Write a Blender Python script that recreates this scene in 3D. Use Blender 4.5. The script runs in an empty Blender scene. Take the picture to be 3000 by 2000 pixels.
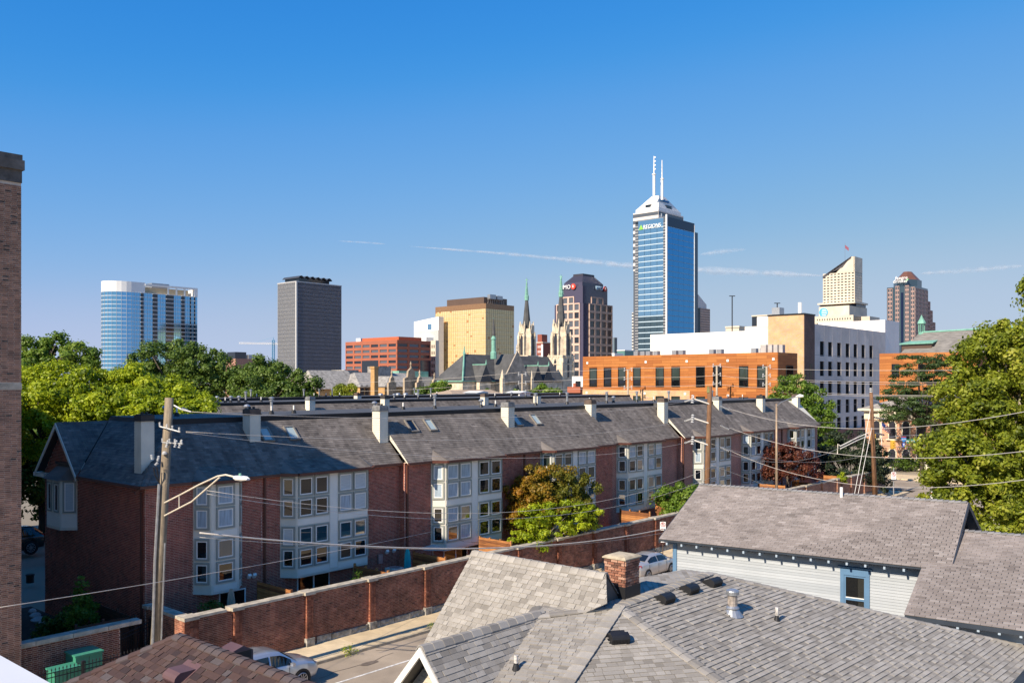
import bpy, math, random
import numpy as np
from mathutils import Vector
R = math.radians
random.seed(7); rng = np.random.default_rng(11)
SC = bpy.context.scene
COL = SC.collection
# ---------------------------------------------------------------- camera, sky, sun, exposure
EYE = 12.0; F = 2600.0; CX = 1500.0; HY = 1117.0          # eye height, focal length / centre / horizon on a 3000 px wide frame
cam = bpy.data.cameras.new('camera'); cam.sensor_width = 36; cam.lens = F/3000*36; cam.shift_y = 0.039
cam.clip_start = 0.2; cam.clip_end = 200000
camo = bpy.data.objects.new('camera', cam); COL.objects.link(camo)
camo.location = (0, 0, EYE); camo.rotation_euler = (R(90), 0, 0); SC.camera = camo
GA = math.atan2(0.750, 0.661)                              # street grid: s runs along the terrace, t away from the street
UX, UY = math.cos(GA), math.sin(GA)
SUN_EL = R(36.0); e_ = R(1.2)
sunx = -UX*math.cos(e_) + UY*math.sin(e_); suny = -UY*math.cos(e_) - UX*math.sin(e_)
w = bpy.data.worlds.new('World'); SC.world = w; w.use_nodes = True
nt = w.node_tree; bg = nt.nodes['Background']
sky = nt.nodes.new('ShaderNodeTexSky'); sky.sky_type = 'NISHITA'; sky.sun_disc = False
sky.sun_elevation = SUN_EL; sky.sun_rotation = math.atan2(sunx, suny)
sky.air_density = 1.0; sky.dust_density = 0.0; sky.ozone_density = 6.0; sky.altitude = 0
sc1 = nt.nodes.new('ShaderNodeVectorMath'); sc1.operation = 'SCALE'; sc1.inputs['Scale'].default_value = 0.12
cv = nt.nodes.new('ShaderNodeRGBCurve'); sc2 = nt.nodes.new('ShaderNodeVectorMath'); sc2.operation = 'SCALE'; sc2.inputs['Scale'].default_value = 6.95
cv.mapping.extend = 'EXTRAPOLATED'; cv.mapping.use_clip = False                            # tone response of the clear sky, the same all round
for ch, pts in ((0, [(0,0),(.122,.042),(.17,.115),(.30,.262),(.45,.40),(.68,.47),(1.1,.54),(3.0,2.2)]), (1, [(0,0),(.242,.272),(.333,.36),(.578,.488),(.75,.545),(.93,.575),(1.1,.60),(3.0,2.3)]), (2, [(0,0),(.35,.60),(.491,.735),(.70,.77),(.9,.735),(1.1,.73),(3.0,2.2)])):
    c_ = cv.mapping.curves[ch]
    c_.points[0].location = pts[0]; c_.points[1].location = pts[-1]
    for q_ in pts[1:-1]: c_.points.new(*q_)
cv.mapping.update()
nt.links.new(sky.outputs[0], sc1.inputs[0]); nt.links.new(sc1.outputs[0], cv.inputs['Color']); nt.links.new(cv.outputs[0], sc2.inputs[0])
nt.links.new(sc2.outputs[0], bg.inputs[0]); bg.inputs[1].default_value = 0.1
sl = bpy.data.lights.new('sun', 'SUN'); sl.energy = 4.9; sl.angle = R(0.53); sl.color = (1.0, 0.87, 0.70)
so = bpy.data.objects.new('sun', sl); COL.objects.link(so)
so.rotation_euler = Vector((-sunx*math.cos(SUN_EL), -suny*math.cos(SUN_EL), -math.sin(SUN_EL))).to_track_quat('-Z', 'Y').to_euler()
SC.view_settings.view_transform = 'Standard'; SC.view_settings.look = 'None'
SC.view_settings.exposure = 0.55; SC.view_settings.gamma = 1.0
try:
    SC.cycles.max_bounces = 6; SC.cycles.diffuse_bounces = 3; SC.cycles.transparent_max_bounces = 24
    SC.cycles.use_denoising = True
except Exception: pass

# ---------------------------------------------------------------- frames
class Frame:
    def __init__(s, ang=0.0, o=(0, 0, 0)): s.a = ang; s.o = o; s.c = math.cos(ang); s.n = math.sin(ang)
    def w(s, p): return (s.o[0]+p[0]*s.c-p[1]*s.n, s.o[1]+p[0]*s.n+p[1]*s.c, s.o[2]+p[2])
    def l(s, p):
        x, y = p[0]-s.o[0], p[1]-s.o[1]
        return (x*s.c+y*s.n, -x*s.n+y*s.c, p[2]-s.o[2])
GRID = Frame(GA); WORLD = Frame()
def at(x, y, Y): return ((x-CX)/F*Y, Y, EYE-(y-HY)/F*Y)
def st(x, y, Y): return GRID.l(at(x, y, Y))
def on_t(x, t):                                             # s of the image column x on the plane t
    r = (x-CX)/F; return t*(UY+UX*r)/(UX-UY*r)
def on_s(x, s):
    r = (x-CX)/F; return s*(UX-UY*r)/(UY+UX*r)
def depth(s, t): return s*UY+t*UX
def zat(y, s, t): return EYE-(y-HY)/F*depth(s, t)

# ---------------------------------------------------------------- mesh builder
class MB:
    def __init__(s): s.v = []; s.f = []; s.t = []; s.m = []
    def add(s, vs, fs, tint=0.5, mi=0):
        n = len(s.v); s.v.extend([tuple(p) for p in vs])
        for f in fs: s.f.append(tuple(i+n for i in f)); s.t.append(tint); s.m.append(mi)
        return s
    def box(s, lo, hi, tint=0.5, mi=0):
        x0, y0, z0 = lo; x1, y1, z1 = hi
        return s.add([(x0,y0,z0),(x1,y0,z0),(x1,y1,z0),(x0,y1,z0),(x0,y0,z1),(x1,y0,z1),(x1,y1,z1),(x0,y1,z1)],
              [(0,3,2,1),(4,5,6,7),(0,1,5,4),(1,2,6,5),(2,3,7,6),(3,0,4,7)], tint, mi)
    def obox(s, c, ax, ay, az, tint=0.5, mi=0):
        c = np.array(c, float); ax = np.array(ax, float); ay = np.array(ay, float); az = np.array(az, float)
        vs = [c+i*ax+j*ay+k*az for k in (-1, 1) for i, j in ((-1,-1),(1,-1),(1,1),(-1,1))]
        return s.add(vs, [(0,3,2,1),(4,5,6,7),(0,1,5,4),(1,2,6,5),(2,3,7,6),(3,0,4,7)], tint, mi)
    def poly(s, pts, tint=0.5, mi=0): return s.add(pts, [tuple(range(len(pts)))], tint, mi)
    def prism(s, pts, vec, tint=0.5, mi=0):
        n = len(pts); top = [tuple(a+b for a, b in zip(p, vec)) for p in pts]
        fs = [tuple(range(n))[::-1], tuple(range(n, 2*n))]+[(i, (i+1) % n, (i+1) % n+n, i+n) for i in range(n)]
        return s.add(list(pts)+top, fs, tint, mi)
    def loft(s, rings, caps=True, tint=0.5, mi=0):
        n = len(rings[0]); vs = [p for r in rings for p in r]; fs = []
        for k in range(len(rings)-1):
            for i in range(n): fs.append((k*n+i, k*n+(i+1) % n, (k+1)*n+(i+1) % n, (k+1)*n+i))
        if caps: fs.append(tuple(range(n))[::-1]); fs.append(tuple(range((len(rings)-1)*n, len(rings)*n)))
        return s.add(vs, fs, tint, mi)
    def cyl(s, p0, p1, r0, r1=None, n=10, tint=0.5, mi=0):
        return s.tube([p0, p1], [r0, r0 if r1 is None else r1], n, tint, mi)
    def tube(s, path, r, n=8, tint=0.5, mi=0):
        P = [Vector(p) for p in path]; rs = r if isinstance(r, (list, tuple)) else [r]*len(P); rings = []
        for i, p in enumerate(P):
            d = (P[min(i+1, len(P)-1)]-P[max(i-1, 0)]).normalized()
            a = d.cross(Vector((0, 0, 1)) if abs(d.z) < 0.95 else Vector((1, 0, 0))).normalized(); b = a.cross(d)
            rings.append([tuple(p+(a*math.cos(q)+b*math.sin(q))*rs[i]) for q in [2*math.pi*k/n for k in range(n)]])
        return s.loft(rings, True, tint, mi)
    def lathe(s, c, prof, n=16, tint=0.5, mi=0):
        return s.loft([[(c[0]+r*math.cos(2*math.pi*k/n), c[1]+r*math.sin(2*math.pi*k/n), c[2]+z) for k in range(n)] for r, z in prof], True, tint, mi)
def mesh(name, mb, mats, off=(0, 0, 0), smooth=False):
    me = bpy.data.meshes.new(name)
    v = [(a-off[0], b-off[1], c-off[2]) for a, b, c in mb.v] if off != (0, 0, 0) else mb.v
    me.from_pydata(v, [], mb.f)
    if not isinstance(mats, (list, tuple)): mats = [mats]
    for m in mats: me.materials.append(m)
    if len(mats) > 1: me.polygons.foreach_set('material_index', mb.m)
    a = me.attributes.new('tint', 'FLOAT', 'FACE'); a.data.foreach_set('value', np.array(mb.t, np.float32))
    if smooth: me.polygons.foreach_set('use_smooth', [True]*len(me.polygons))
    me.update(); return me
ORG = {}
def props(o, label=None, cat=None, group=None, kind=None):
    if label: o['label'] = label
    if cat: o['category'] = cat
    if group: o['group'] = group
    if kind: o['kind'] = kind
    return o
def thing(name, label, cat, org=(0, 0, 0), frame=GRID, group=None, kind=None):
    o = bpy.data.objects.new(name, None); COL.objects.link(o); o.empty_display_size = 0.3
    o.location = frame.w(org); o.rotation_euler = (0, 0, frame.a); ORG[o.name] = org
    return props(o, label, cat, group, kind)
def part(name, mb, mats, parent, kind=None, smooth=False, label=None, org=None):
    off = ORG[parent.name] if org is None else org
    o = bpy.data.objects.new(name, mesh(name, mb, mats, off, smooth)); COL.objects.link(o); o.parent = parent
    ORG[o.name] = off
    return props(o, label, None, None, kind)
def solo(name, mb, mats, label=None, cat=None, frame=GRID, org=(0, 0, 0), group=None, kind=None, smooth=False):
    o = bpy.data.objects.new(name, mesh(name, mb, mats, org, smooth)); COL.objects.link(o)
    o.location = frame.w(org); o.rotation_euler = (0, 0, frame.a); ORG[o.name] = org
    return props(o, label, cat, group, kind)
def put(name, me, parent, loc, rz=0.0, sc=None, rot=None):    # one more object that shares a mesh; loc in the parent's frame coordinates
    o = bpy.data.objects.new(name, me); COL.objects.link(o); o.parent = parent
    off = ORG[parent.name]; o.location = (loc[0]-off[0], loc[1]-off[1], loc[2]-off[2])
    o.rotation_euler = rot if rot is not None else (0, 0, rz)
    if sc: o.scale = sc
    ORG[o.name] = (0, 0, 0); return o
def copy_tree(o, parent=None):
    c = o.copy(); COL.objects.link(c); c.parent = parent
    for ch in o.children: copy_tree(ch, c)
    return c

# ---------------------------------------------------------------- materials
def node_mat(name):
    m = bpy.data.materials.new(name); m.use_nodes = True; t = m.node_tree
    return m, t, t.nodes['Principled BSDF'], t.nodes, t.links
def ramp(N, stops, interp='LINEAR'):
    r = N.new('ShaderNodeValToRGB'); r.color_ramp.interpolation = interp; e = r.color_ramp.elements
    while len(e) < len(stops): e.new(0.5)
    for k, (p, c) in enumerate(stops): e[k].position = p; e[k].color = (*c, 1)
    return r
def noise(N, L, co, scale, detail=3.0, rough=0.55):
    n = N.new('ShaderNodeTexNoise'); n.inputs['Scale'].default_value = scale; n.inputs['Detail'].default_value = detail
    n.inputs['Roughness'].default_value = rough; L.new(co, n.inputs['Vector']); return n
def M(name, col, rough=0.75, var=0.18, scale=1.2, tints=None, metal=0.0, bump=0.0, bscale=60.0, spec=0.4, stain=0.0, sscale=0.35, stretch=None, coat=0.0, fine=0.0):
    """a plain surface: base colour (or a row of colours picked by the faces' own tint), soft blotches, grain, relief"""
    m, t, P, N, L = node_mat(name)
    tc = N.new('ShaderNodeTexCoord'); co = tc.outputs['Object']
    if stretch:
        mp = N.new('ShaderNodeMapping'); mp.inputs['Scale'].default_value = stretch; L.new(co, mp.inputs[0]); co = mp.outputs[0]
    if tints:
        at_ = N.new('ShaderNodeAttribute'); at_.attribute_name = 'tint'
        rp = ramp(N, [(k/(len(tints)-1), c) for k, c in enumerate(tints)]); L.new(at_.outputs['Fac'], rp.inputs[0]); base = rp.outputs[0]
    else:
        rgb = N.new('ShaderNodeRGB'); rgb.outputs[0].default_value = (*col, 1); base = rgb.outputs[0]
    def mul(base, fac_socket, lo, hi):
        mr = N.new('ShaderNodeMapRange'); mr.inputs['From Min'].default_value = 0.3; mr.inputs['From Max'].default_value = 0.7
        mr.inputs['To Min'].default_value = lo; mr.inputs['To Max'].default_value = hi; L.new(fac_socket, mr.inputs['Value'])
        mx = N.new('ShaderNodeMix'); mx.data_type = 'RGBA'; mx.blend_type = 'MULTIPLY'; mx.inputs[0].default_value = 1.0
        L.new(base, mx.inputs[6]); L.new(mr.outputs[0], mx.inputs[7]); return mx.outputs[2]
    if var: base = mul(base, noise(N, L, co, scale, 4).outputs[0], 1-var, 1+var)
    if stain: base = mul(base, noise(N, L, tc.outputs['Object'], sscale, 5, 0.65).outputs[0], 1-stain, 1+stain*0.4)
    if fine: base = mul(base, noise(N, L, tc.outputs['Object'], 90.0, 2).outputs[0], 1-fine, 1+fine)
    L.new(base, P.inputs['Base Color']); P.inputs['Roughness'].default_value = rough; P.inputs['Metallic'].default_value = metal
    P.inputs['Specular IOR Level'].default_value = spec
    if coat: P.inputs['Coat Weight'].default_value = coat; P.inputs['Coat Roughness'].default_value = 0.05
    if bump:
        b = N.new('ShaderNodeBump'); b.inputs['Strength'].default_value = bump; b.inputs['Distance'].default_value = 0.02
        L.new(noise(N, L, tc.outputs['Object'], bscale, 3).outputs[0], b.inputs['Height']); L.new(b.outputs[0], P.inputs['Normal'])
    return m
def glass(name, col, rough=0.03, spec=0.9, wav=0.0, metal=0.0, tints=None, wscale=0.6):
    m, t, P, N, L = node_mat(name); P.inputs['Base Color'].default_value = (*col, 1)
    P.inputs['Roughness'].default_value = rough; P.inputs['Specular IOR Level'].default_value = spec; P.inputs['Metallic'].default_value = metal
    if tints:
        at_ = N.new('ShaderNodeAttribute'); at_.attribute_name = 'tint'
        rp = ramp(N, [(k/(len(tints)-1), c) for k, c in enumerate(tints)]); L.new(at_.outputs['Fac'], rp.inputs[0]); L.new(rp.outputs[0], P.inputs['Base Color'])
    if wav:
        tc = N.new('ShaderNodeTexCoord'); b = N.new('ShaderNodeBump'); b.inputs['Strength'].default_value = wav; b.inputs['Distance'].default_value = 0.05
        L.new(noise(N, L, tc.outputs['Object'], wscale, 1).outputs[0], b.inputs['Height']); L.new(b.outputs[0], P.inputs['Normal'])
    return m
def brick_tex(name, c1, c2, mortar, bw=0.22, bh=0.075, along='x', var=0.2):
    """courses too far off to be laid one by one"""
    m, t, P, N, L = node_mat(name); tc = N.new('ShaderNodeTexCoord'); sp = N.new('ShaderNodeSeparateXYZ'); L.new(tc.outputs['Object'], sp.inputs[0])
    cb = N.new('ShaderNodeCombineXYZ'); ad = N.new('ShaderNodeMath'); ad.operation = 'ADD'; L.new(sp.outputs['X'], ad.inputs[0]); L.new(sp.outputs['Y'], ad.inputs[1])
    L.new(ad.outputs[0], cb.inputs['X']); L.new(sp.outputs['Z'], cb.inputs['Y'])
    b = N.new('ShaderNodeTexBrick'); L.new(cb.outputs[0], b.inputs['Vector']); b.inputs['Scale'].default_value = 1.0
    b.inputs['Color1'].default_value = (*c1, 1); b.inputs['Color2'].default_value = (*c2, 1); b.inputs['Mortar'].default_value = (*mortar, 1)
    b.inputs['Brick Width'].default_value = bw; b.inputs['Row Height'].default_value = bh; b.inputs['Mortar Size'].default_value = bh*0.12
    n = noise(N, L, tc.outputs['Object'], 0.5, 5, 0.65); mr = N.new('ShaderNodeMapRange'); mr.inputs['From Min'].default_value = 0.3; mr.inputs['From Max'].default_value = 0.7
    mr.inputs['To Min'].default_value = 1-var; mr.inputs['To Max'].default_value = 1+var; L.new(n.outputs[0], mr.inputs['Value'])
    mx = N.new('ShaderNodeMix'); mx.data_type = 'RGBA'; mx.blend_type = 'MULTIPLY'; mx.inputs[0].default_value = 1
    L.new(b.outputs[0], mx.inputs[6]); L.new(mr.outputs[0], mx.inputs[7]); L.new(mx.outputs[2], P.inputs['Base Color']); P.inputs['Roughness'].default_value = 0.85
    return m
def leaf_mat(name, cols, trans=0.35):
    m, t, P, N, L = node_mat(name); at_ = N.new('ShaderNodeAttribute'); at_.attribute_name = 'tint'
    rp = ramp(N, [(k/(len(cols)-1), c) for k, c in enumerate(cols)]); L.new(at_.outputs['Fac'], rp.inputs[0])
    L.new(rp.outputs[0], P.inputs['Base Color']); P.inputs['Roughness'].default_value = 0.5; P.inputs['Specular IOR Level'].default_value = 0.35
    tr = N.new('ShaderNodeBsdfTranslucent'); mx = N.new('ShaderNodeMixShader'); mx.inputs[0].default_value = trans
    hs = N.new('ShaderNodeHueSaturation'); hs.inputs['Value'].default_value = 1.5; hs.inputs['Hue'].default_value = 0.485; L.new(rp.outputs[0], hs.inputs['Color'])
    L.new(hs.outputs[0], tr.inputs['Color']); L.new(P.outputs[0], mx.inputs[1]); L.new(tr.outputs[0], mx.inputs[2])
    L.new(mx.outputs[0], N['Material Output'].inputs['Surface']); return m
MORTAR = M('mortar', (0.68, 0.53, 0.42), 0.95, 0.15, 3)
BRICK_RED = M('red_brick', (0.13, 0.05, 0.04), 0.85, 0.25, 2.0, tints=[(0.21,0.060,0.042),(0.35,0.092,0.060),(0.41,0.115,0.075),(0.47,0.155,0.102)], stain=0.22)
BRICK_WALL = M('garden_wall_brick', (0.2, 0.08, 0.05), 0.88, 0.3, 2.0, tints=[(0.12,0.045,0.032),(0.25,0.088,0.055),(0.34,0.13,0.078),(0.42,0.20,0.13)], stain=0.5, sscale=0.7)
BRICK_BROWN = M('brown_brick', (0.16, 0.09, 0.07), 0.85, 0.25, 2.0, tints=[(0.08,0.052,0.044),(0.27,0.135,0.088),(0.37,0.19,0.125),(0.46,0.26,0.17)], stain=0.2)
BRICK_FAR = brick_tex('red_brick_courses', (0.25,0.068,0.046), (0.39,0.112,0.074), (0.62,0.47,0.37), 0.23, 0.078)
PAINT_GREY = M('window_trim_paint', (0.74, 0.69, 0.58), 0.6, 0.06, 1.5)
PAINT_PANEL = M('pale_panel_paint', (0.84, 0.79, 0.69), 0.6, 0.06, 1.0)
PAINT_DARK = M('casing_paint', (0.31, 0.325, 0.285), 0.55, 0.06, 1.5)
PAINT_WHITE = M('white_sash', (0.86, 0.83, 0.77), 0.45, 0.04, 2)
SIDING = M('cream_siding', (0.72, 0.68, 0.56), 0.6, 0.08, 1.2, stain=0.12)
BROWN_METAL = M('brown_gutter', (0.115, 0.042, 0.028), 0.45, 0.1, 2)
BLACK_METAL = M('black_metal', (0.016, 0.016, 0.018), 0.5, 0.2, 3)
GALV = M('galvanised_metal', (0.42, 0.43, 0.44), 0.42, 0.2, 6, metal=0.7)
RUSTY = M('weathered_flue', (0.42, 0.36, 0.31), 0.6, 0.5, 9, metal=0.3, stain=0.4, sscale=5)
MEMBRANE = M('roof_membrane', (0.085, 0.083, 0.082), 0.7, 0.12, 0.5, stain=0.25, sscale=0.3)
FASCIA = M('black_fascia', (0.014, 0.014, 0.016), 0.6, 0.2, 2)
SHING_TH = M('terrace_shingle', (0.09,0.083,0.08), 0.92, scale=0.8, tints=[(0.112,0.096,0.085),(0.160,0.138,0.121),(0.188,0.163,0.143),(0.235,0.205,0.180)], var=0.30, stain=0.25, sscale=0.5, stretch=(2.2,0.35,0.35))
CAP_DARK = M('chimney_cap', (0.05, 0.045, 0.042), 0.6, 0.3, 3, stain=0.3)
WOOD_FENCE = M('stained_cedar', (0.36, 0.15, 0.05), 0.75, 0.3, 2.5, tints=[(0.20,0.075,0.026),(0.34,0.135,0.042),(0.46,0.20,0.065)], stretch=(1,1,6))
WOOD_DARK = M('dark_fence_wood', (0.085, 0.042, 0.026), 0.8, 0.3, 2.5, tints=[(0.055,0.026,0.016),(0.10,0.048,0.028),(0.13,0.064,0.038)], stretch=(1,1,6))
STONE = M('coping_stone', (0.47, 0.42, 0.34), 0.9, 0.25, 3, stain=0.35, sscale=1.2, bump=0.4, bscale=20)
STONE_GREY = M('plinth_stone', (0.33, 0.31, 0.27), 0.9, 0.4, 4, stain=0.5, sscale=2, bump=1.0, bscale=9)
CONCRETE = M('pavement_concrete', (0.50, 0.43, 0.32), 0.9, 0.1, 2, tints=[(0.58,0.46,0.29),(0.65,0.52,0.335),(0.70,0.57,0.38)], stain=0.18, sscale=0.8, fine=0.08)
ASPHALT = M('worn_asphalt', (0.37, 0.30, 0.225), 0.92, 0.12, 0.5, stain=0.35, sscale=0.22, fine=0.14)
DRIVE = M('drive_concrete', (0.33, 0.31, 0.28), 0.9, 0.15, 0.8, stain=0.2)
POLE_WOOD = M('weathered_pole', (0.27, 0.215, 0.15), 0.9, 0.35, 3, stretch=(8,8,0.6), stain=0.3, sscale=1.5, bump=0.5, bscale=20)
POLE_BROWN = M('brown_pole', (0.20, 0.105, 0.055), 0.9, 0.35, 3, stretch=(8,8,0.6), stain=0.3, sscale=1.5)
WIRE = M('wire', (0.66, 0.60, 0.53), 0.5, 0.1, 3, metal=0.2)
CERAMIC = M('insulator', (0.46, 0.46, 0.45), 0.3, 0.1, 5)
# ---------------------------------------------------------------- bricks, shingles, boards
def proj(frame, p):
    q = frame.w(p)
    return (CX+q[0]/q[1]*F, HY+(EYE-q[2])/q[1]*F) if q[1] > 0.3 else (-9e9, 9e9)
def brick5(mb, c, hx, ex, hz, n, proud, tint):
    cx, cy, cz = c; ax, ay = ex[0]*hx, ex[1]*hx; nx, ny = n[0]*proud, n[1]*proud
    vs = [(cx-ax,cy-ay,cz-hz),(cx+ax,cy+ay,cz-hz),(cx+ax,cy+ay,cz+hz),(cx-ax,cy-ay,cz+hz)]
    vs += [(x+nx, y+ny, z) for x, y, z in vs]
    mb.add(vs, [(4,5,6,7),(0,1,5,4),(1,2,6,5),(2,3,7,6),(3,0,4,7)], tint)
def lay(mb, o, ex, n, W, H, holes=(), bl=0.215, bh=0.075, gap=0.015, proud=0.012, top=None, keep=None):
    """courses of bricks on an upright face: o = lower left corner, ex along, n outward; holes (a0,a1,z0,z1); top(a) = height of the wall there"""
    k = 0; z = 0.0
    while z+bh*0.6 <= H:
        zm = z+bh/2; free = [(0.0, W)]
        for a0, a1, z0, z1 in holes:
            if z0 <= zm <= z1:
                free = [q for f in free for q in ((f[0], min(f[1], a0)), (max(f[0], a1), f[1])) if q[1]-q[0] > 0.03]
        for f0, f1 in free:
            a = f0-((f0+(k % 2)*bl*0.5+0.04*math.sin(k*3.1)) % bl)
            while a < f1-0.02:
                b0, b1 = max(a, f0), min(a+bl, f1); a += bl
                if b1-b0 < 0.035: continue
                m = (b0+b1)/2
                if top and z+bh > top(m): continue
                p = (o[0]+ex[0]*m, o[1]+ex[1]*m, o[2]+zm)
                if keep and not keep(p): continue
                tn = random.random()*0.6+0.2
                if random.random() < 0.03: tn = 0.0
                brick5(mb, p, (b1-b0-gap)/2, ex, (bh-gap)/2, n, proud*(0.7+0.6*random.random()), tn)
        z += bh; k += 1
def clip(poly, P):                                               # Sutherland-Hodgman, convex P counter-clockwise, 2D
    out = poly
    for i in range(len(P)):
        a, b = P[i], P[(i+1) % len(P)]; src = out; out = []
        if not src: return []
        side = lambda p: (b[0]-a[0])*(p[1]-a[1])-(b[1]-a[1])*(p[0]-a[0])
        for j in range(len(src)):
            p, q = src[j], src[(j+1) % len(src)]; sp, sq = side(p), side(q)
            if sp >= -1e-9: out.append(p)
            if (sp > 1e-9 and sq < -1e-9) or (sp < -1e-9 and sq > 1e-9):
                t = sp/(sp-sq); out.append((p[0]+(q[0]-p[0])*t, p[1]+(q[1]-p[1])*t))
    return out
def shingle_plane(parent, poly, mat, frame, expo=0.143, wmin=0.3, wmax=0.3, thick=0.012, nind=0, tabs=False, name='shingle', sag=0.0, lift=0.006, patch=0.0):
    """covers one flat convex roof face with lapped shingles; the nind that show best in view are objects of their own"""
    P = [Vector(p) for p in poly]; n = Vector((0, 0, 0))
    for i in range(len(P)): n += (P[i]-P[0]).cross(P[(i+1) % len(P)]-P[0])
    n.normalize()
    if n.z < 0: n = -n; P = P[::-1]
    ex = Vector((0, 0, 1)).cross(n)
    ex = ex.normalized() if ex.length > 1e-4 else Vector((1, 0, 0)); eu = n.cross(ex)
    o = P[0]; Q = [((p-o).dot(ex), (p-o).dot(eu)) for p in P]
    x0, x1 = min(q[0] for q in Q), max(q[0] for q in Q); y0, y1 = min(q[1] for q in Q), max(q[1] for q in Q)
    mb = MB(); cand = []; r = 0; y = y0
    while y < y1:
        x = x0-random.random()*wmax if tabs else x0-(r % 2)*wmax*0.5-0.02*(r % 3)
        dark = 0
        while x < x1:
            wd = wmin+(wmax-wmin)*random.random(); g = 0.004
            thin = tabs and random.random() < 0.45
            tab = [(x+g, y-0.004), (x+wd-g, y-0.004), (x+wd-g, y+expo+0.01), (x+g, y+expo+0.01)]
            x += wd; c = clip(tab, Q)
            if len(c) < 3: continue
            tn = (random.random()*0.5+(0.45 if not thin else 0.0)) if tabs else min(1, max(0, random.gauss(0.5, 0.22)))
            th = thick*(0.45 if thin else 1.0)
            full = len(c) == 4 and abs((c[0][0]-c[1][0]))+abs(c[0][1]-c[1][1]) > 0 and all(abs(a[0]-b[0])+abs(a[1]-b[1]) < 1e-6 for a, b in zip(c, tab))
            if nind and full:
                ctr = o+ex*(tab[0][0]+wd/2-g)+eu*(y+expo/2); px = proj(frame, ctr)
                if 0 < px[0] < 3000 and 0 < px[1] < 2000:
                    cand.append((depth_w(frame, ctr), wd-2*g, th, tn, o+ex*tab[0][0]+eu*(y-0.004), c)); continue
            emit_shingle(mb, c, o, ex, eu, n, y, expo, th, tn, lift)
        y += expo; r += 1
    cand.sort(key=lambda k: k[0]); lib = {}
    mtx = np.array([ex, eu, n]).T
    from mathutils import Matrix
    eul = Matrix(mtx.tolist()).to_euler()
    for i, (d, wd, th, tn, p, c) in enumerate(cand):
        if i < nind:
            key = (round(wd/0.04), round(th*400), round(tn*4))
            if key not in lib:
                q = MB(); wq = key[0]*0.04
                emit_shingle(q, [(0,0),(wq,0),(wq,expo+0.014),(0,expo+0.014)], Vector((0,0,0)), Vector((1,0,0)), Vector((0,1,0)), Vector((0,0,1)), 0.004, expo, th, key[2]/4, lift)
                lib[key] = mesh(name, q, mat)
            ob = put(name, lib[key], parent, tuple(p), rot=eul)
        else:
            yy = c[0][1]+0.004; emit_shingle(mb, c, o, ex, eu, n, yy, expo, th, tn, lift)
    if mb.f: part('shingles', mb, mat, parent, kind='stuff')
def depth_w(frame, p): return frame.w(p)[1]
def emit_shingle(mb, c, o, ex, eu, n, y, expo, th, tn, lift):
    top = []; bot = []
    for a, b in c:
        f = (b-y)/expo; h = lift+th*(1.05-f)
        q = o+ex*a+eu*b; top.append(tuple(q+n*h)); bot.append(tuple(q))
    k = len(c); mb.add(top+bot, [tuple(range(k))]+[(i+k, (i+1) % k+k, (i+1) % k, i) for i in range(k)], tn)
def caps(parent, p0, p1, mat, size=0.3, half=0.15, pitch=0.4, name='ridge_cap', th=0.014):
    """folded shingles along a ridge or hip, from the low / far end up"""
    a, b = Vector(p0), Vector(p1); d = (b-a); Ln = d.length; d.normalize()
    sdir = d.cross(Vector((0, 0, 1))).normalized(); up = sdir.cross(d).normalized(); k = max(1, int(Ln/size))
    lib = []
    for tn in (0.15, 0.45, 0.7, 0.95):
        q = MB(); drop = half*pitch
        for i, (y0, y1, h0, h1) in enumerate(((0, Ln/k+0.02, th*1.6, th*0.5),)):
            v = []
            for yy, h in ((y0, h0), (y1, h1)):
                for xx, dz in ((-half, -drop), (-half*0.4, -drop*0.28), (half*0.4, -drop*0.28), (half, -drop)):
                    v.append((xx, yy, h+dz+0.012))
            v += [(x, y, z-0.03) for x, y, z in v]
            f = [(0,1,5,4),(1,2,6,5),(2,3,7,6)]+[(8,9,1,0),(9,10,2,1),(10,11,3,2)]+[(0,4,12,8),(3,11,15,7),(4,5,13,12),(5,6,14,13),(6,7,15,14)]
            q.add(v, f, tn)
        lib.append(mesh(name, q, mat))
    from mathutils import Matrix
    eul = Matrix(np.array([sdir, d, up]).T.tolist()).to_euler()
    for i in range(k):
        put(name, lib[random.randrange(4)], parent, tuple(a+d*(i*Ln/k)), rot=eul)
def lap(mb, p0, p1, n, z0, z1, h=0.12, th=0.02, tint=None):
    """lapped boards on an upright face from p0 to p1 (plan), outward n"""
    z = z0
    while z < z1-0.02:
        zz = min(z+h, z1); tn = random.random() if tint is None else tint
        a0 = (p0[0], p0[1]); a1 = (p1[0], p1[1]); o = th
        v = [(a0[0],a0[1],z),(a1[0],a1[1],z),(a1[0],a1[1],zz),(a0[0],a0[1],zz)]
        w_ = [(a0[0]+n[0]*o,a0[1]+n[1]*o,z),(a1[0]+n[0]*o,a1[1]+n[1]*o,z),(a1[0]+n[0]*0.004,a1[1]+n[1]*0.004,zz),(a0[0]+n[0]*0.004,a0[1]+n[1]*0.004,zz)]
        mb.add(v+w_, [(4,5,6,7),(0,1,5,4),(1,2,6,5),(3,0,4,7)], tn); z = zz
PANES = {}
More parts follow.
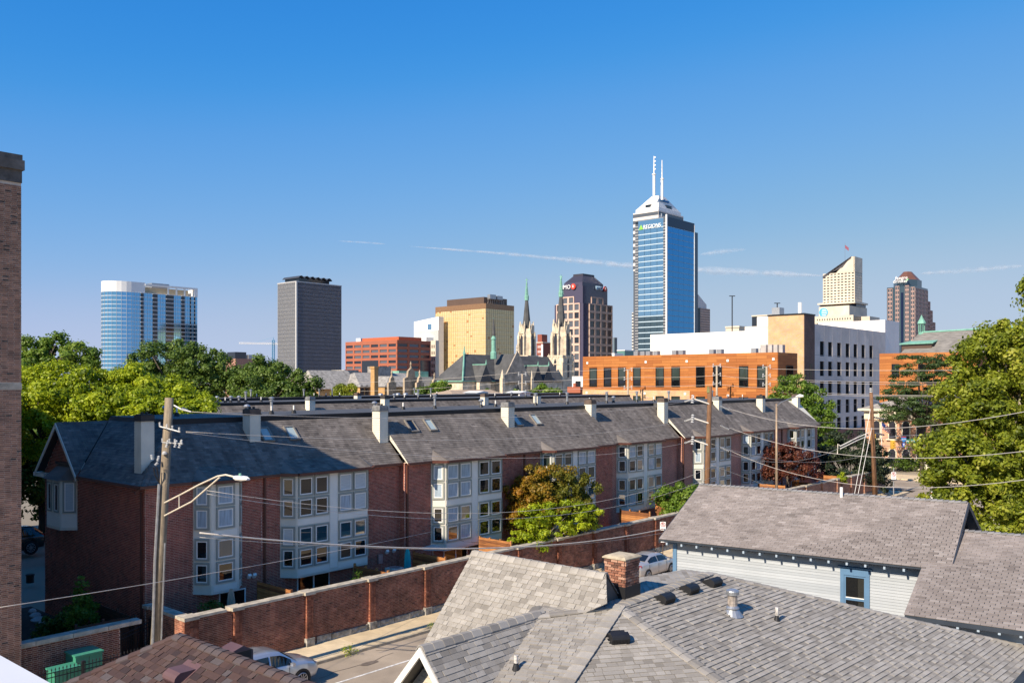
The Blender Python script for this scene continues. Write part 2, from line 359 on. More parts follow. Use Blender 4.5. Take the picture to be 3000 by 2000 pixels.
def pane_mat(kind):
    if kind in PANES: return PANES[kind]
    if kind == 'dark': m = glass('window_glass', (0.006, 0.007, 0.009), 0.02, 0.9, 0.12)
    elif kind == 'blind': m = M('lowered_blind', (0.48, 0.54, 0.56), 0.5, 0.12, 3, stretch=(1, 1, 14), coat=0.7)
    elif kind == 'curtain': m = M('pale_curtain', (0.34, 0.42, 0.48), 0.6, 0.3, 2, stretch=(10, 10, 0.7), coat=0.8)
    elif kind == 'brown': m = M('bamboo_blind', (0.10, 0.055, 0.03), 0.6, 0.4, 3, stretch=(1, 1, 20), coat=0.5)
    elif kind == 'mirror': m = glass('reflecting_glass', (0.30, 0.31, 0.32), 0.03, 0.9, 0.22, metal=1.0)
    elif kind == 'green': m = glass('dark_green_glass', (0.035, 0.05, 0.042), 0.08, 0.8)  # dark green tinted glass, one even colour
    PANES[kind] = m; return m
WLIB = {}
def ring(mb, w, h, b, y0, y1, tint=0.5):
    """rectangular ring of bars, width b, in the x-z plane between depths y0 and y1 (front is -y)"""
    mb.box((-w/2, y0, -h/2), (w/2, y1, -h/2+b), tint); mb.box((-w/2, y0, h/2-b), (w/2, y1, h/2), tint)
    mb.box((-w/2, y0, -h/2+b), (-w/2+b, y1, h/2-b), tint); mb.box((w/2-b, y0, -h/2+b), (w/2, y1, h/2-b), tint)
def window(parent, c, w, h, rz=0.0, kind='dark', trim=PAINT_DARK, sash=PAINT_WHITE, tb=0.09, sb=0.05, name='window', proud=0.05):
    key = (round(w, 3), round(h, 3), kind, trim.name, sash.name, tb, sb)
    if key not in WLIB:
        a = MB(); ring(a, w, h, tb, -proud, 0.0)
        b = MB(); ring(b, w-2*tb-0.004, h-2*tb-0.004, sb, -proud*0.75, 0.0)
        p = MB(); p.box((-w/2+tb+sb, -proud*0.35, -h/2+tb+sb), (w/2-tb-sb, 0.0, h/2-tb-sb))
        WLIB[key] = (mesh('window', a, trim), mesh('sash', b, sash), mesh('pane', p, pane_mat(kind)))
    A, B, C = WLIB[key]
    o = put(name, A, parent, c, rz); put('sash', B, o, (0, 0, 0)); put('pane', C, o, (0, 0, 0), rot=(random.uniform(-.012, .012), 0, random.uniform(-.012, .012)))
    return o
# ---------------------------------------------------------------- ground, streets, pavements
def sheet(name, pts, z, mat, frame=GRID, label=None):
    mb = MB(); mb.poly([(a, b, z) for a, b in pts]); return solo(name, mb, mat, label, None, frame, kind='structure')
GROUND = M('city_ground', (0.30, 0.26, 0.20), 0.95, 0.2, 0.02, stain=0.3, sscale=0.01)
sheet('ground', [(-4000,-4000),(4000,-4000),(4000,6000),(-4000,6000)], -0.30, GROUND, WORLD)
sheet('road', [(-60, 22.3), (103.2, 22.3), (103.2, 31.4), (-60, 31.4)], -0.13, ASPHALT)
sheet('cross_street', [(103.2, -120), (114.0, -120), (114.0, 260), (103.2, 260)], -0.126, ASPHALT)
MARK = M('road_paint', (0.72, 0.70, 0.66), 0.8, 0.25, 6, stain=0.3, sscale=3)
for a, b, nm in ((6, 29.2, 'lane_line'), (33.0, 60, 'lane_line'), (63, 96, 'lane_line')):
    sheet(nm, [(a, 28.85), (b, 28.85), (b, 28.97), (a, 28.97)], -0.122, MARK)
TAR = M('tar_patch', (0.12, 0.105, 0.09), 0.9, 0.2, 2)
sheet('road_patch', [(30.0, 27.0), (36.5, 26.9), (36.6, 30.6), (30.1, 30.8)], -0.1262, M('asphalt_patch', (0.37, 0.31, 0.245), 0.92, 0.12, 1.0, stain=0.3, sscale=0.4))
oil = MB()
for (s_, t_, r_) in ((24.6, 29.9, 0.42), (27.5, 28.3, 0.12), (26.9, 28.2, 0.08), (28.3, 30.2, 0.10), (29.8, 30.3, 0.09)):
    oil.poly([(s_+r_*1.3*math.cos(k*0.7)*(0.8+0.3*random.random()), t_+r_*0.55*math.sin(k*0.7)*(0.8+0.3*random.random()), -0.121) for k in range(9)])
solo('oil_stains', oil, M('oil_stain', (0.15, 0.12, 0.095), 0.8, 0.3, 4), kind='stuff', label='dark oil stains on the worn asphalt', cat='stain')
CRK = M('crack_sealant', (0.10, 0.085, 0.07), 0.7, 0.2, 2)
for k, (s_, t_, ds, dt) in enumerate(((26, 31.1, .6, -.9), (29.5, 30.9, 1.0, -1.1), (22, 29.9, 1.4, .12), (36, 28.4, 1.5, .05), (45, 30.6, 1.3, -.35), (52, 29.5, 1.4, .25))):
    q = MB(); pts = [(s_, t_)]
    for j in range(7): pts.append((pts[-1][0]+ds*random.uniform(.5, 1.1)*.6, pts[-1][1]+dt*.5+random.uniform(-.22, .22)))
    for a, b in zip(pts, pts[1:]):
        if b[1] > 31.3: break
        w_ = random.uniform(.015, .035); q.poly([(a[0]-.005, a[1]-w_, -.1225), (b[0]+.005, b[1]-w_, -.1225), (b[0]+.005, b[1]+w_, -.1225), (a[0]-.005, a[1]+w_, -.1225)])
    if q.f: solo('road_crack', q, CRK, kind='structure')
# pavement slabs along the garden wall, with a kerb
pv = props(bpy.data.objects.new('pavement', None), kind='structure'); COL.objects.link(pv); pv.rotation_euler = (0, 0, GA); ORG[pv.name] = (0, 0, 0)
slabs = []
for tn in (0.1, 0.45, 0.8):
    q = MB(); q.box((0, 0, -0.3), (1.79, 2.13, 0), tn); slabs.append(mesh('slab', q, CONCRETE))
s_ = -12.0; k = 0
while s_ < 100.5:
    put('slab', slabs[random.randrange(3)], pv, (s_, 31.52, random.uniform(-0.006, 0.004))); s_ += 1.8
q = MB(); q.box((0, 0, -0.3), (2.38, 0.125, 0.0)); KERB = mesh('kerb_stone', q, M('kerb_concrete', (0.50, 0.42, 0.30), 0.9, 0.2, 2, stain=0.35, sscale=1.5))
s_ = -12.0
while s_ < 100.5: put('kerb_stone', KERB, pv, (s_, 31.39, random.uniform(-0.012, 0.002))); s_ += 2.4
mb = MB(); mb.box((-60, 17.5, -0.3), (102, 22.3, 0.0)); solo('near_pavement', mb, CONCRETE, kind='structure')
mb = MB(); mb.box((114.0, -120, -0.3), (119.4, 260, 0.0)); solo('far_pavement', mb, CONCRETE, kind='structure')
mb = MB(); mb.box((33.0, 33.8, -0.3), (101, 37.4, 0.02)); solo('patio_ground', mb, M('patio_mulch', (0.10, 0.07, 0.05), 0.95, 0.3, 2), kind='structure')
mb = MB(); mb.box((17.0, 34.6, -0.3), (33.0, 37.4, 0.02)); solo('patio_paving', mb, M('patio_slabs', (0.22, 0.19, 0.16), 0.95, 0.3, 2), kind='structure')
mb = MB(); mb.box((-14, 50.6, -0.3), (18.3, 78, 0.0)); solo('driveway', mb, DRIVE, kind='structure')
mb = MB(); mb.box((-14, 35.6, -0.3), (17.6, 50.5, 0.03)); solo('lawn', mb, M('lawn_grass', (0.035, 0.055, 0.018), 0.95, 0.35, 1.2, fine=0.3), kind='structure')
mb = MB(); mb.box((15.4, 36.9, -0.2), (18.5, 50.4, 0.05)); solo('flower_bed', mb, M('mulch', (0.035, 0.026, 0.02), 0.95, 0.4, 4, bump=1, bscale=20), kind='structure')

# ---------------------------------------------------------------- garden wall
WT = 33.67
gw = thing('garden_wall', 'long red brick garden wall with stone coping and pilasters beside the pavement', 'wall', (60, WT, 0))
body = MB(); body.box((18.1, WT, -0.3), (100.1, WT+0.33, 2.33)); body.box((18.1, WT+0.33, -0.3), (18.45, 36.8, 2.33))
part('wall_core', body, [M('old_mortar', (0.50, 0.36, 0.26), 0.95, 0.25, 2)], gw)
bk = MB(); lay(bk, (18.1, WT, 0.0), (1, 0), (0, -1), 44, 2.33, bl=0.212, proud=0.010)
lay(bk, (18.1, 36.8, 0.0), (0, -1), (-1, 0), 3.13, 2.33, proud=0.010)
pil = [18.42]+[24.16+3.66*k for k in range(-1, 21)]; fb = MB()
for p in pil:
    bx = (p-0.32, WT-0.13) if p < 18.5 else (p-0.15, WT-0.13)
    w_ = 0.62 if p < 18.5 else 0.34
    tgt = bk if p < 62 else fb
    if p < 62:
        lay(bk, (bx[0], WT-0.155, 0.36), (1, 0), (0, -1), w_, 1.97, bl=0.17, proud=0.012)
        lay(bk, (bx[0], WT+0.02, 0.36), (0, -1), (-1, 0), 0.175, 1.97, bl=0.175, proud=0.010)
        lay(bk, (bx[0]+w_, WT-0.155, 0.36), (0, 1), (1, 0), 0.155, 1.97, bl=0.155, proud=0.010)
    else: fb.box((bx[0], WT-0.17, 0.36), (bx[0]+w_, WT, 2.33))
part('bricks', bk, BRICK_WALL, gw, kind='stuff')
fb.box((62.1, WT-0.011, 0.0), (100.1, WT, 2.33)); part('far_brickwork', fb, brick_tex('wall_brick_courses', (0.14,0.05,0.034), (0.30,0.11,0.066), (0.44,0.31,0.22), 0.22, 0.075, var=0.4), gw, kind='stuff')
for p in pil:
    q = MB(); q.box((p-0.27 if p > 18.5 else p-0.36, WT-0.21, 2.33), (p+0.3, WT+0.41, 2.47)); part('pilaster_cap', q, STONE, gw)
    q = MB(); q.box((p-0.2 if p > 18.5 else p-0.36, WT-0.21, -0.1), (p+0.24, WT-0.001, 0.36)); part('pilaster_base', q, STONE_GREY, gw)
cs = []
for ln in (1.10, 1.22, 1.31):
    q = MB(); q.prism([(0,-0.07,0),(ln-0.012,-0.07,0),(ln-0.012,0.40,0),(0,0.40,0)], (0,0,0.105), random.random()); cs.append((ln, mesh('coping_stone', q, STONE)))
for a, b in zip(pil, pil[1:]+[100.3]):
    x = a+0.302
    while x < b-0.3:
        ln, me = cs[random.randrange(3)]; ln2 = min(ln, b-0.272-x)
        if ln2 > 0.2: put('coping_stone', me, gw, (x, WT, 2.332+random.uniform(0, 0.006)), sc=(ln2/ln, 1, 1))
        x += ln2+0.004 if ln2 > 0.01 else 1
for y0 in (34.1, 35.3): put('coping_stone', cs[1][1], gw, (18.52, y0, 2.333), math.pi/2)
q = MB(); q.box((18.0, 36.5, 2.33), (18.55, 36.95, 2.47)); part('pilaster_cap', q, STONE, gw)
st_lib = []
for k in range(4):
    q = MB(); ln = 0.75; n_ = 5
    for i in range(n_):
        pass
    rr = [[(x, -0.06-0.05*random.random() if 0 < x < ln else -0.03, z) for z in (-0.12, 0.06, 0.2, 0.33)] for x in (0.012, 0.2, 0.4, 0.58, ln-0.012)]
    vs = [p for r_ in rr for p in r_]; fs = []
    for i in range(4):
        for j in range(3): fs.append((i*4+j, (i+1)*4+j, (i+1)*4+j+1, i*4+j+1))
    vs += [(0.012,0.03,0.33),(ln-0.012,0.03,0.33),(0.012,0.03,-0.12),(ln-0.012,0.03,-0.12)]
    fs += [(3,7,11,15,19,21,20),(0,1,2,3,20,22),(16,23,21,19,18,17)]
    q.add(vs, fs, random.random()); st_lib.append(mesh('plinth_stone', q, STONE_GREY))
x = 24.6
while x < 100:
    L_ = random.uniform(0.6, 1.25)
    put('plinth_stone', st_lib[random.randrange(4)], gw, (x, WT, random.uniform(-0.03, 0.03)), sc=(L_/0.75, random.uniform(0.7, 1.4), random.uniform(0.8, 1.05))); x += L_
# the lower wall beside the gate, with the lawn behind it
lw = thing('garden_wall', 'short red brick wall with grey stone coping in front of the shaded lawn', 'wall', (8, 35.1, 0))
q = MB(); q.box((-10, 35.1, -0.3), (16.2, 35.42, 2.2)); part('wall_core', q, MORTAR, lw)
bk = MB(); lay(bk, (9.0, 35.1, 0.6), (1, 0), (0, -1), 7.2, 1.6, proud=0.010); part('bricks', bk, BRICK_WALL, lw, kind='stuff')
x = 9.0
while x < 16.2: put('coping_stone', cs[1][1], lw, (x, 35.1, 2.21), sc=(1.1, 1, 1.5)); x += 1.345
# ---------------------------------------------------------------- iron gate between the walls
def iron_fence(name, label, p0, p1, h, z0=0.0, step=0.13, spear=False):
    a, b = Vector((*p0, z0)), Vector((*p1, z0)); d = b-a; L_ = d.length; d.normalize()
    g = thing(name, label, 'fence', (p0[0], p0[1], z0))
    for zz in (0.15, h-0.22, h-0.06):
        q = MB(); q.tube([tuple(a+Vector((0,0,zz))), tuple(b+Vector((0,0,zz)))], 0.018, 4); part('rail', q, BLACK_METAL, g)
    q = MB(); q.cyl((0,0,0), (0,0,h), 0.011, n=4)
    if spear: q.lathe((0,0,h), [(0.012,0),(0.026,0.03),(0.002,0.11)], 5)
    me = mesh('bar', q, BLACK_METAL); n = int(L_/step)
    for i in range(n+1): put('bar', me, g, tuple(a+d*(i*L_/n)))
    q = MB(); q.box((-.045,-.045,0), (.045,.045,h+0.08)); q.box((-.055,-.055,h+0.08), (.055,.055,h+0.11)); pm = mesh('post', q, BLACK_METAL)
    m_ = max(1, int(L_/2.2))
    for i in range(m_+1): put('post', pm, g, tuple(a+d*(i*L_/m_)))
    return g
iron_fence('iron_gate', 'black iron bar gate between the two brick garden walls', (16.25, 35.25), (18.05, 36.3), 1.9)
iron_fence('iron_fence', 'dark iron picket fence with spear tips around the green cabinets', (9.0, 33.0), (16.4, 33.2), 1.72, spear=True)
# ---------------------------------------------------------------- the terrace of townhouses
TB = 48.7; EAVE = 7.42; TOPZ = 9.97
def bay(h, b0, b1, tf, narrow, kinds):
    """three-sided bay from z 2.25 to the eave with paired windows"""
    tp = tf-0.70; c0 = b0+0.52; c1 = b1-0.56
    q = MB(); q.prism([(b0, tf+.05, 2.25), (c0, tp, 2.25), (c1, tp, 2.25), (b1, tf+.05, 2.25)], (0, 0, EAVE-2.25))
    bw = part('bay_window', q, PAINT_GREY, h)
    org = ORG[h.name]
    # flat panels between the storeys and below, with corner posts
    def panel(x0, x1, z0, z1, nm='panel', m=PAINT_PANEL, d=0.02):
        q = MB(); q.box((x0, tp-d, z0), (x1, tp, z1)); part(nm, q, m, bw)
    zr = [(6.27, 7.27), (5.21, 6.21), (3.80, 4.80), (2.72, 3.72)]
    if narrow: cols = [((c0+c1)/2, 0.95)]
    else:
        wd = (c1-c0-0.70)/4-0.03; cols = []
        for base in (c0+0.06, c1-0.06-2*wd-0.05): cols += [(base+wd/2, wd), (base+wd*1.5+0.05, wd)]
        s0, s1 = c0+0.06+2*wd+0.12, c1-0.06-2*wd-0.12
        sd = MB(); lap(sd, (s0, tp), (s1, tp), (0, -1), 2.45, EAVE-0.1, 0.125, 0.022); part('siding', sd, PAINT_PANEL, bw, kind='stuff')
        for x0, x1 in ((c0+0.05, s0-0.06), (s1+0.06, c1-0.05)):
            panel(x0, x1, 4.86, 5.15); panel(x0, x1, 2.36, 2.64); panel(x0, x1, 7.30, 7.40)
    if narrow: panel(c0+0.1, c1-0.1, 4.86, 5.15); panel(c0+0.1, c1-0.1, 2.36, 2.64)
    i = 0
    for z0, z1 in zr:
        for cx_, wd in cols:
            window(h, (cx_, tp-0.002, (z0+z1)/2), wd, z1-z0, 0.0, kinds[i % len(kinds)]); i += 1
    dl = Vector((c0-b0, -0.70)); ln = dl.length; ang = math.atan2(-0.70, c0-b0)
    for z0, z1 in zr:
        window(h, ((b0+c0)/2-0.002, tf-0.35-0.002, (z0+z1)/2), ln*0.80, z1-z0, ang, kinds[(i*3+1) % len(kinds)]); i += 1
    ang2 = math.atan2(0.70, b1-c1)
    for z0, z1 in zr: window(h, ((b1+c1)/2+0.002, tf-0.35-0.002, (z0+z1)/2), ln*0.8, z1-z0, ang2, 'dark')
    # skirt roof over the bay
    q = MB(); e0, e1 = b0-0.15, b1+0.15; tq = tp-0.22
    q.add([(e0, tf-.28, EAVE+.06), (c0-.05, tq, EAVE+.03), (c1+.05, tq, EAVE+.03), (e1, tf-.28, EAVE+.06), (e1-.55, tf+.38, EAVE+.62), (e0+.55, tf+.38, EAVE+.62)],
          [(0,1,5),(1,2,4,5),(2,3,4),(0,3,2,1)], 0.6); part('bay_roof', q, SHING_TH, h)
    shingle_plane(h, [(c0-.05, tq, EAVE+.035), (c1+.05, tq, EAVE+.035), (e1-.55, tf+.38, EAVE+.625), (e0+.55, tf+.38, EAVE+.625)], SHING_TH, GRID, 0.15, 0.3, 0.3, 0.012)
    g = MB()
    for a, b in (((e0, tf-.30), (c0-.06, tq)), ((c0-.06, tq), (c1+.06, tq)), ((c1+.06, tq), (e1, tf-.30))):
        a = Vector((*a, EAVE)); b = Vector((*b, EAVE)); d = (b-a).normalized(); nn = Vector((d.y, -d.x, 0))
        g.obox(tuple((a+b)/2+nn*0.05-Vector((0,0,0.03))), tuple((b-a)/2), tuple(nn*0.06), (0, 0, 0.065))
    part('gutter', g, BROWN_METAL, h)
def chimney(h, s, tfr, z0, z1=10.33, w=0.62, d=0.66, mat=None):
    q = MB(); q.box((s+.02, tfr+.02, z0-.5), (s+w-.02, tfr+d-.02, z1)); c = part('chimney', q, SIDING, h)
    sd = MB(); lap(sd, (s, tfr+.02), (s+w, tfr+.02), (0, -1), z0-.5, z1-.04, 0.13, 0.02); lap(sd, (s+.02, tfr+d), (s+.02, tfr), (-1, 0), z0-.5, z1-.04, 0.13, 0.02)
    lap(sd, (s+w-.02, tfr), (s+w-.02, tfr+d), (1, 0), z0-.5, z1-.04, 0.13, 0.02); part('siding', sd, SIDING, c, kind='stuff')
    q = MB(); q.box((s-.04, tfr-.04, z1), (s+w+.04, tfr+d+.04, z1+.05)); q.box((s-.005, tfr-.005, z1+.05), (s+w+.005, tfr+d+.005, z1+.27)); q.box((s+.05, tfr+.05, z1+.27), (s+w-.05, tfr+d-.05, z1+.31))
    part('chimney_cap', q, mat or random.choice([CAP_DARK, M('cap_grey', (0.2, 0.2, 0.2), 0.5, 0.4, 4), M('cap_brown', (0.12, 0.085, 0.065), 0.6, 0.3, 4)]), c)
    for a in (.2, .42):
        q = MB(); q.cyl((s+a, tfr+d/2, z1+.29), (s+a, tfr+d/2, z1+.40), 0.07, n=8); part('flue', q, CAP_DARK, c)
    return c
def skylight(h, s, t0, tf, w=0.62, L=0.95, kind='blind'):
    sl_ = (TOPZ-EAVE)/2.57; k = 1/math.sqrt(1+sl_*sl_); eu = Vector((0, k, k*sl_)); n = Vector((0, -k*sl_, k)); o = Vector((s, t0, EAVE+(t0-tf+.27)*sl_))
    q = MB()
    for a, b, hw, hl in ((w/2, .03, w/2, .04), (w/2, L-.03, w/2, .04)): q.obox(tuple(o+Vector((a,0,0))+eu*b+n*.05), (hw,0,0), tuple(eu*hl), tuple(n*.07))
    for a in (.03, w-.03): q.obox(tuple(o+Vector((a,0,0))+eu*(L/2)+n*.05), (.04,0,0), tuple(eu*(L/2-.06)), tuple(n*.066))
    f = part('skylight', q, M('skylight_frame', (0.22, 0.20, 0.17), 0.5, 0.1, 3), h)
    q = MB(); q.obox(tuple(o+Vector((w/2,0,0))+eu*(L/2)+n*.05), (w/2-.07,0,0), tuple(eu*(L/2-.07)), tuple(n*.025)); part('pane', q, SKYPANE if kind == 'blind' else pane_mat('dark'), f)
SKYPANE = glass('skylight_glass', (0.42, 0.50, 0.48), 0.06, 0.8)
def vent_pipe(h, s, t, z, kind=0):
    q = MB()
    if kind == 0: q.cyl((s,t,z), (s,t,z+.45), 0.045, n=8)
    elif kind == 1: q.cyl((s,t,z), (s,t,z+.38), 0.09, n=10); q.lathe((s,t,z+.38), [(.09,0),(.17,.02),(.19,.08),(.13,.16),(.02,.2)], 12)
    elif kind == 2: q.cyl((s,t,z), (s,t,z+.7), 0.08, n=10); q.lathe((s,t,z+.7), [(.08,0),(.14,.02),(.14,.07),(.09,.08),(.09,.14),(.16,.15),(.16,.21),(.02,.25)], 12)
    else: q.lathe((s,t,z), [(.28,0),(.28,.12),(.34,.14),(.30,.26),(.16,.34),(.02,.36)], 14)
    p = part('roof_vent', q, PAINT_WHITE if kind == 0 else GALV, h, smooth=False)
    if kind < 3:
        q = MB(); q.lathe((s,t,z), [(.16,0),(.1,.18),(.095,.2)], 10); part('vent_boot', q, BLACK_METAL, p)
BOUNDS = [18.56, 24.4, 33.3, 43.4, 53.5, 63.3, 73.0, 82.8, 91.7]
FRONT = [37.8, 37.8, 37.36, 37.36, 37.8, 37.36, 37.8, 37.8]
BAYS = [(20.81, 23.3), (25.45, 31.0), (35.3, 41.2), (45.2, 51.0), (54.6, 60.4), (65.0, 70.9), (74.4, 80.2), (84.2, 89.9)]
LABELS = ['end brick townhouse with gabled side wall and narrow bay, behind the wooden pole',
  'shaded brick townhouse with wide grey bay windows beside the narrow end bay', 'brick townhouse whose roof steps forward past the first cream strip, two open skylights',
  'brick townhouse behind the orange leaved maple, two skylights by its chimney', 'brick townhouse set back between two roof steps, small green tree in its patio',
  'brick townhouse just behind the second wooden utility pole', 'brick townhouse half hidden by the dark red maple', 'last brick townhouse at the far end of the terrace by the cross street']
K_ = [['curtain','curtain','mirror','dark'], ['dark','dark','blind','blind','dark','dark','curtain','blind','mirror','mirror','mirror','mirror','dark','dark','brown','dark'],
      ['curtain','curtain','dark','dark','curtain','curtain','dark','dark','curtain','mirror','dark','dark','mirror','curtain','dark','dark'], ['green','green','curtain','curtain','dark','mirror'],
      ['curtain','dark','mirror','blind','dark','mirror','curtain','dark','brown','brown','mirror','brown'], ['curtain','dark','mirror','dark'], ['dark','dark','green','dark','curtain'], ['dark','mirror','dark','curtain']]
HOUSES = []
for i in range(8):
    s0, s1, tf = BOUNDS[i], BOUNDS[i+1], FRONT[i]; b0, b1 = BAYS[i]
    h = thing('townhouse', LABELS[i], 'townhouse', ((s0+s1)/2, tf, 0), group='brick townhouses of the terrace'); HOUSES.append(h)
    near = i < 4
    q = MB(); q.box((s0, tf, -0.3), (s1, TB, EAVE)); part('wall', q, MORTAR if near else BRICK_FAR, h)
    dr = (b0+1.0, b0+3.0) if i else (b0+1.3, b0+2.7)
    if near:
        bk = MB(); lay(bk, (s0, tf, 0), (1, 0), (0, -1), s1-s0, EAVE, [(b0-s0, b1-s0, 2.25, EAVE), (dr[0]-s0, dr[1]-s0, 0, 2.12)])
        if tf < 37.5 and FRONT[i-1] > 37.5: lay(bk, (s0, 37.8, 0), (0, -1), (-1, 0), 0.44, EAVE)
        if i == 0: lay(bk, (s0, TB, 0), (0, -1), (-1, 0), TB-tf, TOPZ, top=lambda a: EAVE if a > TB-44.05 else EAVE+min(a, 4.65-a)*1.04)
        part('bricks', bk, BRICK_RED, h, kind='stuff')
    # patio door
    q = MB(); q.box((dr[0], tf-.04, 0.02), (dr[0]+.06, tf, 2.12)); q.box((dr[1]-.06, tf-.04, 0.02), (dr[1], tf, 2.12)); q.box((dr[0]+.06, tf-.04, 2.05), (dr[1]-.06, tf, 2.12)); q.box(((dr[0]+dr[1])/2-.04, tf-.045, .02), ((dr[0]+dr[1])/2+.04, tf, 2.05))
    d_ = part('patio_door', q, PAINT_WHITE, h)
    q = MB(); q.box((dr[0]+.06, tf-.02, .05), (dr[1]-.06, tf-.001, 2.05)); part('pane', q, pane_mat('dark'), d_)
    bay(h, b0, b1, tf, i == 0, K_[i])
    # roof: body, shingled slope, edge board, membrane
    te, tt = tf-0.27, tf+2.30; a0 = s0; prof = [(te, EAVE-.05), (tt, TOPZ-.42), (tt, TOPZ), (te, EAVE+.02)]
    if i == 0:
        q = MB(); A = [(18.3, te, EAVE), (20.86, tt, TOPZ), (20.86, 46.4, TOPZ), (18.3, 44.05, EAVE), (24.4, tt, TOPZ), (24.4, te, EAVE), (24.4, 46.4, TOPZ)]
        q.add(A, [(0,5,4,1), (0,1,2,3), (1,4,6,2)]); part('roof', q, M('dark_underlay', (0.05, 0.05, 0.05), 0.9), h)
        q = MB(); q.add([(18.2,44.02,EAVE-.02),(20.8,46.4,9.93),(18.2,46.4,9.93),(18.2,48.95,EAVE-.1),(20.8,48.95,EAVE-.1)], [(0,1,2),(2,1,4,3)]); part('gable_roof', q, M('dark_underlay_b', (0.05, 0.05, 0.05), 0.9), h)
        shingle_plane(h, [(18.3,te,EAVE+.01),(24.4,te,EAVE+.01),(24.4,tt,TOPZ),(20.86,tt,TOPZ)], SHING_TH, GRID, 0.15)
        shingle_plane(h, [(18.3,te,EAVE+.01),(20.86,tt,TOPZ),(20.86,46.4,TOPZ),(18.3,44.05,EAVE+.01)], SHING_TH, GRID, 0.15)
        shingle_plane(h, [(18.2,44.02,EAVE-.01),(20.8,46.4,9.95),(18.2,46.4,9.95)], SHING_TH, GRID, 0.15)
        caps(h, (18.3, te, EAVE+.03), (20.86, tt, TOPZ+.03), SHING_TH, 0.25, 0.14, 0.7)
        q = MB(); q.prism([(18.57, 44.05, EAVE), (18.57, 46.4, 9.78), (18.57, 48.72, EAVE)], (0.3, 0, 0)); part('gable_wall', q, MORTAR, h)
        for y0, y1 in ((44.0, 46.4), (48.95, 46.4)):
            q = MB(); q.prism([(18.14, y0, EAVE-.22), (18.14, y1, 9.70), (18.14, y1, 9.93), (18.14, y0, EAVE-.02)], (0.05, 0, 0)); part('rake_board', q, PAINT_GREY, h)
        q = MB(); q.box((18.2, 47.9, EAVE-.32), (18.56, 49.3, EAVE-.12)); part('eave_return', q, PAINT_GREY, h)
        g = MB(); g.box((18.16, te-.08, EAVE-.09), (18.30, 44.0, EAVE+.03)); g.box((18.16, te-.10, EAVE-.09), (b0-.16, te+.04, EAVE+.03)); g.box((b1+.16, te-.10, EAVE-.09), (s1, te+.04, EAVE+.03)); part('gutter', g, BROWN_METAL, h)
        q = MB(); q.box((18.47, 38.0, 0), (18.56, 38.1, EAVE-.3)); q.obox((18.36,38.05,EAVE-.2), (.14,0,.12), (0,.05,0), (.03,0,-.04)); part('downspout', q, BROWN_METAL, h)
        chimney(h, 18.74, 38.55, 8.0, 10.22, mat=CAP_DARK)
        # side bay
        q = MB(); q.prism([(18.6, 44.7, 4.72), (17.95, 45.25, 4.72), (17.95, 46.9, 4.72), (18.6, 47.5, 4.72)], (0, 0, 2.45)); sb = part('side_bay', q, PAINT_GREY, h)
        for z0, z1 in ((4.86, 5.52), ):
            sd = MB(); lap(sd, (17.95, 46.85), (17.95, 45.3), (-1, 0), z0, z1, .12, .02)
            nn = Vector((-.646, -.763)); lap(sd, (17.99, 45.22), (18.52, 44.76), tuple(nn), z0, z1, .12, .02); part('siding', sd, PAINT_PANEL, sb, kind='stuff')
        for tt_ in (45.68, 46.5): window(h, (17.948, tt_, 6.3), 0.52, 1.45, -math.pi/2, 'dark', tb=.06)
        window(h, (18.27, 44.97, 6.35), 0.62, 1.55, -math.atan2(.55, .65), 'blind', tb=.08)
        q = MB(); q.add([(18.57,44.5,7.17),(17.78,45.15,7.17),(17.78,47.0,7.17),(18.57,47.7,7.17),(18.57,45.4,7.85),(18.57,46.9,7.85)], [(0,1,4),(1,2,5,4),(2,3,5),(0,3,2,1)]); part('bay_roof', q, SHING_TH, sb)
        q = MB(); q.box((18.40, 45.3, 7.84), (18.57, 47.0, 7.98)); part('flashing', q, BLACK_METAL, sb)
    else:
        q = MB(); q.prism([(s0, a, z) for a, z in prof], (s1-s0-.002, 0, 0)); part('roof', q, SIDING, h)
        if i < 6: shingle_plane(h, [(s0, te, EAVE+.025), (s1, te, EAVE+.025), (s1, tt, TOPZ+.005), (s0, tt, TOPZ+.005)], SHING_TH, GRID, 0.15)
        else: shingle_plane(h, [(s0, te, EAVE+.025), (s1 if i < 7 else s1+.3, te, EAVE+.025), (s1 if i < 7 else s1-2.3, tt, TOPZ+.005), (s0, tt, TOPZ+.005)], SHING_TH, GRID, 0.2, .4, .4)
        g = MB(); g.box((s0, te-.10, EAVE-.09), (b0-.16, te+.02, EAVE+.02)); g.box((b1+.16, te-.10, EAVE-.09), (s1-.002, te+.02, EAVE+.02)); part('gutter', g, BROWN_METAL, h)
        q = MB(); q.box((s0+.1, tf-.11, 0.1), (s0+.2, tf-.02, EAVE-.1)); part('downspout', q, BROWN_METAL, h)
    fs0 = 20.86 if i == 0 else s0
    fs1 = s1 if i < 7 else s1-2.3
    q = MB(); q.box((fs0, tt-.04, TOPZ-.03), (fs1-.002, tt+.10, TOPZ+.24)); part('fascia', q, FASCIA, h)
    q = MB(); q.box((fs0, tt+.10, TOPZ-.2), (fs1-.002, 46.3, TOPZ+.225)); part('flat_roof', q, MEMBRANE, h)
    q = MB(); q.prism([(fs0, 46.3, TOPZ+.2), (fs0, 49.0, EAVE), (fs0, 46.3, EAVE)], (fs1-fs0-.002, 0, 0)); part('rear_roof', q, SHING_TH, h)
    zr_ = TOPZ+.225
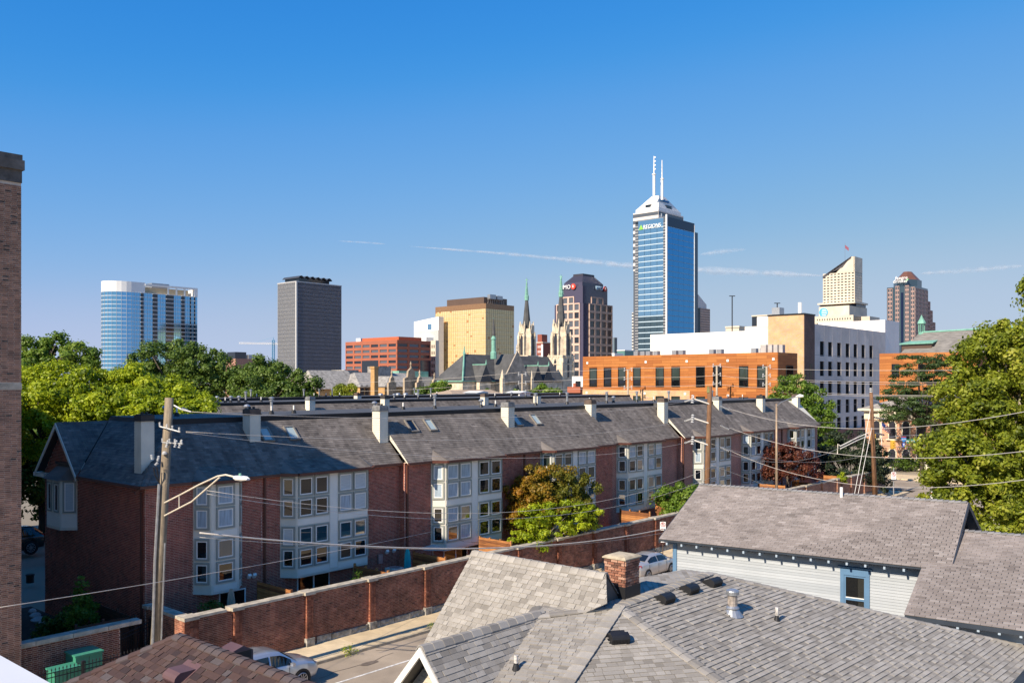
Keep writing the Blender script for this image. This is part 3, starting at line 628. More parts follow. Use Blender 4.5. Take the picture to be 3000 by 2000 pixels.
    for ss, t_, k in [[(22.6, 43.8, 1), (23.1, 43.6, 0)], [(26.6, 42.6, 1), (28.4, 43.0, 2), (28.0, 42.4, 0), (29.6, 42.6, 0)], [(36, 43.2, 1), (38.2, 43, 0), (41, 43, 2)],
                      [(45.5, 43, 1), (47, 43, 0), (51.5, 43, 2)], [(56, 43.5, 2), (59, 43.5, 0), (61, 43.2, 2), (62, 43.2, 1)], [(66, 43.5, 2), (68, 43, 0), (71, 43.3, 2)], [(75, 43, 0), (78, 43, 2), (78.6, 43, 2)], [(85, 43, 0)]][i]:
        vent_pipe(h, ss, t_, zr_, k)
    if i: chimney(h, [0, 26.3-2.55, 32.55, 43.45, 53.2, 62.6, 72.6, 81.4][i] if i != 1 else 24.55, tf+1.25, 8.6)
chimney(HOUSES[7], 90.2, 39.3, 8.9)
for ss, k in ((25.35, 'dark'), (26.9, 'blind')): skylight(HOUSES[1], ss, 39.05, 37.8, kind='blind')
skylight(HOUSES[2], 35.0, 38.7, 37.36, kind='dark'); skylight(HOUSES[2], 36.5, 38.7, 37.36)
skylight(HOUSES[3], 44.4, 38.7, 37.36); skylight(HOUSES[3], 46.4, 38.7, 37.36)
# ---------------------------------------------------------------- rows behind
def back_row(s0, s1, tf, label, chim, vents, z=TOPZ, near=True):
    h = thing('terrace_row', label, 'terrace', ((s0+s1)/2, tf, 0), group='further terrace rows')
    q = MB(); q.box((s0, tf, -0.3), (s1, tf+11, EAVE)); part('wall', q, BRICK_FAR, h)
    q = MB(); q.prism([(s0, tf-.27, EAVE), (s0, tf+2.3, z), (s0, tf+2.3, EAVE)], (s1-s0, 0, 0)); part('roof', q, SHING_TH, h)
    if near: shingle_plane(h, [(s0, tf-.27, EAVE+.01), (s1, tf-.27, EAVE+.01), (s1, tf+2.3, z+.01), (s0, tf+2.3, z+.01)], SHING_TH, GRID, 0.2, .4, .4)
    q = MB(); q.box((s0, tf+2.26, z-.05), (s1, tf+2.4, z+.24)); part('fascia', q, FASCIA, h)
    q = MB(); q.box((s0, tf+2.4, z-.2), (s1, tf+9, z+.22)); part('flat_roof', q, MEMBRANE, h)
    for c in chim: chimney(h, c, tf+1.2, 8.6)
    for s_, dt, k in vents: vent_pipe(h, s_, tf+dt, z+.22, k)
    return h
back_row(30, 66, 64.7, 'second terrace row with dark flat roof behind the near terrace', [on_t(905, 66), on_t(1125, 66), on_t(1418, 66)],
         [(on_t(x, 69), 4.3, k) for x, k in ((636, 1), (660, 0), (676, 1), (700, 1), (720, 2), (765, 0), (1155, 1), (1185, 0), (1225, 2), (1262, 0), (1450, 0))])
back_row(66, 100, 64.7, 'far half of the second terrace row, under the cathedral', [on_t(1573, 66)], [(on_t(x, 69), 4.3, k) for x, k in ((1498, 1), (1540, 1), (1640, 0))])
back_row(48, 112, 82.0, 'third terrace row, only its dark flat roof showing', [on_t(1050, 83)], [(on_t(x, 86), 4.0, k) for x, k in ((735, 2), (752, 0), (890, 2), (920, 0), (935, 2), (955, 0), (973, 2), (995, 0), (1115, 3), (1166, 3), (1188, 3), (1214, 2), (1220, 3), (1262, 2), (1280, 0))], near=False)
# ---------------------------------------------------------------- patio fences
PL = {}
def patio_fence(s, t0, t1, z, label, mat=WOOD_FENCE):
    h = thing('wooden_fence', label, 'fence', (s, t0, 0), group='wooden fences between the patios')
    n = 3; L_ = t1-t0
    q = MB(); q.box((-.05, -.05, 0), (.05, .05, z+.03), random.random()); pm = mesh('post', q, mat)
    for i in range(n+1): put('post', pm, h, (s, t0+L_*i/n, 0))
    if L_ not in PL:
        PL[L_] = []
        for k in range(4): q = MB(); q.box((-.028, 0, 0), (-.052, L_, .132), k/3); PL[L_].append(mesh('plank', q, mat))
    zz = 0.05
    while zz < z-.1: put('plank', PL[L_][random.randrange(4)], h, (s, t0, zz)); zz += .14
FL = ['dark wooden patio fence nearest the beige folded parasol', 'wooden patio fence under the wide grey bay', 'wooden patio fence beside the turquoise folded parasol', 'sunlit wooden patio fence left of the lime green dogwood',
      'wooden patio fence behind the dogwood trunk', 'orange wooden patio fence right of the orange maple', 'orange wooden patio fence behind the small green tree', 'wooden patio fence behind the second utility pole',
      'orange wooden patio fence left of the steel lamp post', 'orange wooden patio fence under the dark red maple', 'orange wooden patio fence right of the dark red maple', 'last wooden patio fence before the dark green tree']
for (s_, z), lb in zip(((23.55, 2.55), (29.3, 2.5), (33.3, 2.6), (38.6, 2.72), (44.6, 2.4), (53.4, 2.8), (58.2, 3.1), (63.3, 2.5), (68.6, 2.6), (75.5, 2.7), (82.8, 2.3), (90.5, 2.3)), FL):
    patio_fence(s_, 34.1, 36.75 if s_ < 33 else 36.6, z, lb)
# side fence by the flower bed
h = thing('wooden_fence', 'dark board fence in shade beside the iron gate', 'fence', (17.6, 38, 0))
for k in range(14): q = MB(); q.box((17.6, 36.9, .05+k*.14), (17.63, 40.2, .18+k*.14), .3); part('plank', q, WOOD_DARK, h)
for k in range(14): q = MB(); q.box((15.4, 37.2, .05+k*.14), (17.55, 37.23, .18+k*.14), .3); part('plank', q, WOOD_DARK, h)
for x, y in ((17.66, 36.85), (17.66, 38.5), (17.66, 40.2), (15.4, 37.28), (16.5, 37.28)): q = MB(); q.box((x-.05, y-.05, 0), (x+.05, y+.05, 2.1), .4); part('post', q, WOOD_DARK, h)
# ---------------------------------------------------------------- foreground houses
def ray_plane(px, py, A, B, C):
    A, B, C = Vector(A), Vector(B), Vector(C); n = (B-A).cross(C-A); d = Vector(((px-CX)/F, 1.0, -(py-HY)/F)); o = Vector((0, 0, EYE))
    return o+d*((A-o).dot(n)/d.dot(n))
# left brick block, its street face along the grid
c0 = st(62, 455, 31.8); LH = c0[2]
lb = thing('brick_building', 'tall brown brick building with stone cornice cut off by the frame edge', 'building', (c0[0]-4, c0[1], 0))
q = MB(); q.box((c0[0]-14, c0[1], -.3), (c0[0], c0[1]+15, LH-1.0)); part('wall', q, M('pale_mortar', (0.62, 0.50, 0.39), 0.95, 0.2, 2), lb)
bk = MB(); lay(bk, (c0[0]-2.6, c0[1], 0.9), (1, 0), (0, -1), 2.6, LH-2.0, bl=0.21, bh=0.0675, holes=[(0, 3, zat(1140, c0[0], c0[1])-.9, zat(1122, c0[0], c0[1])-.9)], proud=0.012)
lay(bk, (c0[0], c0[1], 0.9), (0, 1), (1, 0), 3.0, LH-2.0, bl=0.21, bh=0.0675, proud=0.008)
part('bricks', bk, BRICK_BROWN, lb, kind='stuff')
q = MB(); q.box((c0[0]-14, c0[1]-.02, zat(1140, c0[0], c0[1])), (c0[0]+.02, c0[1]+.3, zat(1122, c0[0], c0[1]))); part('string_course', q, STONE, lb)
q = MB(); q.box((c0[0]-14, c0[1]+15.01, -.3), (c0[0]-.5, c0[1]+46, LH-2.2)); part('rear_wing', q, brick_tex('rear_wing_brick', (.20,.10,.07), (.30,.16,.11), (.45,.36,.28), .21, .0675), lb)  # unseen wing, height chosen so its shadow covers the drive and lower trees
SOOT = M('sooty_stone', (0.13, 0.12, 0.11), 0.9, 0.4, 1.5, stain=0.6, sscale=1.2)
q = MB(); q.box((c0[0]-14, c0[1]-.03, LH-1.0), (c0[0]+.02, c0[1]+15, LH-.55)); q.box((c0[0]-14, c0[1]-.12, LH-.55), (c0[0]+.08, c0[1]+15, LH-.2)); q.box((c0[0]-14, c0[1]-.05, LH-.2), (c0[0]+.03, c0[1]+15, LH)); part('cornice', q, SOOT, lb)

# --- blue clapboard house
BA = math.atan2(-0.562, 0.827); E_ = at(1935, 1575, 35.4); BF = Frame(BA, (E_[0], E_[1], 0))
def bx_at(px, y):                                           # local x on the house plane y for an image column
    r = (px-CX)/F; lo, hi = -5.0, 30.0
    for _ in range(50):
        m_ = (lo+hi)/2; q_ = BF.w((m_, y, 0)); lo, hi = (m_, hi) if q_[0]/q_[1] < r else (lo, m_)
    return lo
BLUE = M('pale_blue_clapboard', (0.50, 0.53, 0.53), 0.6, 0.05, 0.8, tints=[(0.345,0.375,0.405),(0.38,0.41,0.44),(0.405,0.435,0.465)], stain=0.07)
NAVY = M('navy_trim', (0.032, 0.042, 0.058), 0.5, 0.15, 2); STEEL = M('slate_blue_trim', (0.105, 0.205, 0.335), 0.5, 0.08, 2)
RAFT = M('rafter_paint', (0.34, 0.41, 0.48), 0.55, 0.08, 3)
SHING_BL = M('taupe_shingle', (0.2,0.17,0.165), 0.92, 0.14, 1.5, tints=[(0.205,0.174,0.156),(0.268,0.230,0.207),(0.300,0.260,0.236),(0.358,0.316,0.289)], stain=0.2, sscale=0.5, fine=0.12)
bh = thing('clapboard_house', 'pale blue clapboard house with taupe shingle roof and slate blue window', 'house', (5, 4, 0), BF)
ZE, ZR, YR, XL = 5.75, 7.5, 4.18, 10.45; yw = 0.45; pit = (ZR-ZE)/YR
q = MB(); q.box((.38, yw+.10, -.3), (XL-.4, 2*YR-.45, ZE+.12)); part('wall', q, BLUE, bh)
q = MB(); q.prism([(0,0,ZE),(0,YR,ZR),(0,2*YR,ZE),(0,2*YR,ZE-.12),(0,YR,ZR-.13),(0,0,ZE-.12)], (XL,0,0)); part('roof', q, NAVY, bh)
roofm = [o for o in bh.children if o.name.startswith('roof')][0]
shingle_plane(bh, [(-.04,-.06,ZE-.02),(XL+.04,-.06,ZE-.02),(XL+.04,YR,ZR+.006),(-.04,YR,ZR+.006)], SHING_BL, BF, 0.125, 0.30, 0.30, 0.012, nind=300)
shingle_plane(bh, [(-.04,2*YR+.06,ZE-.02),(XL+.04,2*YR+.06,ZE-.02),(XL+.04,YR,ZR+.006),(-.04,YR,ZR+.006)], SHING_BL, BF, 0.25, 0.6, 0.6)
CAPM = M('ridge_shingle', (0.2, 0.2, 0.2), 0.9, 0.12, 3, tints=[(0.17,0.165,0.165),(0.22,0.215,0.215),(0.27,0.26,0.26)], fine=0.12)
caps(bh, (XL, YR, ZR+.02), (-.04, YR, ZR+.02), CAPM, 0.2, 0.13, 0.42, th=0.03)
q = MB(); q.box((-.02,-.045,ZE-.10), (XL+.02,-.0,ZE-.035)); part('fascia', q, NAVY, bh)
rt = MB(); rt.box((-.035,-.035,-.05), (.035,yw+.02,.04)); rm = mesh('rafter_tail', rt, RAFT)
for k in range(17): put('rafter_tail', rm, bh, (.28+k*.625, 0.0, ZE-.18))
q = MB(); q.box((.34, yw-.03, -.2), (.50, yw+.06, ZE+.1)); part('corner_board', q, STEEL, bh)
# clapboards, cut round the window
wx0, wx1, wz0, wz1 = bx_at(2462, yw), bx_at(2548, yw), 3.25, 5.36
bl = {}
def clap(parent, x0, x1, z, y, hgt=0.105):
    key = (round(x1-x0, 3), random.randrange(3))
    if key not in bl:
        q = MB(); w_ = x1-x0; q.add([(0,0,0),(w_,0,0),(w_,0,hgt),(0,0,hgt),(0,-.022,0),(w_,-.022,0),(w_,-.004,hgt),(0,-.004,hgt)], [(4,5,6,7),(0,1,5,4),(1,2,6,5),(3,0,4,7)], key[1]/2); bl[key] = mesh('clapboard', q, BLUE)
    put('clapboard', bl[key], parent, (x0, y, z))
z = 2.0
while z < ZE-.1:
    if wz0-.05 < z+.06 < wz1: clap(bh, .5, wx0, z, yw+.03); clap(bh, wx1, XL-.4, z, yw+.03)
    else: clap(bh, .5, XL-.4, z, yw+.03)
    z += .105
cxw = (wx0+wx1)/2; ww = wx1-wx0
q = MB(); q.box((wx0,yw-.03,wz0), (wx0+.13,yw+.06,wz1-.28)); q.box((wx1-.13,yw-.03,wz0), (wx1,yw+.06,wz1-.28)); q.box((wx0,yw-.035,wz1-.28), (wx1,yw+.06,wz1-.07))
q.prism([(wx0-.08,yw+.05,wz1-.07),(wx0-.08,yw-.07,wz1-.02),(wx0-.08,yw-.12,wz1+.02),(wx0-.08,yw+.05,wz1+.05)], (ww+.16,0,0)); wn = part('window', q, STEEL, bh)
q = MB(); x0, x1 = wx0+.13, wx1-.13
for a, b, c, d, yo in ((x0, x0+.06, wz0, wz1-.28, 0), (x1-.06, x1, wz0, wz1-.28, 0), (x0+.06, x1-.06, wz1-.35, wz1-.28, 0), (x0+.06, x1-.06, wz1-1.17, wz1-1.09, -.005), (x0+.06, x1-.06, wz0, wz0+.07, 0)): q.box((a, yw-.005+yo, c), (b, yw+.055, d))
part('sash', q, STEEL, wn)
q = MB(); q.box((x0+.06, yw-.01, wz1-1.092), (x1-.06, yw+.01, wz1-1.06)); part('meeting_rail', q, PAINT_WHITE, wn)
q = MB(); q.box((x0+.06, yw+.035, wz0+.07), (x1-.06, yw+.05, wz1-.35)); part('pane', q, glass('house_glass', (0.03, 0.03, 0.026), 0.05, 0.7), wn)
q = MB(); q.box((x0+.06, yw+.015, wz0+.07), (x0+.46, yw+.034, wz1-.35)); part('curtain', q, glass('dim_curtain', (0.012, 0.012, 0.012), 0.1, 0.6), wn)
# right gable with navy trim
q = MB(); q.prism([(XL-.42, .7, ZE), (XL-.42, YR, ZR-.25), (XL-.42, 2*YR-.7, ZE)], (.05,0,0)); part('gable_wall', q, NAVY, bh)
for sgn in (0, 1):
    yy = 0 if sgn == 0 else 2*YR
    q = MB(); q.prism([(XL+.03, yy, ZE-.2), (XL+.03, YR, ZR-.2), (XL+.03, YR, ZR+.0), (XL+.03, yy, ZE+.0)], (.05,0,0)); part('rake_board', q, NAVY, bh)
for yy in (0, 2*YR):
    q = MB(); q.prism([(-.08, yy, ZE-.2), (-.08, YR, ZR-.2), (-.08, YR, ZR+.0), (-.08, yy, ZE+.0)], (.04,0,0)); part('rake_board', q, NAVY, bh)
# low wing in front on the right
wg = thing('house_wing', 'lower taupe roofed wing of the blue house running out of the frame', 'house', (13, 0, 0), BF)
WE, WRZ, W0, WR, WX0, WX1 = 4.83, 6.64, -3.12, 2.88, 9.65, 21.0
q = MB(); q.box((WX0+.4, W0+.45, -.3), (WX1-.4, 2*WR-W0-.4, WE+.1)); part('wall', q, BLUE, wg)
q = MB(); q.prism([(WX0,W0,WE),(WX0,WR,WRZ),(WX0,2*WR-W0,WE),(WX0,2*WR-W0,WE-.12),(WX0,WR,WRZ-.13),(WX0,W0,WE-.12)], (WX1-WX0,0,0)); part('roof', q, NAVY, wg)
for sgn, nn in ((1, 300), (-1, 0)):
    yy = W0-.06 if sgn == 1 else 2*WR-W0+.06
    shingle_plane(wg, [(WX0-.04,yy,WE-.012),(WX1,yy,WE-.012),(WX1,WR,WRZ+.006),(WX0-.04,WR,WRZ+.006)], SHING_BL, BF, 0.125 if nn else .3, 0.30 if nn else .6, 0.30 if nn else .6, 0.012, nind=nn)
caps(wg, (WX1, WR, WRZ+.02), (WX0, WR, WRZ+.02), CAPM, 0.2, 0.13, 0.3, th=0.03)
q = MB(); q.box((WX0-.02, W0-.05, WE-.16), (WX1, W0, WE-.02)); part('fascia', q, NAVY, wg)
rm2 = mesh('rafter_tail', rt, RAFT)
for k in range(17): put('rafter_tail', rm2, wg, (WX0+.35+k*.55, W0, WE-.18))
z = 2.0
while z < WE-.05: clap(wg, WX0+.42, WX1-.5, z, W0+.45); z += .105
q = MB(); q.box((WX0+.36, W0+.42, -.2), (WX0+.52, W0+.5, WE)); part('corner_board', q, NAVY, wg)

# --- grey shingled house with hips and gables
SHING_GR = M('grey_shingle', (0.26,0.24,0.22), 0.93, 0.12, 3, tints=[(0.222,0.202,0.176),(0.292,0.268,0.236),(0.330,0.305,0.270),(0.382,0.355,0.316)], fine=0.16, stain=0.1, sscale=0.6)
CREAM = M('cream_boards', (0.68, 0.62, 0.50), 0.6, 0.08, 2, stain=0.1)
gh = thing('shingled_house', 'grey shingled house with many hips, box vents and brick chimney in front', 'house', (18, 12, 0))
P_ = at(1813, 1774, 22.0); Q_ = at(2077, 1677, 25.4); K_p = at(1568, 1806, 21.9)
def ext(a, b, k): return tuple(a[i]+(b[i]-a[i])*k for i in range(3))
H1 = ext(P_, at(2160, 2030, 19.4), 1.7); H2 = ext(P_, at(1640, 2030, 18.9), 1.7)
R_ = ray_plane(3000, 1892, P_, Q_, H1); R2 = ext(Q_, R_, 1.15)
Ee = ray_plane(2985, 1978, P_, Q_, H1)
uu = Vector((UX, UY, 0)); E2 = Vector(Ee)-uu*14; E3 = Vector(Ee)+uu*3
# clip the hip ends to the eave height
B_ = ray_plane(1345, 2040, P_, H2, K_p)
Lc = lambda p: GRID.l(tuple(p))
def meet(a, b, c, d):                                       # where line a-b crosses line c-d in plan; the point on a-b
    x1, y1, x2, y2 = a[0], a[1], b[0]-a[0], b[1]-a[1]; x3, y3, x4, y4 = c[0], c[1], d[0]-c[0], d[1]-c[1]
    k = ((x3-x1)*y4-(y3-y1)*x4)/(x2*y4-y2*x4); return ext(a, b, k)
R2 = meet(Q_, R_, Ee, E2); H1 = meet(P_, H1, Ee, E2); H2 = ext(P_, H2, (P_[2]-H1[2])/(P_[2]-H2[2]))
print('ROOF', P_, Q_, R2, H1, H2, Ee)
F_poly = [Lc(P_), Lc(Q_), Lc(R2), Lc(H1)]
v_ = Vector((-UY, UX, 0))
Qb = tuple(Vector(Q_)+v_*.8-Vector((0,0,.03))); Pb = tuple(Vector(P_)+v_*2.4-Vector((0,0,.06)))
UND = M('roof_underlay', (0.16, 0.15, 0.14), 0.95, 0.1, 2)
rb = MB(); rb.poly(F_poly); rb.poly([Lc(P_), Lc(H1), Lc(H2)]); rb.poly([Lc(P_), Lc(H2), Lc(B_), Lc(K_p)]); rb.poly([Lc(P_), Lc(K_p), Lc(tuple(Vector(K_p)+v_*.4-Vector((0,0,.1)))), Lc(Pb), Lc(Qb), Lc(Q_)])
for pl, nn in ((F_poly, 170), ([Lc(P_), Lc(H1), Lc(H2)], 70), ([Lc(P_), Lc(H2), Lc(B_), Lc(K_p)], 40)):
    # drop concave leftovers: faces are convex enough for clipping
    shingle_plane(gh, pl, SHING_GR, GRID, 0.135, 0.13, 0.30, 0.030 if nn == 170 else 0.018, nind=nn, tabs=True)
shingle_plane(gh, [Lc(P_), Lc(K_p), Lc(tuple(Vector(P_)+v_*2.1-Vector((0,0,.05))))], SHING_GR, GRID, 0.143, 0.2, 0.34, 0.012, tabs=True)
shingle_plane(gh, [Lc(P_), Lc(tuple(Vector(P_)+v_*2.1-Vector((0,0,.05)))), Lc(tuple(Vector(Q_)+v_*.8-Vector((0,0,.02)))), Lc(Q_)], SHING_GR, GRID, 0.143, 0.2, 0.34, 0.012, tabs=True)
part('roof', rb, UND, gh)
up_ = lambda p, d=.02: tuple(a+b for a, b in zip(Lc(p), (0, 0, d)))
caps(gh, up_(P_), up_(Q_), SHING_GR, 0.26, 0.17, 0.3); caps(gh, up_(H1), up_(P_), SHING_GR, 0.26, 0.19, 0.22); caps(gh, up_(H2), up_(P_), SHING_GR, 0.26, 0.17, 0.12); caps(gh, up_(R2), up_(Q_), SHING_GR, 0.26, 0.14, 0.35)
caps(gh, up_(K_p), up_(P_), SHING_GR, 0.3, 0.16, 0.2)
# steep street gable
LS, LZ, LP_, T0, T1 = 18.3, 7.18, 1.145, 12.97, 17.55
fl = 15.35; zf = LZ-(LS-fl)*LP_
D1 = Vector(Lc(ray_plane(1779, 1767, GRID.w((LS,T0,LZ)), GRID.w((LS,T1,LZ)), GRID.w((fl,T0,zf)))))
D2 = D1
q = MB(); q.add([(LS,T0,LZ),(LS,T1,LZ),(fl,T1,zf),tuple(D2),(2*LS-fl,T0,zf),(2*LS-fl,T1,zf)], [(0,1,2,3),(0,4,5,1)]); part('street_gable', q, UND, gh)
shingle_plane(gh, [tuple(D2+Vector((0,0,.004))),(LS,T0,LZ+.004),(LS,T1+.03,LZ+.004),(fl,T1+.03,zf+.004)], SHING_GR, GRID, 0.135, 0.13, 0.30, 0.016, nind=20, tabs=True)
shingle_plane(gh, [(2*LS-fl,T0,zf+.004),(LS,T0,LZ+.004),(LS,T1+.03,LZ+.004),(2*LS-fl,T1+.03,zf+.004)], SHING_GR, GRID, 0.2, 0.3, 0.3, 0.016)
caps(gh, (LS,T0,LZ+.03), (LS,T1+.03,LZ+.03), SHING_GR, 0.27, 0.15, 1.1)
q = MB(); q.prism([(LS,T0+.02,3.5),(LS,T0+.02,LZ-.05),(LS+2.6,T0+.02,LZ-2.6*LP_-.1),(LS+2.6,T0+.02,3.5)], (0,.2,0)); part('gable_wall', q, M('dark_flashing', (0.09,0.085,0.08), 0.6, 0.2, 3), gh)
q = MB(); q.prism([(LS-2.6,T1-.5,0),(LS-2.6,T1-.5,LZ-2.6*LP_-.2),(LS,T1-.5,LZ-.25),(LS+2.6,T1-.5,LZ-2.6*LP_-.2),(LS+2.6,T1-.5,0)], (0,.2,0)); part('gable_wall', q, CREAM, gh)
q = MB(); q.box((fl+.45,T0,0), (fl+.6,T1-.4,zf+.2)); part('wall', q, CREAM, gh)
q = MB(); q.box((fl-.1,T0+.4,zf-.17), (fl+.01,T1+.05,zf-.03)); part('gutter', q, PAINT_WHITE, gh)
# small side gable
GZ, GT, GS0, GS1, GP = 6.33, 14.05, 13.0, 17.1, 1.15; gd = 1.75
q = MB(); q.prism([(GS0,GT-gd,GZ-gd*GP),(GS0,GT,GZ),(GS0,GT+gd,GZ-gd*GP),(GS0,GT+gd,GZ-gd*GP-.15),(GS0,GT,GZ-.18),(GS0,GT-gd,GZ-gd*GP-.15)], (GS1-GS0,0,0)); part('side_gable', q, UND, gh)
shingle_plane(gh, [(GS0-.03,GT-gd,GZ-gd*GP+.004),(GS1,GT-gd,GZ-gd*GP+.004),(GS1,GT,GZ+.004),(GS0-.03,GT,GZ+.004)], SHING_GR, GRID, 0.135, 0.13, 0.30, 0.016, nind=30, tabs=True)
shingle_plane(gh, [(GS0-.03,GT+gd,GZ-gd*GP+.004),(GS1,GT+gd,GZ-gd*GP+.004),(GS1,GT,GZ+.004),(GS0-.03,GT,GZ+.004)], SHING_GR, GRID, 0.143, 0.2, 0.34, 0.016, tabs=True)
caps(gh, (GS0-.03,GT,GZ+.03), (GS1-.2,GT,GZ+.03), SHING_GR, 0.3, 0.15, 1.1)
for sg in (-1, 1):
    q = MB(); q.prism([(GS0-.06,GT+sg*gd,GZ-gd*GP-.2),(GS0-.06,GT,GZ-.22),(GS0-.06,GT,GZ-.02),(GS0-.06,GT+sg*gd,GZ-gd*GP)], (.06,0,0)); part('rake_board', q, PAINT_WHITE, gh)
q = MB(); q.prism([(GS0+.42,GT-1.5,2),(GS0+.42,GT-1.5,GZ-1.5*GP-.2),(GS0+.42,GT,GZ-.22),(GS0+.42,GT+1.5,GZ-1.5*GP-.2),(GS0+.42,GT+1.5,2)], (.2,0,0)); part('gable_wall', q, CREAM, gh)
sd = MB(); z = 2.4
while z < GZ-.4:
    hw = min(1.45, (GZ-.3-z-.11)/GP)
    if hw > .08: sd.box((GS0+.395,GT-hw,z), (GS0+.42,GT+hw,z+.105))
    z += .115
part('siding', sd, CREAM, gh, kind='stuff')
q = MB(); q.box((13.6, 9.5, -.3), (22, 12.6, 4.3)); q.box((15.9, 12.6, -.3), (20.7, 17.0, 3.6)); part('wall_block', q, CREAM, gh)
# brick chimney, brick by brick
cc = st(1831, 1637, 22.6); CW, CD, CZ0, CZ1 = 0.66, 0.63, 6.66, cc[2]-.04
q = MB(); q.box((cc[0]+.03, cc[1]+.03, CZ0-.5), (cc[0]+CW-.03, cc[1]+CD-.03, CZ1-.01)); ch_ = part('chimney', q, M('chimney_mortar', (0.66, 0.57, 0.46), 0.95, 0.2, 8), gh)
CBR = M('chimney_brick', (0.3, 0.13, 0.08), 0.88, 0.3, 12, tints=[(0.16,0.075,0.05),(0.30,0.125,0.078),(0.42,0.19,0.115),(0.50,0.29,0.20)], stain=0.3, sscale=6)
bm_ = []
for tn in range(6):
    q = MB(); q.box((-.5,-.5,-.5), (.5,.5,.5), tn/5); bm_.append(mesh('brick', q, CBR))
z = CZ0; k = 0
while z < CZ1-.02:
    g = .02 if z > CZ1-.16 else 0.0
    for ax, (a0, a1, b) in (('s', (cc[0], cc[0]+CW, cc[1]-g+.03)), ('s', (cc[0], cc[0]+CW, cc[1]+CD+g-.03)), ('t', (cc[1], cc[1]+CD, cc[0]-g+.03)), ('t', (cc[1], cc[1]+CD, cc[0]+CW+g-.03))):
        a = a0-(0.105 if k % 2 else 0.0)
        while a < a1-.02:
            b0, b1 = max(a, a0), min(a+.21, a1); a += .21
            if b1-b0 < .04: continue
            m_ = (b0+b1)/2; L_ = b1-b0-.016; o_ = random.uniform(-.003, .003)
            put('brick', bm_[random.randrange(6)], ch_, (m_, b+o_, z+.031) if ax == 's' else (b+o_, m_, z+.031), sc=(L_, .075, .054) if ax == 's' else (.075, L_, .054))
    z += .0705; k += 1
q = MB(); q.loft([[(cc[0]-.05+d, cc[1]-.05+d, CZ1+h_), (cc[0]+CW+.05-d, cc[1]-.05+d, CZ1+h_), (cc[0]+CW+.05-d, cc[1]+CD+.05-d, CZ1+h_), (cc[0]-.05+d, cc[1]+CD+.05-d, CZ1+h_)] for d, h_ in ((0, .0), (0, .03), (.06, .07), (.2, .10))]); part('chimney_crown', q, M('crown_mortar', (0.44, 0.37, 0.26), 0.95, 0.25, 6), ch_)
q = MB(); q.box((cc[0]-.02, cc[1]-.02, CZ0-.8), (cc[0]+CW+.02, cc[1]+CD+.02, CZ0+.10)); part('flashing', q, BLACK_METAL, ch_)
# vents on the roof planes
def basis(A, B, C):
    A, B, C = Vector(A), Vector(B), Vector(C); n = (B-A).cross(C-A).normalized(); n = n if n.z > 0 else -n
    ex = Vector((0,0,1)).cross(n).normalized(); return ex, n.cross(ex), n
def box_vent(parent, px, py, pl, w=.44, d=.40, h=.21, mat=BLACK_METAL):
    o = ray_plane(px, py, *pl); ex, eu, n = basis(*pl); f = parent_frame(parent)
    g = lambda a, b, c: f.l(tuple(o+ex*a+eu*b+n*c))
    q = MB(); q.obox(g(0, .08, .012), tuple(Vector(g(w*.58,.08,.012))-Vector(g(0,.08,.012))), tuple(Vector(g(0,.08+d*.58,.012))-Vector(g(0,.08,.012))), tuple(Vector(g(0,.08,.02))-Vector(g(0,.08,.012)))); 
    pv_ = part('box_vent', q, mat, parent)
    prof = [(-d/2,.015),(-d/2,h*.70),(-d/2+.03,h*.90),(-d/2+.08,h),(d/2-.20,h),(d/2,.03)]
    q = MB(); q.loft([[g(s_*w/2, b, c) for b, c in prof] for s_ in (-1, 1)]); part('hood', q, mat, pv_)
    for k in range(11): q = MB(); a = -w/2+.04+k*(w-.08)/10; q.obox(g(a,-d/2-.004,h*.35), tuple(Vector(g(a+.008,-d/2-.004,h*.35))-Vector(g(a,-d/2-.004,h*.35))), tuple(Vector(g(a,-d/2-.012,h*.35))-Vector(g(a,-d/2-.004,h*.35))), tuple(Vector(g(a,-d/2-.004,h*.6))-Vector(g(a,-d/2-.004,h*.35)))); part('louvre', q, mat, pv_)
PF = {}
def parent_frame(o): return PF.get(o.name, GRID)
PLF = (P_, Q_, H1); PLW = (P_, H1, H2); PLV = (P_, H2, K_p)
q = MB(); q.cyl((6.0, YR-.25, ZR-.15), (6.0, YR-.25, ZR+.30), .06, n=10); part('vent_pipe', q, PAINT_WHITE, bh)
for px, py in ((1944, 1757), (2016, 1730), (2084, 1710)): box_vent(gh, px, py, PLF, mat=BLACK_METAL)
box_vent(gh, 1810, 1872, PLW)
def flue(px, py, pl, h, r, mat, boot=BLACK_METAL, cap=False):
    o = Vector(Lc(ray_plane(px, py, *pl))); q = MB(); q.cyl(tuple(o-Vector((0,0,.1))), tuple(o+Vector((0,0,h))), r, n=12)
    if not cap: q.cyl(tuple(o+Vector((0,0,h-.004))), tuple(o+Vector((0,0,h+.002))), r*.7, n=12)
    f = part('flue_pipe', q, mat, gh)
    q = MB(); q.lathe(tuple(o-Vector((0,0,.06))), [(r*2.3,0),(r*1.7,.10),(r*1.12,.19),(r*1.1,.21)], 14); part('flue_boot', q, boot, f)
    if cap:
        q = MB(); q.lathe(tuple(o+Vector((0,0,h))), [(r*1.0,-.02),(r*1.35,0),(r*1.35,.03),(r*1.25,.035),(r*1.35,.04),(r*1.35,.07),(r*1.25,.075),(r*1.38,.08),(r*1.3,.11),(r*.7,.14),(.01,.15)], 18); part('flue_cap', q, GALV, f, smooth=False)
        q = MB(); q.lathe(tuple(o+Vector((0,0,.16))), [(r*1.0,0),(r*1.4,-.02),(r*1.4,.0),(r*1.0,.05)], 16); part('storm_collar', q, GALV, f)
FLK = M('flaking_white_pipe', (0.6, 0.56, 0.52), 0.7, 0.5, 14, stain=0.4, sscale=9)
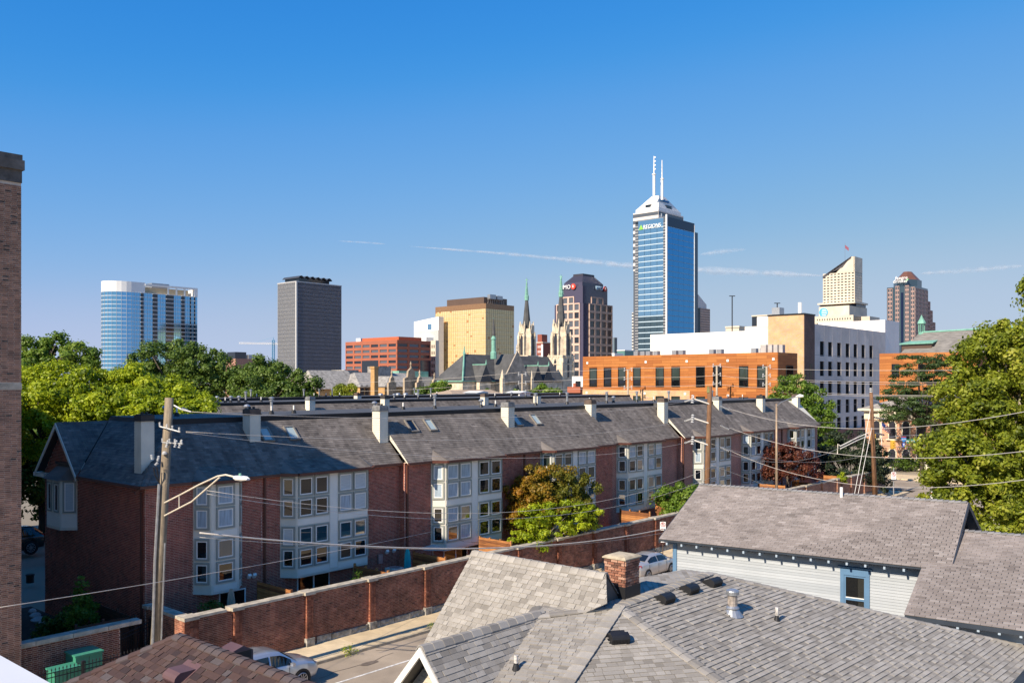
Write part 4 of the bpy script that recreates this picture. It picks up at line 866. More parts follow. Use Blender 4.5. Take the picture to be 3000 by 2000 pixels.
flue(2146, 1796, PLF, .50, .125, RUSTY, GALV, True); flue(2276, 1818, PLF, .36, .045, FLK); flue(1512, 1960, PLV, .32, .048, FLK)
q = MB(); o = Lc(ray_plane(2572, 1800, P_, Q_, H1)); q.cyl((o[0],o[1]+.5,o[2]-.3), (o[0],o[1]+.5,o[2]+.12), .06, n=12); part('flue_pipe', q, BLACK_METAL, gh)

# --- brown hip roof in the corner
Pk = at(522, 1858, 14.2); RF = Frame(GA-math.pi/2, (Pk[0], Pk[1], 0)); zk = Pk[2]; pb = 0.60
br = thing('brown_roofed_house', 'low house with brown shingle hip roof at the bottom edge', 'house', (2, -2, 0), RF); PF[br.name] = RF
SHING_BN = M('brown_shingle', (0.12,0.07,0.065), 0.92, 0.14, 4, tints=[(0.036,0.022,0.023),(0.060,0.034,0.031),(0.083,0.047,0.039),(0.088,0.071,0.072)], fine=0.16)
d_ = 5.2; zl = zk-pb*d_
q = MB(); q.poly([(0,0,zk),(9,0,zk),(9,-d_,zl),(-d_,-d_,zl)]); q.poly([(0,0,zk),(-d_,-d_,zl),(-d_,d_,zl)]); q.poly([(0,0,zk),(-d_,d_,zl),(9,d_,zl),(9,0,zk)]); part('roof', q, UND, br)
shingle_plane(br, [(0,0,zk+.003),(9,0,zk+.003),(9,-d_,zl+.003),(-d_,-d_,zl+.003)], SHING_BN, RF, 0.112, 0.12, 0.27, 0.014, nind=300, tabs=True)
shingle_plane(br, [(0,0,zk+.003),(-d_,-d_,zl+.003),(-d_,d_,zl+.003)], SHING_BN, RF, 0.112, 0.15, 0.27, 0.014, tabs=True)
caps(br, (9,0,zk+.01), (0,0,zk+.01), SHING_BN, 0.2, 0.12, .5); caps(br, (-d_,-d_,zl+.01), (0,0,zk+.01), SHING_BN, 0.2, 0.11, .4)
q = MB(); q.box((-d_+.5,-d_+.5,-.3), (8.5,d_-.5,zl+.1)); part('wall', q, CREAM, br)
MAUVE = M('mauve_vent', (0.12, 0.066, 0.068), 0.55, 0.1, 3)
PLB = (Pk, RF.w((4,0,zk)), RF.w((0,-3,zk-3*pb))); PLBb = (Pk, RF.w((4,0,zk)), RF.w((0,3,zk-3*pb)))
box_vent(br, 530, 1980, PLB, .36, .34, .15, MAUVE)
o = RF.l(RF.w((1.35, .28, zk-.15))); q = MB(); q.loft([[(1.15+.34*a, b, zk-.3+c) for b, c in ((.05,0),(.05,.30),(.25,.36),(.42,.27),(.42,0))] for a in (0, 1)]); part('box_vent', q, MAUVE, br)
q = MB(); q.box((1.49,.08,zk-.2), (1.502,.38,zk-.02)); part('vent_grille', q, BLACK_METAL, br)
# --- parapet edge of the building the view is taken from
A_ = Lc(at(0, 1918, 3.0)); pr = MB()
pr.box((A_[0]-.55, A_[1]-6, A_[2]-.10), (A_[0], A_[1]+1.2, A_[2])); pr.box((A_[0]-.50, A_[1]-6, A_[2]-.9), (A_[0]-.06, A_[1]+1.1, A_[2]-.10))
solo('parapet', pr, M('white_coping', (0.62, 0.63, 0.66), 0.6, 0.08, 1.5), 'white parapet edge cutting the bottom corner of the view', 'parapet', org=A_)
# ---------------------------------------------------------------- trees and shrubs
def leaf_mesh(name, P, Nn, size, tint, mat):
    n = len(P); a = rng.normal(size=(n, 3)); a -= Nn*np.sum(a*Nn, 1)[:, None]; a /= np.linalg.norm(a, axis=1)[:, None]+1e-9
    b = np.cross(Nn, a); s = size*(0.65+0.7*rng.random(n))[:, None]
    V = np.empty((n, 4, 3)); V[:, 0] = P-a*s*0.5; V[:, 1] = P+b*s*0.34+Nn*s*0.08; V[:, 2] = P+a*s*0.55; V[:, 3] = P-b*s*0.34+Nn*s*0.08
    me = bpy.data.meshes.new(name); me.vertices.add(4*n); me.vertices.foreach_set('co', V.reshape(-1))
    me.loops.add(4*n); me.loops.foreach_set('vertex_index', np.arange(4*n, dtype=np.int32))
    me.polygons.add(n); me.polygons.foreach_set('loop_start', np.arange(0, 4*n, 4, dtype=np.int32)); me.polygons.foreach_set('loop_total', np.full(n, 4, np.int32))
    at_ = me.attributes.new('tint', 'FLOAT', 'FACE'); at_.data.foreach_set('value', tint.astype(np.float32)); me.materials.append(mat); me.update(calc_edges=True); return me
def crown_points(lobes, n, clump=0.9, per=55, fill=0.45, flat=0.8, cov=0.84):
    """leaves gathered in puffs over each lobe, with gaps between the puffs"""
    C = []; D = []
    for (x, y, z, rx, ry, rz) in lobes:
        area = 4*math.pi*((rx*ry)**1.6+(rx*rz)**1.6+(ry*rz)**1.6)**(1/1.6)/3**(1/1.6); c = max(5, int(area/(math.pi*clump**2)*cov))
        k = np.arange(c)+0.5; ph = np.arccos(1-2*k/c); thg = math.pi*(1+5**0.5)*k+rng.random()*6
        d = np.stack([np.cos(thg)*np.sin(ph), np.sin(thg)*np.sin(ph), np.cos(ph)], 1)+rng.normal(size=(c, 3))*0.16; d /= np.linalg.norm(d, axis=1)[:, None]
        rad = 0.80+0.26*rng.random(c); inner = rng.random(c) < 0.22; rad[inner] *= 0.62
        keep = (d[:, 2] > -0.75) & (rng.random(c) < 0.94); C.append((np.array([x, y, z])+d*np.array([rx, ry, rz])*rad[:, None])[keep]); D.append(d[keep])
    C, D = np.vstack(C), np.vstack(D); c = len(C); m = max(12, int(n/c)); r = clump*(0.5+0.72*rng.random(c)); ct = rng.random(c)
    o = rng.normal(size=(c, m, 3))+D[:, None, :]*0.55+np.array([0, 0, .25]); o /= np.linalg.norm(o, axis=2)[..., None]
    rr = (0.35+0.65*rng.random((c, m))**0.5)*r[:, None]*(1+.25*rng.normal(size=(c, m))); off = o*rr[..., None]; off[..., 2] *= flat
    P = C[:, None, :]+off; N = o*0.8+rng.normal(size=(c, m, 3))*0.42+np.array([0, 0, .15]); N /= np.linalg.norm(N, axis=2)[..., None]+1e-9
    T = ct[:, None]*0.45+rng.random((c, m))*0.55
    return P.reshape(-1, 3), N.reshape(-1, 3), T.reshape(-1)
BARK = M('bark', (0.11, 0.085, 0.065), 0.95, 0.3, 4, stretch=(4, 4, 0.7)); BARK_PALE = M('pale_bark', (0.30, 0.26, 0.21), 0.9, 0.35, 4)
def lobe(px, py, Y, rx, ry, rdepth=None):
    x, y, z = at(px, py, Y); k = Y/F; return (x, y, z, rx*k, (rdepth*k if rdepth else rx*k*0.85), ry*k)
def tree(name, label, base, lobes, n, leaf, mat, r=0.25, clump=0.9, per=55, bark=BARK, tmod=None, fill=0.45, cat='tree', z0=-0.1, group=None, flat=0.8, cov=0.84):
    t = thing(name, label, cat, (base[0], base[1], 0), WORLD, group); o = (base[0], base[1], 0)
    mb = MB(); top = max(lobes, key=lambda l: l[3]*l[5]); zc = min(l[2]-l[5]*0.4 for l in lobes); mid = (base[0]*.6+top[0]*.4, base[1]*.6+top[1]*.4, max(zc, z0+0.8) if zc > 1.2 else max(zc, z0+.12))
    mb.tube([(base[0], base[1], z0), ((base[0]+mid[0])/2+.1, (base[1]+mid[1])/2, (z0+mid[2])/2), mid], [r*1.25, r, r*.8], 8)
    for l in lobes:
        for j in range(3):
            e = (l[0]+l[3]*random.uniform(-.55, .55), l[1]+l[4]*random.uniform(-.55, .55), l[2]+l[5]*random.uniform(0, .65)); m_ = tuple(mid[i]*.5+e[i]*.5+random.uniform(-.3, .3)*l[3]*.3 for i in range(3))
            mb.tube([mid, m_, e], [r*.5, r*.3, r*.08], 5)
    part('trunk', mb, bark, t, smooth=True)
    P, N, T = crown_points(lobes, n, clump, per, fill, flat, cov)
    if tmod: T = tmod(P, T)
    P = P-np.array(o); me = leaf_mesh('crown', P, N, leaf, np.clip(T, 0, 1), mat)
    c = bpy.data.objects.new('crown', me); COL.objects.link(c); c.parent = t; return t
LIME = leaf_mat('lime_leaves', [(0.065,0.11,0.006),(0.20,0.275,0.010),(0.36,0.44,0.016),(0.56,0.60,0.05)], 0.42)
DEEP = leaf_mat('deep_green_leaves', [(0.024,0.054,0.008),(0.072,0.130,0.016),(0.125,0.195,0.028),(0.19,0.265,0.05)], 0.3)
OLIVE = leaf_mat('yellow_green_leaves', [(0.045,0.070,0.008),(0.15,0.195,0.014),(0.285,0.325,0.026),(0.47,0.46,0.07)], 0.4)
FEATHER = leaf_mat('feathery_leaves', [(0.016,0.036,0.010),(0.038,0.075,0.018),(0.07,0.118,0.028),(0.105,0.15,0.04)], 0.3)
MID = leaf_mat('mid_green_leaves', [(0.04,0.085,0.010),(0.105,0.19,0.018),(0.18,0.275,0.034),(0.28,0.36,0.06)], 0.38)
MAPLE = leaf_mat('turning_maple_leaves', [(0.06,0.085,0.010),(0.15,0.15,0.014),(0.34,0.19,0.018),(0.48,0.17,0.022)], 0.35)
REDL = leaf_mat('dark_red_leaves', [(0.03,0.010,0.009),(0.08,0.022,0.015),(0.14,0.040,0.022),(0.20,0.075,0.035)], 0.3)
DARKL = leaf_mat('blackish_green_leaves', [(0.010,0.020,0.010),(0.026,0.042,0.020),(0.045,0.064,0.030),(0.07,0.09,0.04)], 0.2)
def g2(px, Y): p = at(px, 1117, Y); return (p[0], p[1])
tree('broadleaf_tree', 'bright lime green tree at the left beside the brick building', g2(150, 60), [lobe(85,1135,60,75,58), lobe(170,1130,60,75,50), lobe(250,1150,59,70,55), lobe(120,1200,58,95,70), lobe(215,1215,57,85,60), lobe(40,1180,60,80,80), lobe(130,1290,60,140,100)], 60000, 0.21, LIME, .3, .70, cov=1.1)
tree('broadleaf_tree', 'bright lime green tree rising behind the gabled end of the terrace', g2(420, 59), [lobe(350,1130,60,68,52), lobe(335,1200,57,80,52), lobe(425,1175,59,60,45), lobe(480,1155,60,62,42), lobe(545,1185,58,55,42), lobe(470,1215,57,95,45), lobe(580,1215,57,32,28)], 54000, 0.20, LIME, .3, .64, cov=1.1)
tree('broadleaf_tree', 'dark green round topped tree between the glass tower and the slab tower', g2(510, 112), [lobe(505,1075,112,95,70), lobe(425,1105,112,70,65), lobe(595,1080,112,80,66), lobe(655,1130,112,48,70), lobe(390,1150,112,50,60), lobe(510,1150,112,170,80)], 52000, 0.30, DEEP, .45, 1.0, cov=1.0)
tree('broadleaf_tree', 'dark green tree touching the foot of the slab tower', g2(800, 108), [lobe(745,1100,108,55,48), lobe(805,1112,108,58,46), lobe(860,1135,106,52,48), lobe(905,1155,105,32,36), lobe(715,1140,108,50,50), lobe(800,1160,106,110,50)], 38000, 0.28, DEEP, .4, .9, cov=1.0)
tree('broadleaf_tree', 'green tree top against the sky right of the brick building cornice', g2(130, 88), [lobe(95,1030,88,55,32), lobe(165,1020,88,52,26), lobe(225,1040,88,45,26), lobe(265,1070,88,28,16), lobe(120,1070,88,80,30), lobe(60,1080,88,50,45)], 24000, 0.27, MID, .4, .8)
tree('broadleaf_tree', 'shaded dark tree beyond the driveway at the left', g2(120, 68), [lobe(120,1390,68,100,120), lobe(200,1330,70,90,90), lobe(70,1440,68,70,90), lobe(180,1440,72,60,60)], 20000, 0.26, DEEP, .25, .9)
tree('broadleaf_tree', 'second shaded dark tree beyond the driveway, further left', g2(20, 66), [lobe(10,1360,66,110,130), lobe(60,1300,68,80,80)], 11000, 0.26, DEEP, .25, 1.0)
tree('broadleaf_tree', 'round green tree at the far end of the terrace before the concrete facade', g2(2345, 106), [lobe(2335,1150,106,55,55), lobe(2380,1200,106,55,70), lobe(2300,1190,106,50,60), lobe(2400,1260,105,50,60), lobe(2345,1260,106,90,80)], 22000, 0.24, MID, .25, .75)
def maple_t(P, T): return T*0.45+np.clip((P[:, 2]-3.2)/4.5, 0, 1)*0.35+np.clip((43.0-(P[:, 0]*UX+P[:, 1]*UY))/5, -.1, .45)
tree('maple_tree', 'turning maple with orange and green leaves over the garden wall', g2(1620, 56.3), [lobe(1610,1420,56.3,100,58), lobe(1545,1450,56,65,52), lobe(1680,1440,56.5,65,55), lobe(1620,1480,56.3,115,52), lobe(1530,1520,55.5,42,50), lobe(1700,1500,56.5,45,35), lobe(1720,1530,56,32,26)], 34000, 0.14, MAPLE, .14, .42, tmod=maple_t, fill=.5)
tree('dogwood_tree', 'small lime green dogwood in front of the orange maple', g2(1590, 54.2), [lobe(1580,1510,54.2,50,32), lobe(1555,1560,54,60,35), lobe(1650,1500,54.5,60,30), lobe(1620,1540,54.2,60,30), lobe(1550,1590,53.7,60,22), lobe(1700,1530,55,45,28), lobe(1720,1495,55,32,22)], 11000, 0.15, LIME, .07, .42, bark=BARK_PALE, fill=.6, flat=.5)
tree('broadleaf_tree', 'small bright green tree at the corner of the blue house roof', g2(1985, 67), [lobe(1985,1450,67,48,32), lobe(2015,1470,66.5,40,32), lobe(1955,1480,67,35,26), lobe(1995,1500,66.5,50,28)], 8000, 0.19, MID, .1, .55)
tree('maple_tree', 'dark red maple in front of the far bays of the terrace', g2(2310, 83), [lobe(2270,1335,83,42,32), lobe(2340,1345,83,42,34), lobe(2305,1325,83,40,28), lobe(2300,1375,83,72,34), lobe(2370,1375,83,34,30), lobe(2250,1385,82.5,30,22)], 16000, 0.17, REDL, .13, .5, fill=.55)
tree('broadleaf_tree', 'blackish green tree leaning over the far end of the garden wall', g2(2490, 95), [lobe(2430,1320,95,50,48), lobe(2500,1320,95,62,52), lobe(2560,1345,95,48,58), lobe(2480,1370,95,95,48), lobe(2575,1400,94.5,30,45)], 24000, 0.2, DARKL, .22, .6)
SYC = [lobe(2905,1080,57,110,95), lobe(2990,1060,57,90,110), lobe(2850,1180,56,90,80), lobe(2960,1200,56,120,110), lobe(2800,1330,55,85,72), lobe(2900,1330,55,120,100), lobe(2990,1380,55,110,120), lobe(2840,1430,55,110,80), lobe(2930,1500,54,110,85), lobe(2750,1375,55.5,50,50), lobe(3060,1250,56,100,150), lobe(2800,1245,56,55,55), lobe(2770,1480,55,60,45), lobe(3030,1510,54,100,80), lobe(2960,985,57.5,60,40)]
tree('sycamore_tree', 'large yellow green sycamore filling the right edge of the view', g2(2930, 56.5), SYC, 110000, 0.22, OLIVE, .4, .70, bark=BARK_PALE, fill=.4, cov=1.0)
tree('locust_tree', 'dark feathery locust in front of the orange panelled building', g2(2700, 117), [lobe(2700,1085,117,75,50), lobe(2760,1100,117,65,60), lobe(2640,1150,117,58,42), lobe(2720,1170,117,100,65), lobe(2790,1180,117,60,70), lobe(2650,1215,116,65,35), lobe(2760,1230,116,70,30), lobe(2620,1180,117,30,20)], 34000, 0.22, FEATHER, .25, .85, fill=.6, flat=.4)
tree('broadleaf_tree', 'tall tree outside the frame, one sprig reaching in under the sky', g2(3110, 50), [lobe(3030,850,50,32,26), lobe(3110,900,50,90,90), lobe(3130,1010,50,110,110)], 9000, 0.22, OLIVE, .3, .7)
for px, py, Y, rx, ry, n, mt, lb in ((1010,1150,170,34,24,5000,OLIVE,'small yellow green tree in front of the chateau roof'), (1245,1148,190,22,16,3000,DEEP,'low dark tree right of the chateau gable'), (1293,1135,200,26,18,3000,MID,'round green tree left of the church apse'),
    (1432,1160,190,26,12,3000,DEEP,'dark shrub tree under the apse windows of the church'), (1505,1160,180,20,16,2500,DEEP,'dark tree under the transept gable of the church'), (1548,1160,180,24,16,2500,DEEP,'dark tree right of the transept gable of the church'), (1592,1153,160,30,22,4000,MID,'yellow green tree under the nave of the church'), (1625,1158,165,22,18,3000,MID,'small green tree next to the stone church tower foot')):
    tree('broadleaf_tree', lb, g2(px, Y), [lobe(px,py,Y,rx*.7,ry), lobe(px-rx*.5,py+4,Y,rx*.55,ry*.7), lobe(px+rx*.5,py+3,Y,rx*.55,ry*.75)], n, 0.4, mt, .2, .9)
# shrubs in the patios and beds
def shrub(label, s_, t_, z, w_, h_, n, mat, leaf=0.09, name='shrub'):
    p = GRID.w((s_, t_, 0)); tree(name, label, (p[0], p[1]), [(p[0]+random.uniform(-.2,.2)*w_, p[1]+random.uniform(-.2,.2)*w_, z+h_*(.45+.2*k), w_*(.8-.2*k), w_*(.8-.2*k), h_*.45) for k in range(3)], n, leaf, mat, .04, .25, 40, cat='shrub', fill=.5, z0=z-.1)
shrub('dark leafy shrub with lit tips beside the board fence', 16.6, 39.8, .1, .9, 2.6, 3500, MID, .13)
shrub('low dark shrub at the foot of the gabled end wall', 17.3, 42.6, .1, .9, 1.2, 2500, DEEP, .12)
shrub('clipped dark shrub in the flower bed by the lawn', 16.2, 42.0, .1, .8, 1.0, 2000, DEEP, .12)
shrub('green bush behind the wall corner under the narrow bay', 20.3, 35.2, .6, .75, 1.5, 3500, DEEP, .10)
shrub('small plant behind the wall under the wide bay', 27.6, 34.6, 1.2, .4, 1.1, 900, MID, .10)
shrub('vine tuft hanging over the coping of the garden wall', 87.5, 33.6, 1.7, .55, 1.0, 1500, LIME, .13, 'vine')
shrub('weed tuft growing in the kerb joint near the silver car', 24.75, 31.45, -.03, .32, .16, 260, LIME, .06, 'weed')
shrub('weed tuft growing in the kerb joint further along', 29.9, 31.45, -.03, .26, .16, 220, LIME, .06, 'weed')
for k, (px, Y) in enumerate(((2660, 122), (2690, 122.5), (2725, 122), (2625, 121))):
    p = at(px, 1117, Y); tree('shrub', ['dark green shrub bed left of the house steps', 'second shrub along the orange brick house', 'round shrub under the arched windows', 'low shrub by the corner signpost'][k], (p[0], p[1]), [(p[0], p[1], .7, 1.4, 1.0, .9), (p[0]+.8, p[1], .6, 1.0, .9, .7)], 1600, .2, DEEP if k % 2 else MID, .05, .4, cat='shrub')
# ---------------------------------------------------------------- skyline
def tw(xc, Y, xl, xr, ytop):
    """grid box from its near upright edge (column xc, distance Y) and the columns of its two far edges"""
    p = at(xc, ytop, Y); r = lambda x: (x-CX)/F
    Lv = (r(xl)*Y-p[0])/(-UY-r(xl)*UX) if xl is not None else 0; Lu = (r(xr)*Y-p[0])/(UX-r(xr)*UY) if xr is not None else 0
    s, t, H = GRID.l(p); return s, t, s+Lu, t+Lv, H
def zt(y, Y): return EYE-(y-HY)/F*Y
def pane_set(th, face, pos, A0, A1, z0, z1, nc, nr, fw, fh, mats, name='window', d=.12, skip=None):
    """nc x nr window leaves, each an object of its own"""
    w_, h_ = (A1-A0)/nc, (z1-z0)/nr; lib = []
    for m in (mats if isinstance(mats, list) else [mats]):
        q = MB(); q.box((-w_*fw/2, -d, -h_*fh/2), (w_*fw/2, 0, h_*fh/2)); lib.append(mesh(name, q, m))
    for i in range(nc):
        for j in range(nr):
            if skip and skip(i, j): continue
            a = A0+w_*(i+.5); z = z0+h_*(j+.5); me = lib[random.randrange(len(lib))]
            if face == 'v': put(name, me, th, (a, pos, z))
            else: put(name, me, th, (pos, a, z), -math.pi/2)
def lattice(th, face, pos, A0, A1, z0, z1, nc, nr, fw, fh, mat, proud, name='facade_frame'):
    """piers and spandrels standing proud of the glass"""
    mb = MB(); w_, h_ = (A1-A0)/nc, (z1-z0)/nr; pw, ph = w_*(1-fw), h_*(1-fh)
    def bx(a0, a1, b0, b1, pr):
        if face == 'v': mb.box((a0, pos-pr, b0), (a1, pos, b1), random.random())
        else: mb.box((pos-pr, a0, b0), (pos, a1, b1), random.random())
    for i in range(nc+1): bx(max(A0, A0+w_*i-pw/2), min(A1, A0+w_*i+pw/2), z0, z1, proud)
    for j in range(nr+1): bx(A0, A1, max(z0, z0+h_*j-ph/2), min(z1, z0+h_*j+ph/2), proud*.97)
    return part(name, mb, mat, th, kind='stuff')
def text(parent, s, loc, face, size, mat, ex=.15, name='lettering', sx=1.0, rz=None):
    c = bpy.data.curves.new(name, 'FONT'); c.body = s; c.size = size; c.extrude = ex; c.align_x = 'CENTER'; c.align_y = 'CENTER'; c.materials.append(mat); c.resolution_u = 3
    tmp = bpy.data.objects.new('tmp', c); COL.objects.link(tmp); bpy.context.view_layer.update()
    me = bpy.data.meshes.new_from_object(tmp.evaluated_get(bpy.context.evaluated_depsgraph_get())); bpy.data.objects.remove(tmp); bpy.data.curves.remove(c)
    if not me.materials: me.materials.append(mat)
    o = bpy.data.objects.new(name, me); COL.objects.link(o); o.parent = parent; off = ORG[parent.name]; o['kind'] = 'stuff' if len(s) > 1 else 'thing'
    o.location = tuple(a-b for a, b in zip(loc, off)); o.rotation_euler = (math.pi/2, 0, (0 if face == 'v' else -math.pi/2) if rz is None else rz); o.scale = (sx, 1, 1); return o
def block(th, name, lo, hi, mat): q = MB(); q.box(lo, hi); return part(name, q, mat, th)
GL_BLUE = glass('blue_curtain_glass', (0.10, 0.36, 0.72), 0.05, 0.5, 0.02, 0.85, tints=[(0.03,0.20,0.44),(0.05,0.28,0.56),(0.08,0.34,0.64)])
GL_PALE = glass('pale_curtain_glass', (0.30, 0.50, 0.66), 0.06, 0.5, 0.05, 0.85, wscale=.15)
GL_NAVY = glass('navy_glass', (0.006, 0.012, 0.045), 0.08, 0.5)
GL_DARK = glass('dark_office_glass', (0.018, 0.022, 0.030), 0.08, 0.7, 0.1, wscale=.3); GL_GREY = glass('grey_office_glass', (0.10, 0.11, 0.13), 0.12, 0.6)
WHITE_C = M('white_cladding', (0.80, 0.79, 0.76), 0.6, 0.04, .1); CREAMST = M('cream_limestone', (0.66, 0.58, 0.46), 0.8, 0.08, .1, stain=.1, sscale=.05)
BROWNP = M('bronze_metal', (0.115, 0.075, 0.055), 0.45, 0.08, .2); SLATE = M('slate', (0.085, 0.085, 0.085), 0.75, 0.2, .5, stain=.3, sscale=.3); COPPER = M('verdigris_copper', (0.19, 0.40, 0.31), 0.7, 0.2, .6)
SIGNW = M('sign_white', (0.85, 0.85, 0.83), 0.5, 0.0)

GL_SKY = glass('sky_blue_glass', (0.20, 0.46, 0.66), 0.06, 0.5, 0.06, 0.8, wscale=.12)
# rounded glass tower
Y = 758; p0 = st(385, 822, Y); s0, t0 = p0[0], p0[1]; s1 = on_t(578, t0); H = zt(822, Y)-2; W_ = 29.0
th = thing('glass_tower', 'blue glass apartment tower with rounded end and white crown', 'tower', (s0+20, t0+10, 0))
def plan(o, e=0.0): return [(s1+o, t0-o), (s1+o, t0+W_+o)]+[(s0-(W_/2+e+o)*1.25*math.sin(math.pi*k/14), t0+W_/2+(W_/2+o)*math.cos(math.pi*k/14)) for k in range(15)]
def slabring(z0, z1, o): return [[(a, b, z) for a, b in plan(o)] for z in (z0, z1)]
nf = 23; zb, zt_ = 6.0, H-7.5; fh = (zt_-zb)/nf
for k in range(nf):
    q = MB(); q.loft(slabring(zb+k*fh, zb+k*fh+fh*.90, 0)); part('glass_band', q, GL_SKY, th)
    q = MB(); q.loft(slabring(zb+k*fh+fh*.90, zb+(k+1)*fh, .12)); part('floor_slab', q, WHITE_C, th)
q = MB(); q.loft(slabring(0, zb, .2)); part('base', q, GL_GREY, th)
for px0, px1 in ((412, 421), (447, 461), (486, 509), (531, 541), (556, 560), (568, 572)):
    a, b = on_t(px0, t0), on_t(px1, t0); q = MB(); q.box((a, t0-.25, zb), (b, t0-.02, zt_)); bc = part('balcony_recess_shade', q, GL_DARK, th)  # flat dark strip stands in for the shade of a balcony recess
    for k in range(nf): q = MB(); q.box((a, t0-.9, zb+k*fh+fh*.8), (b, t0-.26, zb+(k+1)*fh)); part('balcony', q, M('balcony_slab', (.5,.5,.5), .7) if k == 0 and px0 == 412 else bpy.data.materials['balcony_slab'], bc)
mb = MB()
for a, b in zip(plan(.12)[2:], plan(.12)[3:]): mb.cyl((a[0],a[1],zb), (a[0],a[1],zt_), .12, n=4)
for k in range(26): mb.box((s0+(s1-s0)*k/26, t0-.15, zb), (s0+(s1-s0)*k/26+.18, t0-.01, zt_))
part('mullions', mb, GALV, th, kind='stuff')
am = s0+(s1-s0)*.2
q = MB(); q.loft([[(a, b, z) for a, b in [(am, t0+.3), (am, t0+W_-.3)]+plan(.1)[2:]] for z in (zt_, H+1.2)]); part('crown_wall', q, WHITE_C, th)
q = MB(); q.box((am, t0-.2, H-1.2), (s1+.3, t0+3, H+.3)); q.box((s1-3, t0-.2, zt_), (s1+.3, t0+W_, H-1.2))
for f in (.42, .58, .74): q.box((am+(s1-am)*f, t0-.2, zt_), (am+(s1-am)*f+1.2, t0+1, H-1.2))
part('crown_frame', q, WHITE_C, th)
block(th, 'penthouse', (am, t0+5, zt_), (s1-6, t0+W_-5, H-2), CONCRETE); block(th, 'mechanical_box', (am+10, t0+8, H-2), (am+26, t0+20, H+2.5), GALV)

# dark slab tower with scalloped crown
Y = 924; s0, t0, s1, t1, H = tw(868.6, Y, 815, 999, 826)
th = thing('slab_tower', 'dark grey slab office tower with scalloped roof pavilion', 'tower', (s0, t0, 0))
block(th, 'core', (s0, t0, 0), (s1, t1, H), GL_DARK)
RIB = M('grey_rib', (0.50, 0.49, 0.48), 0.5, 0.1, .5); RIB2 = M('slim_rib', (0.34, 0.33, 0.36), 0.5, 0.1, .5)
mb = MB()
for k in range(31): x = t0+(t1-t0)*k/30; mb.box((s0-.7, x-.13, 0), (s0, x+.13, H))
for k in range(29): z = H*k/29; mb.box((s0-.3, t0, z), (s0-.01, t1, z+.2))
part('end_ribs', mb, RIB, th, kind='stuff')
mb = MB()
for k in range(49): x = s0+(s1-s0)*k/48; mb.box((x-.10, t0-.75, 0), (x+.10, t0, H))
for k in range(29): z = H*k/29; mb.box((s0, t0-.3, z), (s1, t0-.01, z+.4))
part('side_ribs', mb, RIB2, th, kind='stuff')
block(th, 'corner_pier', (s0-.9, t0-.9, 0), (s0+.6, t0+.6, H+.5), M('pale_pier', (.55,.54,.52), .6)); block(th, 'roof_edge', (s0-.8, t0-.8, H), (s1+.5, t1+.5, H+1), RIB)
pz = zt(804, Y); a0, a1 = s0+(s1-s0)*.10, s0+(s1-s0)*.78
block(th, 'pavilion', (a0, t0+4, H+1), (a1, t1-4, pz-2), GL_DARK)
for k in range(6):
    b0 = a0-2+(a1-a0+4)*k/6; b1 = a0-2+(a1-a0+4)*(k+1)/6
    q = MB(); q.loft([[(b0+(b1-b0)*f, yy, pz-2.6+2.4*math.sin(math.pi*f)) for f in [i/8 for i in range(9)]]+[(b0+(b1-b0)*f, yy, pz-3.1+2.4*math.sin(math.pi*f)) for f in [1-i/8 for i in range(9)]] for yy in (t0+1.5, t1-2)]); part('scallop', q, M('dark_canopy', (.05,.055,.065), .5) if k == 0 else bpy.data.materials['dark_canopy'], th)
for k in range(5): q = MB(); x = a0+(a1-a0)*(k+.5)/5; q.cyl((x, t0+6, pz-1), (x, t0+6, pz+3+2*(k % 2)), .12, n=4); part('antenna', q, GALV, th)

# tower crane
Y = 1150; b = at(801, 1060, Y); zc = zt(1007, Y); th = thing('tower_crane', 'distant construction crane with white jib and blue mast', 'crane', b, WORLD)
JW = M('jib_white', (0.75,0.73,0.70), .6); JB = M('mast_blue', (0.08,0.28,0.45), .6)
def truss(a, b, w_, n):
    mb = MB(); a, b = Vector(a), Vector(b); d = (b-a).normalized(); s_ = d.cross(Vector((0,1,0))).normalized()*w_; f = Vector((0,1,0))*w_
    cs_ = [s_+f, s_-f, -s_-f, -s_+f]
    for c in cs_: mb.cyl(tuple(a+c), tuple(b+c), w_*.22, n=4)
    for i in range(n):
        p, q_ = a+(b-a)*(i/n), a+(b-a)*((i+1)/n)
        for j in range(4): mb.cyl(tuple(p+cs_[j]), tuple(q_+cs_[(j+1) % 4]), w_*.15, n=3)
    return mb
part('mast', truss((b[0],b[1],0), (b[0],b[1],zc+5), 1.3, 24), JB, th, kind='stuff'); part('jib', truss((b[0]+6,b[1],zc), (at(700,1005,Y)[0],b[1],zc+1), .9, 22), JW, th, kind='stuff'); part('counter_jib', truss((b[0],b[1],zc), (b[0]+9,b[1],zc), .9, 5), JW, th, kind='stuff')
q = MB(); q.cyl((b[0],b[1],zc+5), (b[0],b[1],zc+9), .5, .1, 4); q.cyl((b[0],b[1],zc+8.5), (at(745,1005,Y)[0],b[1],zc+1.5), .12, n=3); part('apex', q, JB, th)

# small brick block with roof plant left of the crane
Y = 420; s0, t0, s1, t1, H = tw(690, Y, 660, 764, 1050); th = thing('office_block', 'low pinkish brick block with roof plant behind the dark trees', 'building', (s0, t0, 0)); block(th, 'wall', (s0, t0, 0), (s1, t1, H), M('pink_brick', (.36,.19,.14), .85)); block(th, 'plant_room', (s0+1, t0+2, H), (s0+7, t1, H+3.2), GL_DARK); block(th, 'cooling_unit', (s1-6, t0+1, H), (s1-3, t0+3, H+2), GALV)

